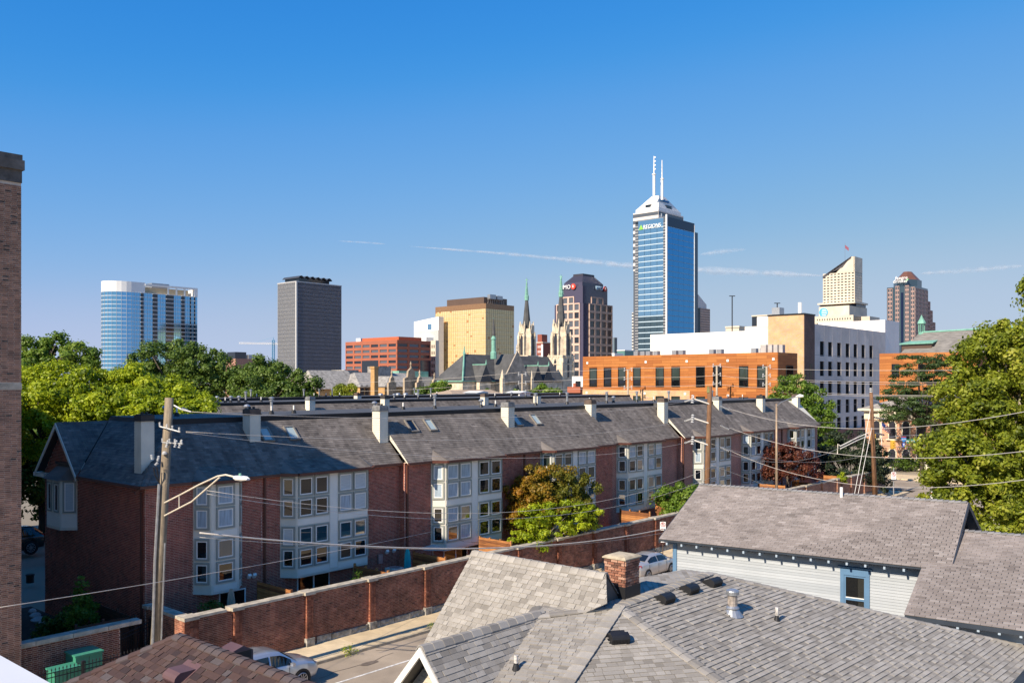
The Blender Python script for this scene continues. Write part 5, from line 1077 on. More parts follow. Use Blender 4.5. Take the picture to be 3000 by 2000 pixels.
# red brick office
Y = 600; s0, t0, s1, t1, H = tw(1163.6, Y, 1012, 1262, 995); RB = M('orange_red_brick', (0.36, 0.115, 0.065), 0.85, 0.08, .1); zlow = H-24.6
th = thing('brick_office', 'five storey red brick office with ribbon windows and brown flank', 'building', (s0, t0, 0)); block(th, 'core', (s0+.5, t0+.5, 0), (s1, t1, H-.6), RB)
hrow = 3.75; fr = dict(fw=.80, fh=.52)
lattice(th, 'u', s0+.5, t0+.5, t1, H-1.6-6*hrow, H-1.6, 6, 6, .82, .50, RB, .5); pane_set(th, 'u', s0+.52, t0+.5, t1, H-1.6-6*hrow, H-1.6, 6, 6, .82, .50, [GL_DARK, GL_GREY], skip=lambda i, j: i in (2, 3) and j < 3)
lattice(th, 'v', t0+.5, s0, s1, H-1.6-6*hrow, H-1.6, 3, 6, .84, .50, RB, .5); pane_set(th, 'v', t0+.52, s0, s1, H-1.6-6*hrow, H-1.6, 3, 6, .84, .50, [GL_DARK, GL_GREY], skip=lambda i, j: i == 2 and j < 3)
block(th, 'parapet', (s0-.02, t0-.02, H-1.6), (s1, t1, H), RB); block(th, 'base', (s0, t0, 0), (s1, t1, H-1.6-6*hrow), RB)
wv = (t1-t0)/6; block(th, 'glass_atrium', (s0-.15, t0+.5+2.05*wv, 10), (s0+.4, t0+.5+3.95*wv, H-1.6-3.2*hrow), GL_DARK); block(th, 'glass_atrium', (s0+(s1-s0)*.68, t0-.15, 10), (s1-.3, t0+.4, H-1.6-3.2*hrow), GL_DARK)
block(th, 'penthouse', (s0+4, t0+3, H), (s1-6, t1-14, H+2.4), M('bright_brick', (.48,.12,.05), .8)); block(th, 'cooling_unit', (s0+4, t1-12, H), (s0+9, t1-7, H+2.6), WHITE_C)

# white angular building
Y = 720; s0, t0, s1, t1, H = tw(1285, Y, 1213, 1300, 927); s9, t9, s8, t8, H9 = tw(1276, 640, 1262, 1286, 997); t9_ = thing('stone_building', 'narrow beige stone building at the foot of the gold tower', 'building', (s9, t9, 0)); block(t9_, 'wall', (s9, t9, 0), (s8, t8, H9), CREAMST); pane_set(t9_, 'u', s9-.01, t9+.4, t8-.4, 12, H9-2, 2, 6, .4, .5, GL_DARK)
th = thing('white_building', 'white angular building with slanted roofline beside the gold tower', 'building', (s0, t0, 0))
q = MB(); q.prism([(s0, t0, 0), (s0, t1, 0), (s0, t1, zt(943, 740)), (s0, t0, H)], (s1-s0, 0, 0)); part('wall', q, WHITE_C, th)
block(th, 'window', (s0-.1, t0+(t1-t0)*.28, zt(964, Y)), (s0, t0+(t1-t0)*.44, zt(947, Y)), GL_PALE)
mb = MB()
for k in range(30): x = t0+(t1-t0)*k/30; mb.box((s0-.25, x, zt(1000, Y)), (s0-.01, x+.25, zt(967, Y)))
part('fins', mb, GALV, th, kind='stuff'); block(th, 'lower_wing', (s0-8, t0+6, 0), (s0-.3, t1+5, zt(988, Y)), WHITE_C)

# gold glass block
Y = 700; s0, t0, s1, t1, H = tw(1423.5, Y, 1276, 1505.6, 888); th = thing('gold_tower', 'gold mirrored glass block with brown penthouse and cooling units', 'tower', (s0, t0, 0))
block(th, 'core', (s0+.3, t0+.3, 0), (s1, t1, H-.5), BROWNP)
GOLD = glass('gold_glass', (0.7, 0.48, 0.16), 0.3, 0.5, 0.02, 0.2, tints=[(0.52,0.24,0.09),(0.72,0.50,0.22),(0.77,0.58,0.29),(0.81,0.65,0.37)], wscale=.1)
nr = 19; zb0, zb1 = 4.0, H-4.2
for face, n_, A0, A1 in (('u', 27, t0, t1), ('v', 15, s0, s1)):
    mb = MB(); dw = (A1-A0)/n_; dz = (zb1-zb0)/nr
    for i in range(n_):
        for j in range(nr):
            for lo_, hi_, tn in ((.02, .62, .5+.2*random.random()), (.64, .985, .72+.2*random.random())):
                tn = 0.05 if random.random() < .018 else tn; a, b_ = A0+dw*(i+.03), A0+dw*(i+.97); c, d = zb0+dz*(j+lo_), zb0+dz*(j+hi_)
                if face == 'u': mb.add([(s0,a,c),(s0,b_,c),(s0,b_,d),(s0,a,d)], [(0,3,2,1)], tn)
                else: mb.add([(a,t0,c),(b_,t0,c),(b_,t0,d),(a,t0,d)], [(0,1,2,3)], tn)
    part('glass_panels', mb, GOLD, th, kind='stuff')
    mb = MB()
    for i in range(n_+1):
        x = A0+dw*i
        if face == 'u': mb.box((s0-.1, x-.07, zb0), (s0+.25, x+.07, zb1))
        else: mb.box((x-.07, t0-.1, zb0), (x+.07, t0+.25, zb1))
    part('mullions', mb, BROWNP, th, kind='stuff')
block(th, 'roof_band', (s0-.2, t0-.2, zb1), (s1, t1, H), M('bronze_band', (.30,.17,.09), .4, metal=.3)); block(th, 'base', (s0, t0, 0), (s1, t1, zb0), BROWNP)
block(th, 'penthouse', (s0+2, t0+4, H), (s1-4, t0+(t1-t0)*.80, zt(868, Y)), BROWNP)
block(th, 'cooling_unit', (s0+6, t0+1, zt(873, Y)), (s0+13, t0+4, zt(860, Y)), GALV); block(th, 'cooling_unit', (s0+14.5, t0+1, zt(873, Y)), (s0+21, t0+4, zt(862, Y)), GALV)
mb = MB()
for k in range(8): mb.cyl((s0+4+k*2.6, t0+2, H), (s0+5.4+k*2.6, t0+2, zt(873, Y)), .15, n=4); mb.cyl((s0+5.4+k*2.6, t0+2, H), (s0+4+k*2.6, t0+2, zt(873, Y)), .15, n=4)
part('unit_frame', mb, RUSTY, th, kind='stuff')

# office tower with hipped glass top and round red sign
Y = 800; s0, t0, s1, t1, H = tw(1709, Y, 1624, 1795, 886); PINK = M('pink_granite', (0.62, 0.44, 0.35), 0.7, 0.05, .1); PURP = glass('violet_glass', (0.075, 0.065, 0.105), 0.12, 0.6)
th = thing('granite_tower', 'pink granite office tower with dark hipped top and round red sign', 'tower', (s0, t0, 0)); block(th, 'core', (s0+.5, t0+.5, 0), (s1, t1, H-.5), PURP)
rowh = (zt(886, Y)-zt(1105, Y))/9
for face, pos, A0, A1 in (('u', s0+.5, t0+4, t1-2.5), ('v', t0+.5, s0+9, s1-.5)):
    lattice(th, face, pos, A0, A1, H-10*rowh, H, 4, 10, .74, .72, PINK, .8); pane_set(th, face, pos-.02, A0, A1, H-10*rowh, H, 4, 10, .72, .70, [GL_DARK, GL_GREY] if face == 'u' else [GL_DARK])
u0 = s0+2.5; v0 = t0+2.5; HU = zt(835, Y)
block(th, 'upper_block', (u0, v0, H-.5), (s1-5, t1-5, HU), PURP)
lattice(th, 'u', u0, t0+12, t1-8, H-.5, H+6.5, 2, 1, .72, .72, PINK, .7); pane_set(th, 'u', u0-.05, t0+12, t1-8, H-.5, H+6.5, 2, 1, .7, .7, GL_GREY)
lattice(th, 'v', v0, s0+15, s1-12, H-.5, H+6.5, 2, 1, .72, .72, PINK, .7); pane_set(th, 'v', v0-.05, s0+15, s1-12, H-.5, H+6.5, 2, 1, .7, .7, GL_GREY)
a0, a1, b0, b1 = u0+2, s1-9, v0+2, t1-8; HB = zt(823, Y); HT = zt(801, Y); ms, mt = (a0+a1)/2, (b0+b1)/2; wx, wy = (a1-a0)*.27, (b1-b0)*.27
block(th, 'attic', (a0, b0, HU), (a1, b1, HB), PURP)
q = MB(); q.loft([[(a0,b0,HB),(a1,b0,HB),(a1,b1,HB),(a0,b1,HB)], [(ms-wx,mt-wy,HT),(ms+wx,mt-wy,HT),(ms+wx,mt+wy,HT),(ms-wx,mt+wy,HT)], [(ms-wx,mt-wy,HT+1.8),(ms+wx,mt-wy,HT+1.8),(ms+wx,mt+wy,HT+1.8),(ms-wx,mt+wy,HT+1.8)]]); part('roof', q, M('dark_glass_roof', (.05,.045,.06), .35), th)
RED = M('sign_red', (0.72, 0.06, 0.03), 0.5)
def roundel(parent, loc, r, face):
    q = MB(); ax = (-1, 0, 0) if face == 'u' else (0, -1, 0); q.cyl(loc, tuple(a+b*.5 for a, b in zip(loc, ax)), r, n=24); d = part('sign_disc', q, RED, parent)
    text(parent, 'B', tuple(a+b*.75 for a, b in zip(loc, ax)), face, r*1.3, SIGNW, .1, rz=(0 if face == 'v' else -math.pi/2))
zs = zt(836, Y); roundel(th, (u0-1.0, on_s(1682, u0), zs), 2.6, 'u'); text(th, 'BMO', (u0-1.2, on_s(1659.5, u0), zs-.2), 'u', 5.4, SIGNW, .3)
zs = zt(837, Y); roundel(th, (on_t(1770, v0), v0-1.0, zs), 2.5, 'v'); text(th, 'BMO', (on_t(1753, v0), v0-1.2, zs-.2), 'v', 5.2, M('sign_pale_blue', (.45,.65,.8), .5), .3)

# white pyramid-topped tower with two masts
Y = 905; s0, t0, s1, t1, H = tw(1929, Y, 1855, 2002, 614.5); th = thing('pyramid_tower', 'tall tower with stepped white pyramid top and two white masts', 'tower', (s0, t0, 0)); LSN = M('pale_limestone', (0.70, 0.65, 0.60), .7, .05, .1)
block(th, 'shaft', (s0+.4, t0+.4, 0), (s1, t1, H-.2), GL_GREY); lattice(th, 'u', s0+.4, t0, t1, H-60, H, 1, 9, 1.0, .55, LSN, .5); lattice(th, 'v', t0+.4, s0, s1, H-60, H, 1, 9, 1.0, .55, LSN, .5)
zt0, zt1 = H, zt(560, Y); ms, mt = (s0+s1)/2, (t0+t1)/2; n_ = 16
for k in range(n_):
    f = k/n_; hw, hh = (s1-s0)/2*(.90-.66*f), (t1-t0)/2*(.90-.66*f); q = MB(); z0, z1 = zt0+(zt1-zt0)*(.0 if k == 0 else .14+.86*(f)), zt0+(zt1-zt0)*(.14+.86*(f+1/n_)); q.box((ms-hw, mt-hh, z0), (ms+hw, mt+hh, min(z1, zt1))); part('pyramid_step', q, WHITE_C, th)
hw = (s1-s0)/2*.78; z0 = zt0+(zt1-zt0)*.22
block(th, 'opening', (ms-hw*1.06, mt-3.2, z0), (ms-hw*.7, mt+3.2, z0+3.6), GL_DARK); block(th, 'opening', (ms-4.5, mt-(t1-t0)/2*.83, z0), (ms+5.5, mt-(t1-t0)/2*.5, z0+4.0), GL_DARK)
text(th, 'salesforce', (on_t(1947, mt-(t1-t0)/2*.62), mt-(t1-t0)/2*.62, zt(577, Y)), 'v', 4.4, M('sign_blue', (.02,.22,.45), .5), .4)
for px, yb, yt_, k in ((1916, 560, 459, 0), (1939.5, 567, 465, 1)):
    b = st(px, yb, Y+6 if k == 0 else Y+14); zz = [zt(y_, Y+8) for y_ in (yb+4, 514+8*k, 513+8*k, yt_)]
    q = MB(); q.cyl((b[0],b[1],zz[0]-4), (b[0],b[1],zz[1]), 1.35, n=10); q.cyl((b[0],b[1],zz[1]), (b[0],b[1],zz[1]+1.2), 2.0, n=10); q.cyl((b[0],b[1],zz[1]+1.2), (b[0],b[1],zz[3]), .75, .4, n=8)
    if k == 0:
        for j in range(4): q.box((b[0], b[1]-2, zz[3]-2-j*4), (b[0]+.5, b[1], zz[3]-.8-j*4))
    part('mast', q, WHITE_C, th)

# blue curtain-wall tower in front of it
Y = 760; s0, t0, s1, t1, H = tw(1953, Y, 1861, 2034, 632); th = thing('curtain_wall_tower', 'blue curtain wall tower with navy roof band and green triangle sign', 'tower', (s0, t0, 0))
block(th, 'core', (s0+.4, t0+.4, 0), (s1, t1, H-1), GL_DARK); zb1 = zt(662, Y); nr = 30; dz = (zb1-2)/nr; WL = M('white_line', (.75,.78,.8), .5)
b0, b1 = t0+(t1-t0)*.10, t0+(t1-t0)*.90
pane_set(th, 'u', s0+.3, b0, b1, 2, zb1, 4, nr, .96, .80, [GL_PALE], name='glass_pane', d=.3); pane_set(th, 'v', t0+.3, s0+1, s1, 2, zb1, 5, nr, .985, .86, GL_BLUE, name='glass_pane', d=.3)  # lit face paler, right face deeper: light put into the glass colours
mb = MB(); mc = MB()
for k in range(nr+1): z = 2+k*dz; mb.box((s0-.02, b0, z-.38), (s0+.2, b1, z+.38)); mc.box((s0+1, t0-.05, z-.22), (s1, t0+.2, z+.22))
part('spandrel_lines', mb, M('pale_spandrel', (.50,.62,.70), .3), th, kind='stuff'); part('spandrel_lines', mc, M('blue_spandrel', (.25,.48,.68), .3), th, kind='stuff')  # spandrel colours repeat the painted lit and shaded sides
for a, b in ((t0, b0), (b1, t1)):
    q = MB(); q.box((s0-.1, a, 0), (s0+.3, b, H-4 if a > b0 else H)); cn = part('corner_strip', q, GL_GREY, th); mb = MB()
    for k in range(60): z = 2+k*(H-6)/60; mb.box((s0-.3, a, z), (s0-.1, b, z+.5))
    part('louvres', mb, RIB, cn, kind='stuff')
block(th, 'corner_mullion', (s0-.6, t0-.6, 0), (s0+.7, t0+.7, H+1.2), WHITE_C); block(th, 'edge_mullion', (s1-.3, t0-.4, 0), (s1+.4, t0+.4, H-2), WHITE_C)
block(th, 'sign_band', (s0-.05, b0, zb1+.5), (s0+.4, b1, H-1.5), GL_PALE); block(th, 'navy_band', (s0+1, t0-.2, zb1+.5), (s1, t0+.3, H-.5), GL_NAVY); block(th, 'roof', (s0, t0, H-1.5), (s1, t1, H-1), GALV)
block(th, 'side_bay', (s1+.4, t0+1.5, 0), (s1+9, t1, zt(658, Y)), glass('slate_glass', (.05,.08,.11), .1, .5)); 
zs = zt(661-7, Y); text(th, 'REGIONS', (s0-.6, on_s(1911.5, s0), zt(657.5, Y)), 'u', 4.9, SIGNW, .25, sx=.88)
q = MB(); tt = on_s(1878.5, s0); z_ = zt(664, Y); q.prism([(s0-.5, tt+2.3, z_), (s0-.5, tt-2.3, z_+.4), (s0-.5, tt, z_+4.6)], (.3, 0, 0)); part('triangle_sign', q, M('sign_green', (.25,.55,.08), .5), th)
mb = MB(); mb.box((s0+2, t0+6, H), (s0+3, t0+7, H+3)); part('roof_mast', mb, GALV, th)

# slim towers behind it
Y = 980; s0, t0, s1, t1, H = tw(2052, Y, 2046, 2080, 902); th = thing('office_tower', 'slim stone and glass tower with sloping glass top behind the blue tower', 'tower', (s0, t0, 0)); block(th, 'core', (s0, t0+.3, 0), (s1, t1+10, H), glass('teal_glass', (.06,.10,.12), .12, .5)); lattice(th, 'v', t0+.3, s0, s1, 0, H, 12, 34, .62, .62, PINK, .4)
q = MB(); q.prism([(s0-3, t0+1, H), (s0+(s1-s0)*.72, t0+1, H), (s0+(s1-s0)*.72, t0+1, zt(890, Y)), (s0-3, t0+1, zt(863, Y))], (0, 14, 0)); part('sloped_top', q, LSN, th)
Y = 980; s0, t0, s1, t1, H = tw(1856, Y, 1851, 1866, 915); th = thing('office_tower', 'slim banded tower edge left of the blue tower', 'tower', (s0, t0, 0)); block(th, 'core', (s0+.3, t0, 0), (s1, t1, H), GL_GREY); lattice(th, 'u', s0+.3, t0, t1, 0, H, 1, 26, 1, .55, LSN, .3)
Y = 1020; s0, t0, s1, t1, H = tw(1800, Y, 1796, 1808, 990); th = thing('office_tower', 'small grey glass tower right of the granite tower', 'tower', (s0, t0, 0)); block(th, 'wall', (s0, t0, 0), (s1, t1, H), glass('dull_grey_glass', (.14,.19,.22), .15, .5)); block(th, 'roof_edge', (s0-.2, t0-.2, H), (s1, t1, H+.8), GALV)  # plain grey glass, one even colour
for xc, xl, xr, yt_, lb, m, Y in ((1830, 1808, 1860, 1027, 'low teal glass building at the foot of the blue tower', 'teal', 620), (1800, 1793, 1826, 1037, 'low white building at the foot of the granite tower', 'white', 560), (2270, 2203, 2345, 922+2, 'dark glass building behind the brick stair tower', 'navy', 420), (2165, 2126, 2190, 959, 'low grey stone building behind the white wall', 'stone', 330), (1590, 1572, 1620, 1004, 'dark red brick apartment block between the church spires', 'brick', 620)):
    s0, t0, s1, t1, H = tw(xc, Y, xl, xr, yt_); th = thing('low_building', lb, 'building', (s0, t0, 0)); mt_ = {'teal': glass('teal_low', (.10,.22,.20), .15, .5), 'white': WHITE_C, 'navy': GL_DARK, 'stone': CREAMST, 'brick': M('oxblood_brick', (.26,.075,.05), .85)}[m]
    block(th, 'wall', (s0, t0, 0), (s1, t1, H), mt_); block(th, 'roof_edge', (s0-.3, t0-.3, H), (s1+.1, t1+.1, H+.6), WHITE_C if m in ('teal', 'white') else CREAMST)
    if m == 'brick': pane_set(th, 'u', s0-.01, t0+1, t1-1, H-18, H-1, 4, 5, .4, .5, [WHITE_C]); block(th, 'stair_tower', (s0+1, t1-4, H), (s0+7, t1, H+6), mt_); block(th, 'white_pier', (s0-.4, t1-6, H-20), (s0, t1-4.5, H-1), WHITE_C)

# stone tower with slanted top on a banked base
Y = 1070; s0, t0, s1, t1, H = tw(2504, Y, 2411, 2526, 751); th = thing('stone_tower', 'cream stone tower with slanted dark roof and flag', 'tower', (s0, t0, 0)); zb = zt(885, Y); zr = zt(795, Y); zs = zt(802, Y)
tm = t0+(t1-t0)*.58
q = MB(); q.prism([(s0+.4, t0, zb), (s0+.4, t1, zb), (s0+.4, t1, zs), (s0+.4, tm, zr), (s0+.4, t0, H)], (s1-s0, 0, 0)); part('shaft', q, GL_DARK, th)
q = MB(); q.prism([(s0-.2, t0, zr), (s0-.2, tm, zr), (s0-.2, t0+4, H), (s0-.2, t0, H)], (1, 0, 0)); q.box((s0-.2, t0-.2, zr), (s1, t0+1.5, H)); part('top_wall', q, CREAMST, th)
q = MB(); q.prism([(s0-.3, t1+.3, zs), (s0-.3, tm-8, zr+6), (s0-.3, t0+4, H+.5), (s0-.3, t0+4, H-2), (s0-.3, t1, zs-3)], (s1-s0, 0, 0)); part('slanted_roof', q, M('dark_slate_roof', (.07,.065,.075), .5), th)
lattice(th, 'u', s0+.4, t0, t1, zb, zr, 9, 11, .62, .40, CREAMST, .5); lattice(th, 'v', t0+.4, s0, s1, zb, H-14, 7, 13, .45, .45, CREAMST, .5); block(th, 'blank_flank', (s0, t0-.12, zr+2), (s1, t0+.3, H), CREAMST)
b = s0+6; q = MB(); q.cyl((b, t0+14, H-12), (b, t0+14, zt(708, Y)), .18, n=4); fp = part('flagpole', q, GALV, th); q = MB(); z_ = zt(712, Y); q.prism([(b, t0+14, z_), (b, t0+9.5, z_-4), (b, t0+9.5, z_-8), (b, t0+14, z_-4)], (.1, 0, 0)); part('flag', q, M('flag_cloth', (.25,.08,.12), .8), fp)
s2, t2, s3, t3, H2_ = tw(2505, Y-14, 2395, 2543, 884); block(th, 'canopy_slab', (s2, t2, zt(890, Y)), (s3, t3, zt(885, Y)), CREAMST); block(th, 'recess', (s0-3, t0-3, zt(898, Y)), (s1+4, t1+3, zt(890, Y)), GL_NAVY)
s2, t2, s3, t3, H2_ = tw(2488, Y-20, 2399, 2540, 894); block(th, 'podium', (s2, t2, 0), (s3, t3, H2_), CREAMST)
q = MB(); c = (s2-.3, t2+(t3-t2)*.84, zt(915, Y)); q.cyl(c, (c[0]-.4, c[1], c[2]), 5.4, n=20); gd_ = part('globe_sign', q, M('globe_blue', (.08,.42,.65), .5), th)
for k, (zz, w_) in enumerate(((3.2, 3.4), (1.2, 4.6), (-1.0, 4.9), (-3.2, 3.9))): q = MB(); q.box((c[0]-.55, c[1]-w_*.9, c[2]+zz-.35), (c[0]-.41, c[1]+w_*.45, c[2]+zz+.35)); part('globe_stripe', q, SIGNW, gd_)
s2, t2, s3, t3, H2_ = tw(2500, Y-60, 2386, 2527, 922); block(th, 'lower_wing', (s2, t2, 0), (s3, t3, H2_), CREAMST); pane_set(th, 'u', s2-.01, t2+2, t3-2, zt(975, Y-60), zt(926, Y-60), 14, 4, .35, .42, GL_DARK, d=.1)
mb = MB()
for k in range(10): mb.box((s2+1+k*(s3-s2-2)/10, t2-.2, H2_-28), (s2+1+(k+.45)*(s3-s2-2)/10, t2-.01, H2_-1))
part('slot_windows', mb, GL_DARK, th, kind='stuff')
s2, t2, s3, t3, H2_ = tw(2548, Y-50, 2523, 2577, 926); block(th, 'side_wing', (s2, t2, 0), (s3, t3, H2_), CREAMST)

# granite tower with octagonal copper-brown roof
Y = 900; s0, t0, s1, t1, H = tw(2682, Y, 2598, 2741, 837); th = thing('granite_tower', 'brown granite tower with octagonal copper roof and white lettering', 'tower', (s0, t0, 0)); BG = glass('blue_grey_glass', (.045,.075,.10), .12, .55); RG = M('rose_granite', (.36,.24,.21), .7, .06, .1)
s1a = s0+(s1-s0)*.62; block(th, 'core', (s0+.4, t0+.4, 0), (s1a, t1, H), BG)
for a, b, dz_ in ((.03, .16, 0), (.22, .36, 2), (.56, .70, 2), (.80, .97, 0)):
    A0, A1 = t0+(t1-t0)*a, t0+(t1-t0)*b; lattice(th, 'u', s0+.4, A0, A1, 0, H-1+dz_, 2, 24, .62, .66, RG, .5)
block(th, 'glass_strip', (s0-.1, t0+(t1-t0)*.42, 0), (s0+.4, t0+(t1-t0)*.50, H-6), GL_NAVY)
lattice(th, 'v', t0+.4, s0, s1a, 0, H-2, 9, 24, .75, .70, RG, .35); 
for k, f in enumerate((.62, .74, .86, 1.0)):
    a0 = s0+(s1-s0)*f; zz = zt([0, 874, 900, 935][k], Y) if k else H; 
    if k: block(th, 'step_block', (s0+(s1-s0)*(.62 if k == 1 else (.74 if k == 2 else .86))+.05, t0+.5, 0), (a0, t1-3, zz), BG); lattice(th, 'v', t0+.45, s0+(s1-s0)*(.62 if k == 1 else (.74 if k == 2 else .86))+.05, a0, 0, zz, 3, 20, .7, .7, RG, .35)
ms, mt = (s0+s1a)/2, (t0+t1)/2; ra, rb_ = (s1a-s0)/2, (t1-t0)/2; zz = [H, zt(815, Y), zt(791, Y)]
oct_ = lambda kx, z: [(ms+ra*kx*math.cos(math.pi/8+math.pi/4*i)*1.05, mt+rb_*kx*math.sin(math.pi/8+math.pi/4*i)*1.05, z) for i in range(8)]
q = MB(); q.loft([oct_(.86, zz[0]-1), oct_(.86, zz[1])]); part('drum', q, BG, th); q = MB(); q.loft([oct_(.80, zz[1]), oct_(.32, zz[2]), oct_(.28, zz[2]+1)]); part('roof', q, M('brown_copper', (.16,.075,.05), .5, .1, .2), th)
text(th, 'faegre', (s0-.8, on_s(2642, s0), zt(811.5, Y)), 'u', 5.0, SIGNW, .3); text(th, 'drinker', (s0-.8, on_s(2639, s0), zt(821, Y)), 'u', 5.0, SIGNW, .3); mt = on_s(2656, s0)+11
q = MB(); q.prism([(s0-.8, mt-9.5, zt(823, Y)), (s0-.8, mt-10.5, zt(823, Y)), (s0-.8, mt-13.5, zt(815, Y)), (s0-.8, mt-12, zt(815, Y))], (.3, 0, 0)); part('sign_tick', q, M('sign_lime', (.10,.5,.12), .5), th)

# ---------------------------------------------------------------- church with twin spires
th = thing('church', 'gothic stone church with slate roofs and two green tipped spires', 'church', st(1500, 1117, 300)); TAN = M('tan_limestone', (0.68, 0.57, 0.42), 0.85, 0.25, .6, stain=.35, sscale=.4); WIN = glass('lead_glass', (.03,.03,.04), .2, .5)
def spire(px, ytop, yg, ys, hw_px, Y):
    c = st(px, 1117, Y); k = Y/F; s_, t_ = c[0], c[1]; w_ = hw_px*k; sp = MB(); zg, zs_ = zt(yg, Y), zt(ys, Y)
    q = MB(); q.box((s_-w_, t_-w_, 0), (s_+w_, t_+w_, zt(1045, Y))); tb = part('bell_tower', q, TAN, th)
    q = MB(); oc = lambda r, z: [(s_+r*math.cos(math.pi/8+math.pi/4*i), t_+r*math.sin(math.pi/8+math.pi/4*i), z) for i in range(8)]
    q.loft([oc(w_*1.0, zt(1045, Y)), oc(w_*.92, zt(985, Y)), oc(w_*.72, zs_)]); part('belfry', q, TAN, tb)
    q = MB(); q.loft([oc(w_*.62, zs_-2), oc(w_*.20, zg)]); part('slate_spire', q, SLATE, tb)
    q = MB(); q.loft([oc(w_*.27, zg), oc(w_*.27, zg+1.8), oc(w_*.20, zg+2.2), oc(w_*.09, zg+6.5), oc(w_*.12, zg+6.8), oc(w_*.04, zg+8.2), oc(w_*.03, zt(ytop, Y)-1.2)]); q.box((s_-.1, t_-.7, zt(ytop, Y)-1.0), (s_+.1, t_+.7, zt(ytop, Y)-.7)); q.box((s_-.1, t_-.1, zt(ytop, Y)-1.3), (s_+.1, t_+.1, zt(ytop, Y)))
    for j in range(7):
        for i in range(0, 8, 2): a = math.pi/8+math.pi/4*i; r = w_*(.27-.024*j); q.lathe((s_+r*math.cos(a), t_+r*math.sin(a), zg+1.2+j*.75), [(.14,0),(.03,.4)], 4)
    part('green_finial', q, COPPER, tb)
    pin = MB()
    for i in range(8):
        a = math.pi/8+math.pi/4*i
        for r, z0, z1, pr in ((w_*.86, zt(1000, Y), zs_+1.2, .28), (w_*1.06, zt(1050, Y), zt(985, Y), .34)):
            x, y = s_+r*math.cos(a), t_+r*math.sin(a); pin.box((x-pr, y-pr, z0), (x+pr, y+pr, z1)); pin.lathe((x, y, z1), [(pr*1.5, 0), (pr*1.1, .25), (.06, 1.9)], 6)
    for i in range(4):
        a = math.pi/2*i; r = w_*1.05; x, y = s_+r*math.cos(a+math.pi/4)*1.25, t_+r*math.sin(a+math.pi/4)*1.25; pin.box((x-.5, y-.5, 0), (x+.5, y+.5, zt(1062, Y))); pin.lathe((x, y, zt(1062, Y)), [(.7, 0), (.1, 3.4)], 6)
    part('pinnacles', pin, TAN, tb, kind='stuff')
    for dx, dy, ang in ((-1, 0, -math.pi/2), (0, -1, 0)):
        q = MB(); q.prism([(-.8,-.1,0),(.8,-.1,0),(.8,-.1,6.5),(0,-.1,8.5),(-.8,-.1,6.5)], (0,.1,0)); put('lancet', mesh('lancet', q, WIN), tb, (s_+dx*(w_*.93), t_+dy*(w_*.93), zt(1040, Y)), ang)
        q = MB(); q.prism([(-1.5,-.3,0),(1.5,-.3,0),(0,-.3,4.2)], (0,.5,0)); put('gablet', mesh('gablet', q, TAN), tb, (s_+dx*(w_*.84), t_+dy*(w_*.84), zt(978, Y)), ang)
        for zz in (zt(1105, Y), ):
            q = MB(); q.prism([(-.55,-.1,0),(.55,-.1,0),(.55,-.1,6),(0,-.1,7.2),(-.55,-.1,6)], (0,.1,0)); put('lancet', mesh('lancet', q, WIN), tb, (s_+dx*w_, t_+dy*w_, zz), ang)
        q = MB(); q.box((-w_-.15,-.2,0), (w_+.15,.1,.5)); put('string_course', mesh('string_course', q, TAN), tb, (s_+dx*w_, t_+dy*w_, zt(1045, Y)), ang)
        q = MB(); q.box((-w_-.12,-.15,0), (w_+.12,.1,.4)); put('string_course', mesh('string_course', q, TAN), tb, (s_+dx*w_, t_+dy*w_, zt(1068, Y)), ang)
spire(1543, 814, 880, 963, 24, 372); spire(1643.5, 804, 870, 958, 27, 342)
Y = 300; a = st(1360, 1037, Y); ns0, nt0 = a[0], a[1]; ZRg = a[2]; ns1 = on_t(1606, nt0); hw = 7.2; ZEv = zt(1117, Y)
def gable(th, name, p0, p1, w_, zr, ze, mat, hip0=0.0, wallm=None):
    """ridge from p0 to p1 (plan), half width w_; hip0 pulls the first end's ridge inward"""
    d = Vector((p1[0]-p0[0], p1[1]-p0[1])); L_ = d.length; d.normalize(); n = Vector((-d.y, d.x)); a = Vector(p0); b = Vector(p1); r0 = a+d*hip0
    A = [(a-n*w_, ze), (a+n*w_, ze), (b+n*w_, ze), (b-n*w_, ze), (r0, zr), (b, zr)]; q = MB(); q.add([(p.x, p.y, z) for p, z in A], [(0,3,5,4), (1,4,5,2), (0,4,1), (2,5,3), (0,1,2,3)]); part(name, q, mat, th)
    if wallm:
        q = MB(); w2 = w_*.93; C = [a-n*w2+d*.4, b-n*w2-d*.1, b+n*w2-d*.1, a+n*w2+d*.4]; q.prism([(p.x, p.y, 0) for p in C], (0,0,ze+.01)); part(name.replace('roof', 'wall'), q, wallm, th)
gable(th, 'nave_roof', (ns0-8, nt0), (ns1, nt0), hw, ZRg, ZEv, SLATE, 8.0, TAN)
ts = on_t(1498, nt0-8); gable(th, 'transept_roof', (ts, nt0-10.5), (ts, nt0+6), 7.4, ZRg+.2, ZEv, SLATE, 0, TAN)
q = MB(); q.prism([(ts-7.8, nt0-10.4, ZEv-.5), (ts, nt0-10.4, ZRg+1.2), (ts+7.8, nt0-10.4, ZEv-.5)], (0, -.5, 0)); part('transept_gable', q, M('shaded_limestone', (.40,.34,.27), .85, .25, .6, stain=.3, sscale=.4), th)  # darker limestone copy: the gable's shade is put into its colour
q = MB(); q.prism([(ts-1.7, nt0-11.0, 2), (ts+1.7, nt0-11.0, 2), (ts+1.7, nt0-11.0, 8), (ts, nt0-11.0, 11), (ts-1.7, nt0-11.0, 8)], (0, .1, 0)); part('transept_window', q, WIN, th)
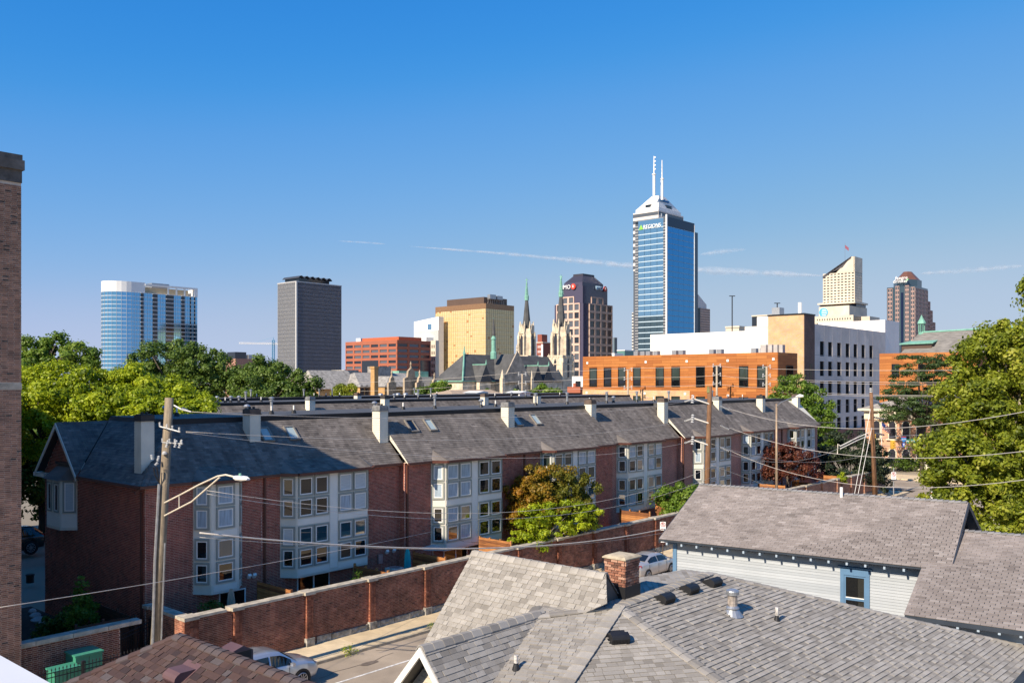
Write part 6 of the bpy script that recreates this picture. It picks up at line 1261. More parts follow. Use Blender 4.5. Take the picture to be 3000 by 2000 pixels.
for x in (ts-7.6, ts+7.6): q = MB(); q.box((x-.6, nt0-11.3, 0), (x+.6, nt0-10, ZEv+1)); q.lathe((x, nt0-10.7, ZEv+1), [(.8,0),(.1,3)], 6); part('buttress', q, TAN, th)
q = MB(); q.lathe((ts, nt0-10.7, ZRg+1.2), [(.5,0),(.3,.8),(.5,1),(.05,2.4)], 6); part('finial', q, TAN, th)
for x in (ts-14, ts+13, ts+19): gable(th, 'aisle_gable_roof', (x, nt0-9.2), (x, nt0), 2.9, ZEv+5.6, ZEv-.2, SLATE, 0, TAN); q = MB(); q.box((x-.12, nt0-9.3, ZEv+5.5), (x+.12, nt0-3, ZEv+5.8)); q.lathe((x, nt0-9.2, ZEv+5.7), [(.3,0),(.05,1.5)], 5); part('copper_ridge', q, COPPER, th)
q = MB(); q.box((ns0-8.2, nt0-hw-.2, ZEv-.1), (ts-7.5, nt0-hw+.1, ZEv+.25)); q.box((ns0-8.3, nt0-hw, ZEv-.1), (ns0-7.9, nt0+hw, ZEv+.25)); part('copper_gutter', q, COPPER, th)
q = MB(); q.tube([(ns0-8, nt0-hw, ZEv+.1), (ns0, nt0, ZRg+.1)], .3, 4); q.lathe((ns0, nt0, ZRg), [(.6,0),(.3,1),(.1,2.6)], 6); part('copper_hip', q, COPPER, th)
for k in range(3): q = MB(); q.prism([(-1.2,-.1,0),(1.2,-.1,0),(1.2,-.1,4),(0,-.1,6),(-1.2,-.1,4)], (0,.1,0)); put('lancet', mesh('lancet', q, WIN), th, (ns0-7.65, nt0-4.5+k*4.5, 1.5), -math.pi/2)
for x in (ns0-4, ns0+3): q = MB(); q.prism([(-1,-.1,0),(1,-.1,0),(1,-.1,4),(0,-.1,6),(-1,-.1,4)], (0,.1,0)); put('lancet', mesh('lancet', q, WIN), th, (x, nt0-hw*.94, 1.5), 0)
c = st(1446, 1117, 305); q = MB(); oc = lambda r, z: [(c[0]+r*math.cos(math.pi/4*i), c[1]+r*math.sin(math.pi/4*i), z) for i in range(8)]; zr0 = ZRg-1.5
q.loft([oc(1.05, zr0), oc(1.05, zr0+2.2), oc(.75, zr0+2.6), oc(.7, zr0+6.5), oc(.95, zr0+6.8), oc(.4, zr0+8)]); fl_ = part('fleche', q, COPPER, th)
q = MB(); q.loft([oc(.62, zr0+8), oc(.18, zr0+14)]); part('fleche_spire', q, SLATE, fl_); q = MB(); q.loft([oc(.2, zr0+14), oc(.05, zt(948, 305))]); part('fleche_tip', q, COPPER, fl_)
block(th, 'vestry', (ns0-24, nt0+6, 0), (ns0-9, nt0+16, ZEv+1.5), CREAMST); block(th, 'vestry_roof', (ns0-23, nt0+7, ZEv+1.5), (ns0-10, nt0+15, ZEv+3.4), COPPER)

# ---------------------------------------------------------------- chateau style brick hall and its neighbours
Y = 215; OCH = M('ochre_brick', (0.50, 0.30, 0.125), 0.85, 0.15, .6, stain=.15, sscale=.3); MSL = M('mottled_slate', (0.30, 0.28, 0.25), 0.8, 0.4, 1.4)
a = st(1055, 1120, Y); th = thing('brick_hall', 'chateau style ochre brick hall with mottled slate roof and tall chimney', 'building', a); s0, t0 = a[0], a[1]
s1 = on_t(1245, t0); zE = zt(1133, Y); zR = zt(1090, Y)
block(th, 'wall', (s0, t0, 0), (s1, t0+16, zE), OCH); gable(th, 'roof', (s0-.4, t0+8), (s1+.5, t0+8), 8.6, zR, zE, MSL, 5.0)
gable(th, 'wing_roof', (s0+9, t0-3.5), (s0+9, t0+8), 4.2, zR-1.0, zE, MSL, 3.2, OCH); gable(th, 'wing_roof', (s0-9, t0+10), (s0+4, t0+10), 6, zR+.5, zE-.5, MSL, 1.0, OCH)
c = st(1097, 1117, Y-4); q = MB(); q.box((c[0]-.6, c[1]-.7, 0), (c[0]+.6, c[1]+.7, zt(1080, Y))); q.box((c[0]-.75, c[1]-.85, zt(1080, Y)), (c[0]+.75, c[1]+.85, zt(1080, Y)+.5)); part('chimney', q, OCH, th)
SHST = M('carved_stone', (.42,.33,.23), .85, .3, .8, stain=.3)
for px, w_, hgt in ((1150, 1.2, 3.6), (1206, 2.2, 5.6), (1232, 1.2, 3.6), (1275, 1.2, 3.0)):
    c = st(px, 1117, Y-6 if px < 1240 else Y); q = MB(); z0 = zE-1.0
    q.prism([(c[0]-w_, c[1], 0), (c[0]+w_, c[1], 0), (c[0]+w_, c[1], z0+hgt*.55), (c[0]+w_*.55, c[1], z0+hgt*.6), (c[0]+w_*.45, c[1], z0+hgt*.85), (c[0], c[1], z0+hgt), (c[0]-w_*.45, c[1], z0+hgt*.85), (c[0]-w_*.55, c[1], z0+hgt*.6), (c[0]-w_, c[1], z0+hgt*.55)], (0, .6, 0)); g_ = part('dormer_gable', q, SHST, th)
    q = MB(); q.lathe((c[0], c[1]+.3, z0+hgt), [(.25,0),(.15,.5),(.28,.7),(.04,1.5)], 6); part('finial', q, SHST, g_)
for k, px in enumerate((1022, 1040, 1060, 1075, 1105, 1128, 1150, 1163, 1178, 1206)):
    c = st(px, 1117, Y-9); q = MB(); q.prism([(-.55,-.08,0),(.55,-.08,0),(.55,-.08,2.0),(.3,-.08,2.5),(0,-.08,2.7),(-.3,-.08,2.5),(-.55,-.08,2.0)], (0,.1,0)); put('arched_window', mesh('arched_window', q, WIN), th, (on_t(px, t0-.02), t0-.02, zt(1160, Y)), 0)
block(th, 'parapet', (s0, t0-.25, zE-.3), (s1, t0+.1, zE+.2), SHST); block(th, 'penthouse', (s0+10.5, t0+6, zR-1), (s0+15, t0+10, zR+1.6), MSL)
a = st(1022, 1112, 250); q = MB(); q.box((a[0]-1.5, a[1], 0), (a[0]+3.5, a[1]+6, zt(1083, 250))); part('slate_stack', q, MSL, th)
Y = 240; s0, t0, s1, t1, H = tw(968, Y, 924, 1010, 1131); th = thing('brick_building', 'low ochre brick building with roof plant left of the chateau roof', 'building', (s0, t0, 0)); block(th, 'wall', (s0, t0, 0), (s1, t1+4, H), OCH); block(th, 'copper_edge', (s0-.2, t0-.2, H), (s1, t1+4, H+.3), COPPER); block(th, 'roof_room', (s0+2, t0+3, H), (s0+9, t0+8, zt(1103, Y)), CREAMST); 
q = MB(); q.lathe((s0+1.5, t1-1, H), [(1.8,0),(1.8,.6),(1.3,1.6),(.3,2.2)], 12); part('roof_dome', q, GALV, th)
for k in range(3): block(th, 'window', (s0-.08, t0+1.0+k*1.6, 7.2), (s0, t0+1.7+k*1.6, 9.4), WIN)
Y = 165; a = st(1330, 1142, Y); th = thing('hipped_roof_house', 'low house with plain tan hip roof behind the third terrace row', 'house', a); gable(th, 'roof', (a[0]-7, a[1]), (a[0]+10, a[1]), 7.5, a[2], zt(1160, Y)-.6, M('tan_shingle', (.40,.30,.21), .9, .1, 1), 6, OCH)
for px, lb in ((1396, 'white gabled roof monitor under the church apse'), (1520, 'white gabled roof monitor under the transept')):
    c = st(px, 1160, 130); th = thing('roof_monitor', lb, 'monitor', c); block(th, 'wall', (c[0]-1.2, c[1]-1.2, 0), (c[0]+1.2, c[1]+1.2, zt(1150, 130)), WHITE_C); gable(th, 'roof', (c[0], c[1]-1.5), (c[0], c[1]+1.5), 1.5, zt(1145, 130), zt(1150, 130), WHITE_C)
c = st(1690, 1165, 140); th = thing('gabled_house', 'dark gabled roof end just left of the orange panelled building', 'house', c); gable(th, 'roof', (c[0], c[1]-3), (c[0], c[1]+8), 3, zt(1158, 140), zt(1172, 140), SLATE, 0, WHITE_C)
s0, t0, s1, t1, H = tw(1700, 235, 1662, 1712, 1133); th = thing('brick_building', 'low orange brick building at the foot of the church tower', 'building', (s0, t0, 0)); block(th, 'wall', (s0, t0, 0), (s1, t1, H), RB); block(th, 'chimney', (s0+1, t1-2, H), (s0+1.8, t1-1.2, H+1), RB)
s0, t0, s1, t1, H = tw(1712, 300, 1676, 1722, 1102); th = thing('white_building', 'small white building between the church tower and the orange building', 'building', (s0, t0, 0)); block(th, 'wall', (s0, t0, 0), (s1, t1, H), WHITE_C); block(th, 'window', (s0-.1, t0+1.5, H-4), (s0, t1-1.5, H-1.6), GL_DARK)

# ---------------------------------------------------------------- orange panelled building, white and concrete blocks beyond the cross street
ORM = M('orange_panel', (0.45, 0.165, 0.04), 0.6, 0.12, .4, tints=[(0.38,0.125,0.028),(0.43,0.15,0.034),(0.48,0.178,0.042)], stain=.12, sscale=.15); BLKF = M('black_frame', (.012,.012,.013), .45)
def panelled(th, face, pos, A0, A1, z0, z1, pw=3.2, ph=.44, skip=()):
    lib = []
    for tn in (0, .5, 1):
        q = MB(); q.box((0, -.06, .012), (pw-.02, 0, ph-.012), tn); lib.append(mesh('panel', q, ORM))
    z = z1-ph; k = 0
    while z > z0:
        a = A0-(k % 2)*pw*.5
        while a < A1-.05:
            b0, b1 = max(a, A0), min(a+pw, A1); a += pw; segs = [(b0, b1)]
            for w0, w1, y0, y1 in skip:
                if y0-.02 < z+ph/2 < y1+.02: segs = [q_ for s_ in segs for q_ in ((s_[0], min(s_[1], w0)), (max(s_[0], w1), s_[1])) if q_[1]-q_[0] > .05]
            for c0, c1 in segs:
                sc_ = ((c1-c0)/pw, 1, 1); me = lib[random.randrange(3)]
                if face == 'v': put('panel', me, th, (c0, pos, z), sc=sc_)
                else: put('panel', me, th, (pos, c1, z), -math.pi/2, sc_)
        z -= ph; k += 1
def tall_window(th, face, pos, a0, a1, z0, z1, kind=0):
    w_, h_ = a1-a0, z1-z0; q = MB(); ring(q, w_, h_, .10, -.14, 0); q.box((-w_/2+.1, -.10, -h_*.17), (w_/2-.1, 0, -h_*.17+.09)); loc = ((a0+a1)/2, pos, (z0+z1)/2) if face == 'v' else (pos, (a0+a1)/2, (z0+z1)/2)
    f = put('window', mesh('window', q, BLKF), th, loc, 0 if face == 'v' else -math.pi/2)
    q = MB(); q.box((-w_/2+.1, -.05, -h_/2+.1), (w_/2-.1, 0, -h_*.17)); put('pane', mesh('pane', q, pane_mat('dark')), f, (0,0,0))
    q = MB(); q.box((-w_/2+.1, -.05, -h_*.17+.09), (w_/2-.1, 0, h_/2-.1)); put('pane', mesh('pane', q, pane_mat('green' if kind else 'dark')), f, (0,0,0))
Y = 127; s0, t0, s1, t1, H = tw(2278, Y, 1708, 2335, 1031); th = thing('panelled_building', 'orange panelled apartment building with black framed windows', 'building', (s0, t0, 0))
block(th, 'wall', (s0, t0, 0), (s1, t1, H-.05), M('orange_backing', (.30,.09,.02), .7)); wins = []
tcol = lambda px: on_s(px, s0)
ztop = lambda y, px: zat(y, s0, tcol(px))
cols = [(1728,1750), (1770,1792), (1812,1834), (1856,1878), (1922,1946), (1968,1993), (2040,2066), (2090,2116), (2166,2193), (2219,2247)]
zr1 = (H-5.05, H-1.95); zr2 = (H-9.6, H-6.5)
for a, b in cols:
    for z0, z1 in (zr1, zr2): wins.append((tcol(b), tcol(a), z0, z1))
tb0 = tcol(2022)
panelled(th, 'u', s0, t0, t1, 3.0, H-.02, skip=wins+[(tb0, t1, 0, H-5.6)])
BRP = brick_tex('mixed_brick', (.60,.36,.11), (.55,.34,.24), (.56,.44,.30), .25, .085); q = MB(); 
def holed(mb, pos, A0, A1, z0, z1, holes, d):
    hs = sorted(holes); a = A0
    for w0, w1, y0, y1 in hs: mb.box((pos-d, a, z0), (pos, w0, z1)); mb.box((pos-d, w0, z0), (pos, w1, y0)); mb.box((pos-d, w0, y1), (pos, w1, z1)); a = w1
    mb.box((pos-d, a, z0), (pos, A1, z1))
holed(q, s0, tb0, t1, 3.0, H-5.6, [w for w in wins if w[2] < H-6 and w[0] > tb0], .12); part('brick_storey', q, BRP, th)
for i, w in enumerate(wins): tall_window(th, 'u', s0-.02, *w, kind=random.random() < .75)
panelled(th, 'v', t0, s0, s1, 3.0, H-.02, skip=[(s0+2.6, s0+5.0, H-7, H-1.9)]); tall_window(th, 'v', t0-.02, s0+2.6, s0+5.0, H-5.05, H-1.9)
for px, zz in ((1722,H-1.1), (1893,H-1.1), (2013,H-1.1), (2133,H-1.1), (2267,H-1.0), (1720,H-6.1), (1890,H-6.1), (2008,H-6.1), (2134,H-6.3)): block(th, 'wall_vent', (s0-.16, tcol(px)-.18, zz-.18), (s0-.06, tcol(px)+.18, zz+.18), WHITE_C)
for px in (1832, 1852, 1868, 1890, 1945, 1965, 2055, 2078, 2180, 2205): block(th, 'roof_unit', (s0+3, tcol(px)-.4, H), (s0+3.9, tcol(px)+.4, H+.75), GALV)
for px in (2240, 2257, 2273, 2288): c = st(px, 1030, 131); block(th, 'roof_unit', (c[0]-.45, c[1]-.45, H), (c[0]+.45, c[1]+.45, H+1.2), M('unit_grey', (.42,.40,.38), .6) if px == 2240 else bpy.data.materials['unit_grey'])
# white wall, brick stair tower, concrete facade
Y = 152; s0, t0, s1, t1, H = tw(2355, Y, 2250, 2386, 921); th = thing('apartment_block', 'white and grey concrete apartment block with mixed brick stair tower', 'building', (s0, t0, 0))
q = MB(); q.box((s0, t0, 0), (s1, t1, H)); part('stair_tower', q, BRP, th); block(th, 'stair_flank', (s0+.15, t0-.06, 0), (s1, t0, H), brick_tex('shaded_mixed_brick', (.10,.05,.04), (.16,.085,.065), (.2,.15,.12), .25, .085)); block(th, 'roof_edge', (s0-.1, t0-.15, H), (s1+.1, t1+.1, H+.25), BLKF)  # flank of the same tower, its shade put into darker brick colours
for zz in (H-8.4, H-13.2, H-18): block(th, 'slot_window', (s1-2.2, t0-.12, zz-4), (s1-1.2, t0-.06, zz), BLKF)
GL_SLOT = M('slot_glass', (.012,.012,.013), .85, 0, spec=.05); BLKS = M('slot_frame', (.010,.010,.011), .85, 0, spec=.05)
CLAD = M('white_panel', (.80,.775,.72), .6, .03, .2); GREYC = M('grey_concrete', (.72,.63,.56), .8, .1, .4, stain=.18, sscale=.15)
zw = zat(965, s0+4, t1); tl = on_s(1905, s0+4)
pn = 8
for k in range(pn): a, b = t1+(tl-t1)*k/pn, t1+(tl-t1)*(k+1)/pn; block(th, 'white_panel', (s0+4, a+.015, 0), (s0+4.3, b-.015, zw), CLAD)
block(th, 'white_core', (s0+4.31, t1, 0), (s0+16, tl, zw-.1), CLAD)
block(th, 'roof_room', (s0+6, t1+.5, zw), (s0+12, t1+5, zw+2.6), WHITE_C); block(th, 'roof_room', (s0+9, t1+2, zw+2.6), (s0+11, t1+3.5, zw+4.4), GALV); q = MB(); q.cyl((s0+10, t1-1.5, H-1), (s0+10, t1-1.5, H+3), .35, n=8); part('flue', q, WHITE_C, th)
gt = t0+1.2; zc_ = zat(947, s1, gt); e1 = on_t(2590, gt); e2 = on_t(2632, gt)
slots = [2404, 2428, 2454, 2479, 2502, 2525, 2548]; ctr = [on_t(x, gt) for x in slots]; rows = [(zat(1000, ctr[0], gt), zat(1043, ctr[0], gt)), (zat(1058, ctr[0], gt), zat(1101, ctr[0], gt)), (zat(1117, ctr[0], gt), zat(1158, ctr[0], gt)), (zat(1172, ctr[0], gt), zat(1213, ctr[0], gt)), (zat(1226, ctr[0], gt), zat(1266, ctr[0], gt))]
q = MB(); hw_ = .95
edges = [s1]+[x for c in ctr for x in (c-hw_, c+hw_)]+[e1]
for i in range(0, len(edges), 2): q.box((edges[i], gt-.28, 3), (edges[i+1], gt, zc_))
for c in ctr:
    zs_ = [3]+[z for r in rows[::-1] for z in (r[1], r[0])]+[zc_]
    for i in range(0, len(zs_), 2): q.box((c-hw_, gt-.275, zs_[i]), (c+hw_, gt, zs_[i+1]))
part('concrete_facade', q, GREYC, th); block(th, 'facade_core', (s1, gt, 0), (e1, gt+12, zc_-.1), GREYC)
for c in ctr:
    for a, b in rows: q = MB(); q.box((c-hw_+.02, gt-.08, b), (c+hw_-.02, gt+.02, a)); f_ = part('window', q, BLKS, th); q = MB(); q.box((c-hw_*.5, gt-.12, b+.1), (c+hw_-.1, gt-.085, a-.1)); part('pane', q, GL_SLOT, f_)
for k in range(1, 4): z = 3+(zc_-3)*k/4.2; block(th, 'panel_joint', (s1, gt-.285, z-.03), (e1, gt-.28, z+.03), RIB2)
block(th, 'end_block', (e1, gt-.2, 0), (e2, gt+14, zat(937, e1, gt)), M('white_concrete', (.82,.77,.73), .7, .05, .3)); block(th, 'podium', (s1-1, gt-1.2, 0), (e1, gt+10, 3.0), brick_tex('podium_brick', (.16,.06,.05), (.20,.08,.06), (.2,.15,.12), .25, .085))
for px, ya, yb in ((2145, 868, 968), (2277, 889, 950)):
    b = at(px, yb, 190); lp = thing('lamp_post', 'dark double headed lamp post above the %s' % ('white wall' if px < 2200 else 'brick stair tower'), 'lamp post', b, WORLD, group='lamp posts on the parking deck'); zz = zt(ya, 190); q = MB(); q.cyl((b[0], b[1], 8), (b[0], b[1], zz), .12, n=6); part('pole', q, BLKF, lp); q = MB(); q.box((b[0]-.6, b[1]-.2, zz), (b[0]+.6, b[1]+.2, zz+.14)); part('lamp_head', q, BLKF, lp)
# second orange wing, slate roofed hall, brick house
Y = 140; s0, t0, s1, t1, H = tw(2860, 122, 2577, 2900, 1040); H = zt(1044, 146); th = thing('panelled_building', 'orange panelled wing behind the feathery locust', 'building', (s0, t0, 0)); block(th, 'wall', (s0, t0, 0), (s0+14, t1, H), M('orange_backing_b', (.30,.09,.02), .7)); wn_ = [(on_s(b, s0), on_s(a, s0), zat(1103, s0, on_s(a, s0)), zat(1066, s0, on_s(a, s0))) for a, b in ((2613, 2635), (2690, 2712))]
panelled(th, 'u', s0, t0, t1, 3, H, skip=wn_)
for w in wn_: tall_window(th, 'u', s0-.02, *w)
Y = 260; a = st(2632, 1038, Y); th = thing('slate_hall', 'hall with long mottled slate roof and green copper ridge', 'building', a); e = st(3150, 1038, 215); zR, zE = zt(972, Y), zt(1042, Y)
dd = Vector((e[0]-a[0], e[1]-a[1])).normalized(); nn = Vector((-dd.y, dd.x)) if (-dd.y*0+dd.x*1) > 0 else Vector((dd.y, -dd.x)); nn = nn if depth(a[0]+nn.x, a[1]+nn.y) > depth(a[0], a[1]) else -nn
f1 = Vector((a[0], a[1])); f2 = Vector((e[0], e[1])); w_ = 9.0
q = MB(); q.add([(f1.x, f1.y, zE), (f2.x, f2.y, zE), (f2.x+nn.x*w_, f2.y+nn.y*w_, zR), (f1.x+nn.x*w_, f1.y+nn.y*w_, zR), (f1.x+nn.x*2*w_, f1.y+nn.y*2*w_, zE), (f2.x+nn.x*2*w_, f2.y+nn.y*2*w_, zE)], [(0,1,2,3), (3,2,5,4), (0,3,4), (1,5,2)]); part('roof', q, M('hall_slate', (.21,.195,.175), .8, .3, .5, stretch=(1,1,6)), th)
q = MB(); q.tube([(f1.x+nn.x*w_, f1.y+nn.y*w_, zR), (f2.x+nn.x*w_, f2.y+nn.y*w_, zR)], .35, 5); part('copper_ridge', q, COPPER, th)
q = MB(); q.prism([(f1.x+nn.x, f1.y+nn.y, 0), (f2.x+nn.x, f2.y+nn.y, 0), (f2.x+nn.x*2*w_, f2.y+nn.y*2*w_, 0), (f1.x+nn.x*2*w_, f1.y+nn.y*2*w_, 0)], (0,0,zE)); part('wall', q, OCH, th)
c = f1+nn*w_+dd*.8; q = MB(); q.lathe((c.x, c.y, zR-3), [(.9,0),(.9,3)], 8); q.lathe((c.x, c.y, zR+2.6), [(1.2,0),(1.1,.5),(.5,1.6),(.08,2.6)], 8)
for k in range(8): a_ = math.pi/4*k; q.cyl((c.x+.8*math.cos(a_), c.y+.8*math.sin(a_), zR), (c.x+.8*math.cos(a_), c.y+.8*math.sin(a_), zR+2.6), .12, n=4)
part('cupola', q, COPPER, th)
dpos = f1+nn*2.6+dd*4; q = MB(); q.prism([(dpos.x-dd.x*5, dpos.y-dd.y*5, zE+1), (dpos.x+dd.x*5, dpos.y+dd.y*5, zE+1), (dpos.x+dd.x*5+nn.x*4, dpos.y+dd.y*5+nn.y*4, zE+1), (dpos.x-dd.x*5+nn.x*4, dpos.y-dd.y*5+nn.y*4, zE+1)], (0,0,2.3)); dm = part('dormer', q, BROWNP, th); q = MB(); q.prism([(dpos.x-dd.x*6-nn.x*.6, dpos.y-dd.y*6-nn.y*.6, zE+3.3), (dpos.x+dd.x*6-nn.x*.6, dpos.y+dd.y*6-nn.y*.6, zE+3.3), (dpos.x+dd.x*4.6+nn.x*4, dpos.y+dd.y*4.6+nn.y*4, zE+4.3), (dpos.x-dd.x*4.6+nn.x*4, dpos.y-dd.y*4.6+nn.y*4, zE+4.3)], (0,0,.3)); part('dormer_roof', q, COPPER, dm)
# italianate brick house on the corner
hs = 128.0; t0 = on_s(2960, hs); t1 = on_s(2535, hs); zc_ = zat(1196, hs, t1); ITB = brick_tex('salmon_brick', (.55,.24,.12), (.62,.30,.17), (.55,.42,.33), .22, .075, var=.1); TRM = M('pale_trim', (.66,.60,.46), .7, .06, .5)
th = thing('brick_house', 'salmon brick corner house with arched windows and bracketed cornice', 'house', (hs, t1, 0)); block(th, 'wall', (hs, t0, 0), (hs+12, t1, zc_-.3), ITB); block(th, 'cornice', (hs-.8, t0-.6, zc_-.3), (hs+12.8, t1+.8, zc_), TRM); block(th, 'frieze', (hs-.2, t0, zc_-1.5), (hs, t1+.1, zc_-.3), TRM)
q = MB(); q.add([(hs-.6, t0, zc_), (hs+12, t0, zc_), (hs+12, t1+.6, zc_), (hs-.6, t1+.6, zc_), (hs+6, t0+5, zc_+2.2), (hs+6, t1-5, zc_+2.2)], [(0,3,5,4), (1,4,5,2), (0,4,1), (2,5,3)]); part('roof', q, MSL, th)
br_ = MB(); br_.box((-.5,-.12,0), (0,.12,1.0)); bm2 = mesh('bracket', br_, TRM)
for k in range(16): put('bracket', bm2, th, (hs-.2, t1-1-k*1.1, zc_-1.3))
zr_ = [(zat(1281, hs, t1), zat(1230, hs, t1)), (zat(1362, hs, t1), zat(1310, hs, t1))]
for px in (2569, 2615, 2655, 2697, 2740):
    for j, (z0, z1) in enumerate(zr_):
        c = on_s(px, hs); w_ = .85; pts = [(-w_*.5,0), (w_*.5,0), (w_*.5,z1-z0-.4), (w_*.3,z1-z0-.1), (0,z1-z0), (-w_*.3,z1-z0-.1), (-w_*.5,z1-z0-.4)]
        q = MB(); q.prism([(x*1.35, -.12, z*1.04-.05) for x, z in pts], (0,.12,0)); f_ = put('window', mesh('window', q, TRM), th, (hs, c, z0), -math.pi/2); q = MB(); q.prism([(x, -.18, z) for x, z in pts], (0,.06,0)); put('pane', mesh('pane', q, WIN), f_, (0,0,0)); q = MB(); q.box((-.8,-.3,-.22), (.8,0,-.06)); put('sill', mesh('sill', q, TRM), f_, (0,0,0))
block(th, 'foundation', (hs-.15, t0, 0), (hs, t1, 1.2), TRM)
# ---------------------------------------------------------------- poles
def insul(mb, a, b, n=5, r=.06):
    a, b = Vector(a), Vector(b)
    for i in range(n): p = a+(b-a)*((i+.2)/n); q_ = a+(b-a)*((i+.8)/n); mb.tube([tuple(p), tuple(q_)], [r, r*.55], 7)
PY = 33.3; PB = at(447, 1117, PY); PT = at(496, 1165, PY)
pl = thing('utility_pole', 'weathered wooden utility pole with street lamp arm near the gabled end wall', 'utility pole', (PB[0], PB[1], 0), WORLD); P3 = lambda x, y, d=0: at(x, y, PY+d)
q = MB(); q.tube([(PB[0], PB[1], -.2), tuple((a+b)/2 for a, b in zip((PB[0], PB[1], 0), PT)), PT], [.21, .185, .155], 14); part('pole', q, POLE_WOOD, pl, smooth=True)
q = MB(); q.tube([P3(466, 1417, -.22), P3(454, 1640, -.24), P3(447, 1890, -.26), P3(444, 2030, -.26)], .055, 8); part('conduit', q, GALV, pl)
q = MB(); q.tube([P3(483, 1590, -.2), P3(472, 1890, -.2)], .03, 6); part('conduit', q, GALV, pl)
for (x0, y0, x1, y1) in ((468, 1249, 528, 1265), (476, 1296, 535, 1300)):
    q = MB(); q.tube([P3(x0, y0, -.1), P3(x1, y1, -.5)], .032, 6); ca = part('crossarm', q, GALV, pl)
    for f in (.0, .35, .62, .95):
        b = Vector(P3(x0, y0, -.1)).lerp(Vector(P3(x1, y1, -.5)), f); q = MB(); insul(q, tuple(b+Vector((0,0,.02))), tuple(b+Vector((0,0,.17))), 3, .045); part('insulator', q, CERAMIC, ca)
for x, y, dx, dy in ((487, 1310, 6, -22), (512, 1310, 6, -22), (524, 1312, 8, -22), (446, 1345, -3, -14), (462, 1350, 4, -16), (455, 1362, 8, -8)):
    q = MB(); insul(q, P3(x, y, -.45), P3(x+dx, y+dy, -.45), 4, .055); part('cutout', q, CERAMIC, pl)
q = MB(); q.lathe(P3(482, 1326, -.22), [(.09,-.06),(.10,0),(.04,.06)], 10); part('insulator', q, CERAMIC, pl)
for x in (450, 459): q = MB(); q.tube([P3(x, 1368, -.4), P3(x+4, 1390, -.35), P3(468, 1417, -.22)], .022, 6); part('cable', q, BLACK_METAL, pl)
# lamp arm over the street
vd = Vector((UY, -UX, 0)); A0 = Vector(P3(482, 1472, -.15)); tip = A0+vd*4.95; tip.z = A0.z+1.35
def along(f, dz): p = A0.lerp(tip, f); return (p.x, p.y, A0.z+dz)
ARM = M('lamp_arm_paint', (.60,.54,.44), .5, .1, 2)
q = MB(); q.tube([tuple(A0), along(.25, .42), along(.5, .86), along(.75, 1.25), along(.86, 1.34), along(1.0, 1.30)], .031, 8); ar = part('lamp_arm', q, ARM, pl)
q = MB(); q.tube([(A0.x, A0.y, A0.z-.48), along(.4, .22), along(.78, 1.22)], .030, 8); q.tube([along(.22, .38), along(.22, -.12)], .018, 5); part('brace', q, ARM, ar)
h0 = Vector(along(.97, 1.28)); h1 = h0+vd*.85; hs_ = Vector((UX, UY, 0))
q = MB(); q.loft([[tuple(h0+vd*(.85*f)+hs_*w_*a+Vector((0,0,z_*b))) for a, b in ((-1,0),(-.7,1),(.7,1),(1,0),(.7,-.7),(-.7,-.7))] for f, w_, z_ in ((0,.06,.05),(.25,.15,.09),(.7,.17,.08),(1,.08,.03))]); lh = part('lamp_head', q, PAINT_WHITE, ar); q = MB(); q.cyl(tuple(h0+vd*.35+Vector((0,0,.08))), tuple(h0+vd*.35+Vector((0,0,.17))), .045, n=8); part('photocell', q, COPPER, ar)
q = MB(); q.tube([P3(510, 1187, -.2), P3(530, 1198, -.3), P3(560, 1206, -.4)], .03, 6); insul(q, P3(533, 1196, -.3), P3(550, 1202, -.3), 4, .06); part('dead_end', q, CERAMIC, pl)
def simple_pole(name, label, px, t, ytop, r, mat, arms=(), lean=0):
    s_ = on_t(px, t); Y = depth(s_, t); b = at(px-lean, 1117, Y); top = at(px, ytop, Y); o = thing(name, label, 'utility pole', (b[0], b[1], 0), WORLD)
    q = MB(); q.tube([(b[0], b[1], -.2), tuple((x+y)/2 for x, y in zip((b[0], b[1], 0), top)), top], [r*1.2, r, r*.8], 10); part('pole', q, mat, o, smooth=True); return o, Y
p2, Y2 = simple_pole('utility_pole', 'brown utility pole with three steel arms behind the blue house roof', 2080, 32.2, 1131, .2, POLE_BROWN, lean=14)
for y in (1175, 1232, 1296):
    q = MB(); q.tube([at(2078, y+8, Y2-.1), at(2032, y-7, Y2-.3)], .055, 7); a_ = part('arm', q, PAINT_PANEL, p2); q = MB(); insul(q, at(2028, y+6, Y2-.3), at(2030, y-20, Y2-.3), 4, .13); insul(q, at(2026, y-5, Y2-.3), at(2005, y+2, Y2-.3), 6, .085); part('insulator', q, CERAMIC, a_)
    q = MB(); insul(q, at(2110, y+14, Y2), at(2136, y+26, Y2-.2), 7, .08); part('insulator', q, CERAMIC, p2)
q = MB(); q.cyl(at(2077, 1150, Y2), at(2077, 1131, Y2), .17, .12, n=8); part('pole_top', q, M('mossy_wood', (.20,.20,.08), .9), p2)
p3, Y3 = simple_pole('utility_pole', 'brown utility pole with white guy wires by the street corner', 2552, 32.2, 1150, .21, POLE_BROWN, lean=-12)
q = MB(); insul(q, at(2551, 1150, Y3), at(2551, 1135, Y3), 3, .16); part('insulator', q, CERAMIC, p3)
for x0, y0, x1, y1 in ((2550, 1198, 2500, 1465), (2554, 1252, 2510, 1465)): q = MB(); q.cyl(at(x0, y0, Y3-.3), at(x1, y1, Y3-6), .022, n=5); part('guy_wire', q, PAINT_WHITE, p3)
for x0, y0, x1, y1 in ((2560, 1176, 2585, 1184), (2560, 1222, 2592, 1228), (2562, 1268, 2592, 1274)): q = MB(); insul(q, at(x0, y0, Y3), at(x1, y1, Y3), 6, .12); part('insulator', q, GL_GREY, p3)
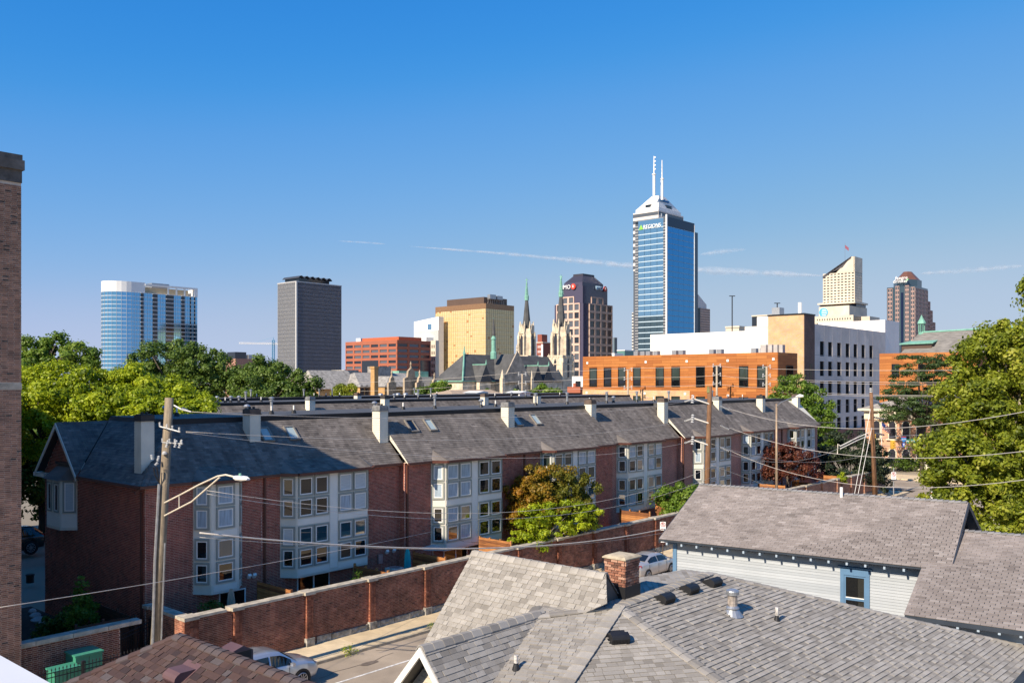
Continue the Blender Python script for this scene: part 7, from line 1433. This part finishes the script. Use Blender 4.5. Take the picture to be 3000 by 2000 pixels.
for dy in (0, 8): q = MB(); q.tube([at(2548, 1266+dy, Y3), at(2510, 1282+dy, Y3-2), at(2462, 1306+dy, Y3-4)], .042, 6); part('span_arm', q, PAINT_PANEL, p3)
q = MB(); q.tube([at(2462, 1306, Y3-4), at(2455, 1300, Y3-4), at(2453, 1330, Y3-4)], .05, 6); part('span_arm', q, PAINT_PANEL, p3)
sp, Ys = simple_pole('street_lamp', 'tall steel street lamp post with curved arm behind the blue house roof', 2275, 32.2, 1182, .11, M('brown_steel', (.30,.22,.15), .5, .2, 2, metal=.3)); sp['category'] = 'street lamp'
q = MB(); q.tube([at(2274, 1192, Ys), at(2290, 1178, Ys-.5), at(2318, 1166, Ys-1.5), at(2336, 1161, Ys-2)], .05, 6); part('lamp_arm', q, GALV, sp); q = MB(); q.tube([at(2332, 1162, Ys-2), at(2344, 1159, Ys-2.4), at(2354, 1160, Ys-2.6)], [.06,.15,.07], 6); part('lamp_head', q, PAINT_WHITE, sp)
FPZ = [(1840, 1082), (2100, 1070), (2246, 1073), (1530, 1095)]
for (px, yt_), lb in zip(FPZ, ('pale far utility pole before the brick storey of the orange building', 'pale far utility pole in the middle of the orange building', 'pale far utility pole at the right end of the orange building', 'pale far utility pole in front of the church transept')):
    s_ = 116.0; t_ = on_s(px, s_); Y = depth(s_, t_); b = at(px, 1117, Y); top = at(px, yt_, Y); o = thing('utility_pole', lb, 'utility pole', (b[0], b[1], 0), WORLD, group='utility poles along the cross street')
    q = MB(); q.tube([(b[0], b[1], -.1), top], [.2, .14], 8); part('pole', q, M('pale_pole', (.48,.40,.30), .9, .2, 2) if px == 1840 else bpy.data.materials['pale_pole'], o)
    for k in range(3):
        q = MB(); y = yt_+6+k*26; q.tube([at(px-10, y-4, Y), at(px+10, y-6, Y)], .05, 5); 
        for sx in (-1, 1): insul(q, at(px+sx*11, y, Y), at(px+sx*10, y-12, Y), 3, .12)
        part('crossarm', q, CERAMIC, o)
# ---------------------------------------------------------------- wires
def wire(label, a, b, mid, r=.012, name='overhead_wire', mat=WIRE, group=None):
    A, B = Vector(at(*a)), Vector(at(*b)); rr = (mid[0]-CX)/F; f = (rr*A.y-A.x)/((B.x-A.x)-rr*(B.y-A.y)); p = A.lerp(B, f); zn = EYE-(mid[1]-HY)/F*p.y; sag = (p.z-zn)/(4*f*(1-f)) if 0.02 < f < .98 else 0
    r *= .8; q = MB(); n = 28; q.tube([tuple(A.lerp(B, i/n)-Vector((0,0,sag*4*(i/n)*(1-i/n)))) for i in range(n+1)], r, 5)
    c = tuple(A); return solo(name, q, mat, label, 'wire', WORLD, c, group or 'overhead wires along the street', smooth=True)
wire('top overhead wire from the weathered pole tip to the highest steel arm', (560, 1206, 33), (2005, 1177, Y2-.3), (1130, 1225), .012)
wire('overhead wire leaving the upper crossarm of the weathered pole', (545, 1264, 33), (2005, 1234, Y2-.3), (1136, 1288), .012)
wire('overhead wire sloping across the near roofs to the lowest steel arm', (545, 1266, 33), (2005, 1298, Y2-.3), (1136, 1328), .012)
wire('overhead wire from the lamp arm passing below the wide bay tops', (606, 1436, 33), (2083, 1368, Y2), (1300, 1503), .014)
wire('twisted overhead cable just under the lamp arm wire', (606, 1446, 33), (2083, 1398, Y2), (1300, 1520), .013)
wire('thick communication cable low across the bays', (585, 1560, 33), (2083, 1512, Y2), (1160, 1603), .04)
wire('thin communication cable just under the thick one', (585, 1573, 33), (2083, 1530, Y2), (1160, 1606), .013)
wire('black and white service wire from the frame edge to the terrace', (0, 1778, 26), (1268, 1556, 50), (620, 1678), .014)
wire('upper thick wire sweeping from the brown pole past the sycamore', (2136, 1196, Y2), (3250, 1150, 36), (2650, 1252), .020)
wire('middle thick wire sweeping from the brown pole past the sycamore', (2136, 1252, Y2), (3250, 1285, 36), (2720, 1341), .020)
wire('lower thick wire sweeping from the brown pole past the sycamore', (2136, 1318, Y2), (3250, 1362, 36), (2700, 1428), .020)
wire('short wire from the brown pole down to the steel lamp post', (2085, 1362, Y2), (2275, 1434, Ys), (2180, 1397), .016)
wire('wire from the brown pole along the terrace end to the corner pole', (2136, 1200, Y2), (2548, 1222, Y3), (2330, 1234), .014)
wire('slack wire from the brown pole to the corner pole under the bays', (2136, 1330, Y2), (2530, 1265, Y3), (2310, 1352), .014)
wire('lowest slack wire rising to the corner pole', (2085, 1300, Y2), (2545, 1330, Y3), (2330, 1352), .014)
wire('wire crossing behind the sycamore at low level', (2640, 1508, 62), (3100, 1488, 50), (2850, 1508), .014)
wire('second wire crossing behind the sycamore at low level', (2880, 1530, 60), (3100, 1515, 50), (2960, 1526), .012)
for k, (ya, yb, ym) in enumerate(((1080, 1083, 1085), (1108, 1118, 1119), (1112, 1124, 1125), (1142, 1156, 1156), (1147, 1158, 1160))):
    wire(['highest far wire across the concrete facade', 'middle far wire across the concrete facade', 'middle far wire just under its twin', 'low far wire across the concrete facade', 'lowest far wire across the concrete facade'][k], (2255, ya, 124), (2900, yb, 96), (2560, ym), .026, group='far wires along the cross street')
for k, (y0, y1, y2) in enumerate(((1078, 1072, 1083), (1104, 1100, 1112), (1131, 1126, 1138))):
    wire(['top far wire before the orange building', 'middle far wire before the orange building', 'lower far wire before the orange building'][k], (1845, y0, 138), (2100, y1, 129), (1970, y1+5), .022, group='far wires along the cross street')
    wire(['top far wire reaching the right end of the orange building', 'middle far wire reaching the right end of the orange building', 'lower far wire reaching the right end of the orange building'][k], (2105, y1, 129), (2240, y1+10, 124), (2170, y1+6), .022, group='far wires along the cross street')
    wire(['top far wire in front of the church', 'middle far wire in front of the church', 'lower far wire in front of the church'][k], (1535, y0+12, 154), (1835, y0, 140), (1680, y0+9), .022, group='far wires along the cross street')
    wire(['top far wire in front of the chateau roof', 'middle far wire in front of the chateau roof', 'lower far wire in front of the chateau roof'][k], (1000, y0+42, 172), (1525, y0+12, 154), (1270, y0+33), .022, group='far wires along the cross street')
# ---------------------------------------------------------------- cars
TYRE = M('tyre', (.012,.012,.013), .85); RIM = M('alloy_rim', (.45,.45,.46), .3, .05, 5, metal=.8); CARGL = glass('car_glass', (.010,.012,.014), .03, .8); TAIL = M('tail_lamp', (.45,.015,.012), .25, 0, spec=.8); HEAD = glass('head_lamp', (.55,.55,.52), .1, .8); AMBER = M('amber_lamp', (.7,.28,.06), .3)
def car(name, label, org, rz, st_, paint, glass_x, rear_x, wheels, wr, frame=GRID, bpil=(), L=4.5):
    o = thing(name, label, 'car', org, frame); o.rotation_euler = (0, 0, frame.a+rz); ORG[o.name] = (0, 0, 0)
    def sta(x):
        for a, b in zip(st_, st_[1:]):
            if a[0] <= x <= b[0]: f = (x-a[0])/(b[0]-a[0]); return [a[i]+(b[i]-a[i])*f for i in range(6)]
        return st_[-1] if x > st_[-1][0] else st_[0]
    def rng_(x):
        _, zb, zl, zt2, w_, wt = sta(x); zm = zb+(zl-zb)*.45; h = [(w_*.90, zb), (w_*.985, zb+.10), (w_, zm), (w_*.975, zl-.04), (w_*.94, zl), (wt, zt2-.06), (wt*.82, zt2-.008), (wt*.4, zt2+.006)]
        return [(x, y, z) for y, z in h]+[(x, -y, z) for y, z in h[::-1]]
    xs = sorted(set([a[0] for a in st_]+[st_[0][0]+(st_[-1][0]-st_[0][0])*k/26 for k in range(27)])); q = MB(); q.loft([rng_(x) for x in xs]); part('body', q, paint, o, smooth=True)
    def side(x0, x1, sg):
        q = MB(); n = 6; lo, hi = [], []
        for k in range(n+1):
            x = x0+(x1-x0)*k/n; _, zb, zl, zt2, w_, wt = sta(x); f0, f1 = .10, .86; p = lambda f: (x, sg*((w_*.94+(wt-w_*.94)*f)+.012), zl+(zt2-.06-zl)*f); lo.append(p(f0)); hi.append(p(f1))
        for k in range(n): q.add([lo[k], lo[k+1], hi[k+1], hi[k]], [(0,1,2,3)])
        part('side_window', q, CARGL, o)
    for sg in (-1, 1):
        for x0, x1 in glass_x: side(x0, x1, sg)
    for nm, x0, x1 in rear_x:
        a, b = sta(x0), sta(x1); q = MB(); n_ = (-(b[3]-a[3]), (b[0]-a[0])); L_ = math.hypot(*n_); nx, nz = n_[0]/L_*.014, abs(n_[1])/L_*.014
        if b[3] < a[3]: nx = abs(nx)
        q.add([(a[0]+nx, -a[5]*.88, a[3]+nz), (a[0]+nx, a[5]*.88, a[3]+nz), (b[0]+nx, b[5]*.88, b[3]+nz), (b[0]+nx, -b[5]*.88, b[3]+nz)], [(0,1,2,3)]); part(nm, q, CARGL, o)
    for wx in wheels:
        w_ = sta(wx)[4]
        for sg in (-1, 1):
            q = MB(); q.cyl((wx, sg*(w_-.10), wr), (wx, sg*(w_+.006), wr), wr*1.16, n=24); part('wheel_arch', q, BLACK_METAL, o)
            q = MB(); y0, y1 = sg*(w_-.20), sg*(w_+.02); q.tube([(wx, y0, wr), (wx, y0+(y1-y0)*.15, wr), (wx, y0+(y1-y0)*.85, wr), (wx, y1, wr)], [wr*.9, wr, wr, wr*.9], 24); wl = part('wheel', q, TYRE, o)
            q = MB(); q.cyl((wx, y1-sg*.01, wr), (wx, y1+sg*.012, wr), wr*.16, n=10)
            for k in range(10): a = 2*math.pi*k/10; q.obox((wx+wr*.40*math.cos(a), y1+sg*.004, wr+wr*.40*math.sin(a)), (wr*.27*math.cos(a), 0, wr*.27*math.sin(a)), (-wr*.045*math.sin(a), 0, wr*.045*math.cos(a)), (0, .008, 0))
            q.tube([(wx+wr*.68*math.cos(a), y1+sg*.004, wr+wr*.68*math.sin(a)) for a in [2*math.pi*k/24 for k in range(25)]], .018, 4); part('rim', q, RIM, wl)
    x0, x1 = st_[0][0], st_[-1][0]
    for sg in (-1, 1):
        s1_ = sta(x1-.28); q = MB(); q.obox((x1-.26, sg*(s1_[4]*.80), s1_[2]-.06), (.17, -sg*.07, -.02), (0, sg*.07, 0), (.02, 0, .065)); part('headlight', q, HEAD, o)
        s0_ = sta(x0+.12); q = MB(); q.obox((x0+.10, sg*(s0_[4]*.86), s0_[2]-.05), (.12, sg*.05, .0), (0, .07, 0), (-.01, 0, .085)); part('taillight', q, TAIL, o)
        mx = glass_x[-1][1]-.05; sm = sta(mx); q = MB(); q.obox((mx, sg*(sm[4]+.08), sm[2]+.06), (.06, 0, 0), (0, .09, 0), (0, 0, .06)); part('wing_mirror', q, paint, o)
        for gx0, gx1 in glass_x: hx = gx0+.12; sh = sta(hx); q = MB(); q.box((hx-.09, sg*sh[4]*.985-.012, sh[2]-.12), (hx+.09, sg*sh[4]*.985+.012, sh[2]-.09)); part('door_handle', q, paint, o)
        for gx in [g[0]-.03 for g in glass_x]+[glass_x[-1][1]-.15]: sh = sta(gx); q = MB(); q.box((gx-.005, sg*sh[4]*.995-.006, sh[1]+.12), (gx+.005, sg*sh[4]*.995+.006, sh[2]-.05)); part('door_seam', q, BLACK_METAL, o)
    q = MB(); s1_ = sta(x1-.05); q.box((x1-.06, -.45, s1_[1]+.03), (x1+.01, .45, s1_[1]+.14)); part('grille', q, BLACK_METAL, o)
    q = MB(); s0_ = sta(x0+.05); q.box((x0-.02, -.26, s0_[1]+.12), (x0+.03, .26, s0_[1]+.25)); part('number_plate', q, PAINT_WHITE, o)
    return o
SED = [(0,.36,.72,.80,.66,.56),(.07,.26,.92,1.0,.80,.68),(.5,.2,.98,1.07,.865,.70),(.78,.2,.99,1.09,.875,.70),(1.45,.2,.97,1.39,.88,.58),(2.2,.2,.95,1.435,.88,.60),(2.75,.2,.94,1.38,.88,.58),(3.45,.2,.92,1.02,.88,.70),(3.95,.2,.84,.92,.87,.70),(4.35,.22,.68,.77,.80,.66),(4.5,.36,.58,.63,.60,.48)]
SUVS = [(0,.42,.9,1.0,.70,.6),(.08,.3,1.05,1.2,.82,.7),(.35,.28,1.06,1.45,.87,.66),(.6,.28,1.06,1.62,.88,.66),(1.4,.26,1.05,1.69,.89,.66),(2.3,.26,1.03,1.67,.89,.66),(2.8,.26,1.02,1.58,.89,.64),(3.5,.26,1.0,1.10,.89,.74),(3.95,.27,.95,1.04,.88,.74),(4.38,.3,.80,.92,.82,.70),(4.58,.42,.66,.72,.64,.52)]
SILV = M('silver_paint', (.52,.54,.57), .28, .03, 1, metal=.65, coat=.8); PEARL = M('champagne_paint', (.58,.55,.52), .28, .03, 1, metal=.55, coat=.8); BLKP = M('black_paint', (.008,.008,.009), .2, 0, coat=1.0); WHTP = M('white_paint', (.75,.75,.74), .3, 0, coat=.8)
rw = st(1893, 1696, 54.3); car('sedan_car', 'silver sedan parked at the kerb behind the brick chimney', (rw[0]-.85, 30.45, -.13), 0, SED, PEARL, [(1.02, 1.98), (2.06, 3.1)], [('rear_window', .82, 1.42), ('windscreen', 2.78, 3.42)], (.85, 3.5), .32)
nz = on_t(902, 30.3); car('crossover_car', 'silver crossover parked at the kerb beside the brown roof', (nz-4.5, 30.35, -.13), 0, SUVS, SILV, [(.75, 1.3), (1.38, 2.2), (2.28, 3.2)], [('rear_window', .1, .5), ('windscreen', 2.84, 3.46)], (.85, 3.62), .36)
tr = st(94, 1608, 62); car('pickup_truck', 'black pickup truck parked in the shade beyond the driveway', (tr[0]+.9, tr[1]+.9, .0), math.pi, [(a*1.2, b*1.25, c*1.18, d*1.12, e*1.1, f*1.1) for a, b, c, d, e, f in SUVS], BLKP, [(.9, 1.56), (1.66, 2.64), (2.74, 3.84)], [('rear_window', .12, .6), ('windscreen', 3.41, 4.15)], (1.0, 4.4), .42)
for px, py, Yc, lb in ((2748, 1475, 88, 'white car glimpsed between the lower sycamore leaves'), (2860, 1440, 104, 'second white car glimpsed behind the sycamore')):
    c = st(px, py, Yc); car('crossover_car', lb, (c[0], c[1], -.13), 0, SUVS, WHTP, [(.75, 1.3), (1.38, 2.2), (2.28, 3.2)], [('rear_window', .1, .5), ('windscreen', 2.84, 3.46)], (.85, 3.62), .36)
# ---------------------------------------------------------------- patio things
def folded_parasol(label, px, t, yt_, yb, mat):
    s_ = on_t(px, t); z1, z0 = zat(yt_, s_, t), 1.0; o = thing('folded_parasol', label, 'parasol', (s_, t, 0)); q = MB(); q.cyl((s_, t, 0), (s_, t, z1), .025, n=8); part('pole', q, POLE_BROWN, o)
    q = MB(); n = 16; rings = []
    for f, r in ((0,.05),(.1,.10),(.3,.14),(.52,.15),(.60,.10),(.68,.13),(.9,.19),(1,.20)):
        rings.append([(s_+r*(1+.28*(-1)**i)*math.cos(2*math.pi*i/n), t+r*(1+.28*(-1)**i)*math.sin(2*math.pi*i/n), z1-(z1-z0)*f) for i in range(n)])
    q.loft(rings); part('canopy', q, mat, o); q = MB(); q.lathe((s_, t, 0), [(.3,0),(.3,.06),(.06,.1)], 12); part('base', q, STONE_GREY, o)
folded_parasol('beige folded parasol by the patio door under the narrow bay', 677, 35.6, 1724, 1790, M('beige_canvas', (.50,.42,.32), .9, .1, 4))
folded_parasol('turquoise folded parasol beside the dark patio fence', 1194, 35.2, 1606, 1672, M('turquoise_canvas', (.02,.40,.46), .85, .1, 4))
s_ = on_t(1157, 36.3); o = thing('condenser_unit', 'grey air conditioning condenser behind the wall near the turquoise parasol', 'air conditioner', (s_, 36.3, 0)); zc_ = zat(1662, s_, 36.3)
block(o, 'stand', (s_-.4, 35.9, 0), (s_+.4, 36.7, zc_-.8), STONE_GREY); block(o, 'casing', (s_-.38, 35.92, zc_-.8), (s_+.38, 36.68, zc_), PAINT_GREY); q = MB(); q.cyl((s_, 36.3, zc_), (s_, 36.3, zc_+.04), .30, n=20); part('fan_guard', q, GALV, o)
mb = MB()
for k in range(14): mb.box((s_-.39, 35.9, zc_-.76+k*.05), (s_+.39, 35.915, zc_-.735+k*.05))
part('louvres', mb, GALV, o, kind='stuff')
def flood(parent, s_, tf, z):
    q = MB(); q.obox((s_, tf-.10, z), (.09,0,0), (0,.03,.05), (0,-.05,.07)); f = part('flood_lamp', q, PAINT_WHITE, parent)
for i, px, y in ((0, 727, 1686), (0, 742, 1684), (1, 1131, 1615), (1, 1151, 1611)):
    s2 = on_t(px, FRONT[i]); flood(HOUSES[i], s2, FRONT[i], zat(y, s2, FRONT[i]))
s2 = on_t(1111, 37.8); block(HOUSES[1], 'meter_box', (s2-.15, 37.66, 2.0), (s2+.15, 37.79, 2.5), GALV)
# umbrella and lights on the patio before the third bay
s_ = on_t(1268, 35.6); o = thing('open_parasol', 'open pale parasol over the patio under the stepped bay', 'parasol', (s_, 35.6, 0)); z1 = zat(1592, s_, 35.6); q = MB(); q.cyl((s_, 35.6, 0), (s_, 35.6, z1), .025, n=6); part('pole', q, GALV, o); q = MB(); q.lathe((s_, 35.6, z1-.25), [(.7,0),(.4,.1),(.04,.2)], 8); part('canopy', q, M('pale_canvas', (.42,.38,.34), .9), o)
q = MB(); q.tube([(on_t(1300,36.8),36.8,3.2),(on_t(1360,36),36,2.75),(on_t(1420,35),35,2.7),(on_t(1480,34.2),34.2,2.9)], .008, 4); o = solo('string_lights', q, BLACK_METAL, 'string of small bulbs hanging over the patio behind the wall', 'string lights', org=(on_t(1300,36.8),36.8,3.2))
# green cabinets
GRN = M('green_enamel', (.055,.26,.17), .45, .08, 2, stain=.1)
for lb, s0_, s1_, t0_, t1_, z in (('low green utility cabinet behind the picket fence', on_t(160, 33.5), on_t(236, 33.5), 33.5, 34.2, 1.55), ('tall green utility cabinet against the short brick wall', on_t(222, 34.0), on_t(300, 34.0), 34.0, 34.9, 1.80)):
    o = thing('utility_cabinet', lb, 'cabinet', (s0_, t0_, 0)); block(o, 'body', (s0_, t0_, 0), (s1_, t1_, z-.06), GRN); block(o, 'lid', (s0_-.04, t0_-.05, z-.06), (s1_+.04, t1_+.04, z), GRN); block(o, 'door_seam', ((s0_+s1_)/2-.008, t0_-.006, .1), ((s0_+s1_)/2+.008, t0_, z-.12), BLACK_METAL); block(o, 'handle', ((s0_+s1_)/2+.05, t0_-.04, .8), ((s0_+s1_)/2+.08, t0_, 1.0), BLACK_METAL)
s_, t_, _ = GRID.l(at(88, 1706, 53)); q = MB(); q.lathe((s_, t_, 0), [(.22,0),(.22,.4),(.25,.42),(.25,.5),(.1,.52)], 10); solo('bollard_light', q, BLACK_METAL, 'short black bollard light on the lawn edge by the driveway', 'bollard', org=(s_, t_, 0))
for k in range(5):
    c = GRID.l(at(95+k*9, 1768+k*3, 46-k*.8)); q = MB(); r = .18+.08*(k % 3); q.lathe((c[0], c[1], .03), [(r,0),(r*1.1,.08),(r*.7,.18),(r*.2,.22)], 7); solo('garden_stone', q, M('white_stone', (.55,.55,.53), .9, .2, 5) if k == 0 else bpy.data.materials['white_stone'], ['pale landscaping stone furthest from the terrace wall', 'second pale landscaping stone in the bed row', 'middle pale landscaping stone of the bed row', 'fourth pale landscaping stone in the bed row', 'pale landscaping stone nearest the iron gate'][k], 'stone', org=(c[0], c[1], 0), group='landscaping stones')
# ---------------------------------------------------------------- signs and signals
def sign_post(label, px, Y, yt_, r=.03): b = at(px, 1117, Y); o = thing('street_sign', label, 'sign', (b[0], b[1], 0), WORLD); q = MB(); q.cyl((b[0], b[1], -.1), at(px, yt_, Y), r, n=6); part('post', q, BROWNP if Y < 80 else GALV, o); return o
SG_R = M('sign_red_ink', (.55,.03,.03), .5); SG_K = M('sign_black_ink', (.02,.02,.02), .5)
def no_parking(o, px, py, Y, w_, tilt=0.0):
    c = Vector(at(px, py, Y)); q = MB(); q.box((c.x-w_/2, c.y-.015, c.z-w_*.75), (c.x+w_/2, c.y, c.z+w_*.75)); pn_ = part('sign_plate', q, SIGNW, o); r = w_*.36; cz = c.z+w_*.28
    q = MB(); q.tube([(c.x+r*math.cos(a), c.y-.025, cz+r*math.sin(a)) for a in [2*math.pi*k/20 for k in range(21)]], w_*.045, 4); q.obox((c.x, c.y-.03, cz), (r*.7, 0, -r*.7), (0, .006, 0), (w_*.03, 0, w_*.03)); part('prohibition_ring', q, SG_R, pn_, org=ORG[o.name])
    text(o, 'P', (c.x, c.y-.022, cz), 'v', r*1.7, SG_K, .004); q = MB(); q.box((c.x-w_*.33, c.y-.02, c.z-w_*.5), (c.x+w_*.33, c.y-.015, c.z-w_*.42)); part('arrow', q, SG_R, o)
o = sign_post('no parking sign on a brown post by the silver sedan', 1942, 60, 1523); no_parking(o, 1942, 1540, 59.9, .38); c = at(1943, 1582, 59.9); q = MB(); q.box((c[0]-.17, c[1]-.015, c[2]-.13), (c[0]+.17, c[1], c[2]+.13)); part('sign_plate', q, SIGNW, o)
o = sign_post('no parking sign on a grey post at the street corner', 2618, 92, 1370, .06); no_parking(o, 2618, 1393, 91.8, .5)
Y = 104; b = at(2575, 1300, Y); o = thing('signal_span', 'traffic signal span wire with hanging street name and route signs', 'traffic signal', b, WORLD)
q = MB(); q.tube([at(2575, 1304, Y), at(2640, 1309, Y), at(2760, 1312, Y)], .035, 5); part('span_wire', q, GALV, o); q = MB(); q.tube([at(2575, 1284, Y), at(2640, 1276, Y), at(2760, 1272, Y)], .03, 5); part('span_wire', q, GALV, o)
YEL = M('signal_yellow', (.62,.36,.05), .5)
for px, py in ((2614, 1302), (2556, 1281)):
    c = at(px, py, Y-.2); q = MB(); q.box((c[0]-.18, c[1]-.16, c[2]-.5), (c[0]+.18, c[1]+.16, c[2]+.5)); sg_ = part('signal_head', q, YEL, o)
    for k in (-1, 0, 1): q = MB(); q.cyl((c[0]+.1, c[1]-.15, c[2]+k*.31), (c[0]+.16, c[1]-.36, c[2]+k*.31), .14, n=10); part('visor', q, YEL, sg_, org=ORG[o.name])
c = at(2648, 1286, Y-.3); k_ = Y/F; r = 7.5*k_; q = MB(); q.prism([(c[0]-r*.9, c[1], c[2]+r), (c[0]-r, c[1], c[2]), (c[0]-r*.6, c[1], c[2]-r*.8), (c[0], c[1], c[2]-r*1.15), (c[0]+r*.6, c[1], c[2]-r*.8), (c[0]+r, c[1], c[2]), (c[0]+r*.9, c[1], c[2]+r), (c[0], c[1], c[2]+r*.86)], (0,.03,0)); sh = part('route_shield', q, M('sign_route_blue', (.015,.17,.45), .5), o); text(o, '65/70', (c[0], c[1]-.02, c[2]-.02), 'v', r*.75, SIGNW, .004)
q = MB(); q.box((c[0]-r*.85, c[1]-.01, c[2]+r*.72), (c[0]+r*.85, c[1]-.005, c[2]+r*1.0)); part('shield_band', q, SG_R, o)
c2 = at(2648, 1302, Y-.3); r2 = 4*k_; q = MB(); q.box((c2[0]-r2, c2[1], c2[2]-r2*1.5), (c2[0]+r2, c2[1]+.03, c2[2]+r2*1.5)); part('arrow_plate', q, M('sign_arrow_blue', (.01,.06,.35), .5), o); q = MB(); q.prism([(c2[0]-.04, c2[1]-.01, c2[2]-.16), (c2[0]+.04, c2[1]-.01, c2[2]-.16), (c2[0]+.04, c2[1]-.01, c2[2]+.04), (c2[0]+.11, c2[1]-.01, c2[2]+.04), (c2[0], c2[1]-.01, c2[2]+.18), (c2[0]-.11, c2[1]-.01, c2[2]+.04), (c2[0]-.04, c2[1]-.01, c2[2]+.04)], (0,-.01,0)); part('arrow', q, SIGNW, o)
c = at(2672, 1291, Y-.3); w_, h_ = 16*k_, 6*k_; q = MB(); q.obox(c, (w_, 0, w_*.10), (0, .015, 0), (-h_*.1, 0, h_)); part('name_plate', q, M('sign_street_green', (.005,.16,.09), .5), o); tx = text(o, 'Michigan St', (c[0], c[1]-.03, c[2]), 'v', h_*1.35, SIGNW, .004, sx=.95); tx.rotation_euler = (math.pi/2, -.10, 0)
c = at(2694, 1292, Y-.3); q = MB(); q.box((c[0]-.2, c[1], c[2]-.36), (c[0]+.2, c[1]+.02, c[2]+.36)); part('sign_plate', q, SIGNW, o); 
for k, wd in enumerate(('NO', 'TURN', 'ON RED')): text(o, wd, (c[0], c[1]-.02, c[2]+.2-.17*k), 'v', .13, SG_K, .003)
# flag by the brick house
b = at(2583, 1330, 118); o = thing('flag', 'striped flag on a slim pole before the salmon brick house', 'flag', b, WORLD); q = MB(); q.cyl((b[0], b[1], 0), at(2583, 1232, 118), .04, n=6); part('flagpole', q, PAINT_WHITE, o)
z1 = at(2583, 1234, 118)[2]
for k in range(9):
    q = MB(); zz = z1-.05-k*.1; 
    for j in range(4): q.add([(b[0]+.28*j, b[1]+.05*math.sin(j*1.5), zz-.22*j*.9), (b[0]+.28*(j+1), b[1]+.05*math.sin((j+1)*1.5), zz-.22*(j+1)*.9), (b[0]+.28*(j+1), b[1]+.05*math.sin((j+1)*1.5), zz-.1-.22*(j+1)*.9), (b[0]+.28*j, b[1]+.05*math.sin(j*1.5), zz-.1-.22*j*.9)], [(0,1,2,3)])
    part('stripe', q, SG_R if k % 2 == 0 else SIGNW, o)
q = MB(); q.prism([(b[0], b[1]-.03, z1-.05), (b[0]+.5, b[1]-.03, z1-.42), (b[0]+.5, b[1]-.03, z1-.9), (b[0], b[1]-.03, z1-.55)], (0,.01,0)); part('canton', q, M('flag_blue', (.02,.04,.2), .8), o)
# ---------------------------------------------------------------- contrails: thin bands of ice cloud far off
def ice(name, alpha):
    m, t, P, N, L = node_mat(name); tr = N.new('ShaderNodeBsdfTransparent'); df = N.new('ShaderNodeBsdfDiffuse'); df.inputs[0].default_value = (.95, .95, .95, 1); tl = N.new('ShaderNodeBsdfTranslucent'); tl.inputs[0].default_value = (.95, .95, .95, 1)
    ad = N.new('ShaderNodeMixShader'); ad.inputs[0].default_value = .4; L.new(df.outputs[0], ad.inputs[1]); L.new(tl.outputs[0], ad.inputs[2])
    tc = N.new('ShaderNodeTexCoord'); n_ = noise(N, L, tc.outputs['Object'], .006, 3, .6); mr = N.new('ShaderNodeMapRange'); mr.inputs['From Min'].default_value = .35; mr.inputs['From Max'].default_value = .68; mr.inputs['To Min'].default_value = alpha*.25; mr.inputs['To Max'].default_value = alpha*1.5
    L.new(n_.outputs[0], mr.inputs['Value']); mx = N.new('ShaderNodeMixShader'); L.new(mr.outputs[0], mx.inputs[0]); L.new(tr.outputs[0], mx.inputs[1]); L.new(ad.outputs[0], mx.inputs[2]); L.new(mx.outputs[0], N['Material Output'].inputs['Surface']); return m
def contrail(label, pts, alpha):
    P = [(at(x, y, D), w_*D/F) for x, y, D, w_ in pts]; n = 46; q = MB()
    for lay_ in (1.0, .8, .6, .4, .2):
        path = []; rad = []
        for i in range(n+1):
            f = i/n*(len(P)-1); k = min(int(f), len(P)-2); g_ = f-k; a, b = P[k], P[k+1]; path.append(tuple(a[0][j]+(b[0][j]-a[0][j])*g_ for j in range(3)))
            rad.append((a[1]+(b[1]-a[1])*g_)*lay_*(1+.16*math.sin(i*2.1+lay_*3)+.14*math.sin(i*5.3))*min(1, .12+i/4, .12+(n-i)/4))
        q.tube(path, rad, 9)
    solo('contrail', q, ice('ice_cloud', alpha), label, 'contrail', WORLD, path[0], 'contrails in the blue sky', 'stuff', True)
contrail('long white contrail slanting down behind the blue tower', [(1195, 721, 20000, 2), (1500, 745, 20000, 5), (1858, 780, 20000, 11), (2060, 792, 20000, 12), (2420, 808, 20000, 8)], .062)
contrail('short faint contrail above the low one right of the blue tower', [(2050, 746, 20000, 4), (2110, 738, 20000, 9), (2185, 730, 20000, 4)], .035)
contrail('faint contrail streak left above the gold tower', [(990, 706, 20000, 1.5), (1060, 710, 20000, 3), (1130, 715, 20000, 1.5)], .04)
contrail('faint contrail right of the copper roofed tower', [(2690, 802, 20000, 4), (2830, 793, 20000, 9), (3000, 778, 20000, 6)], .036)
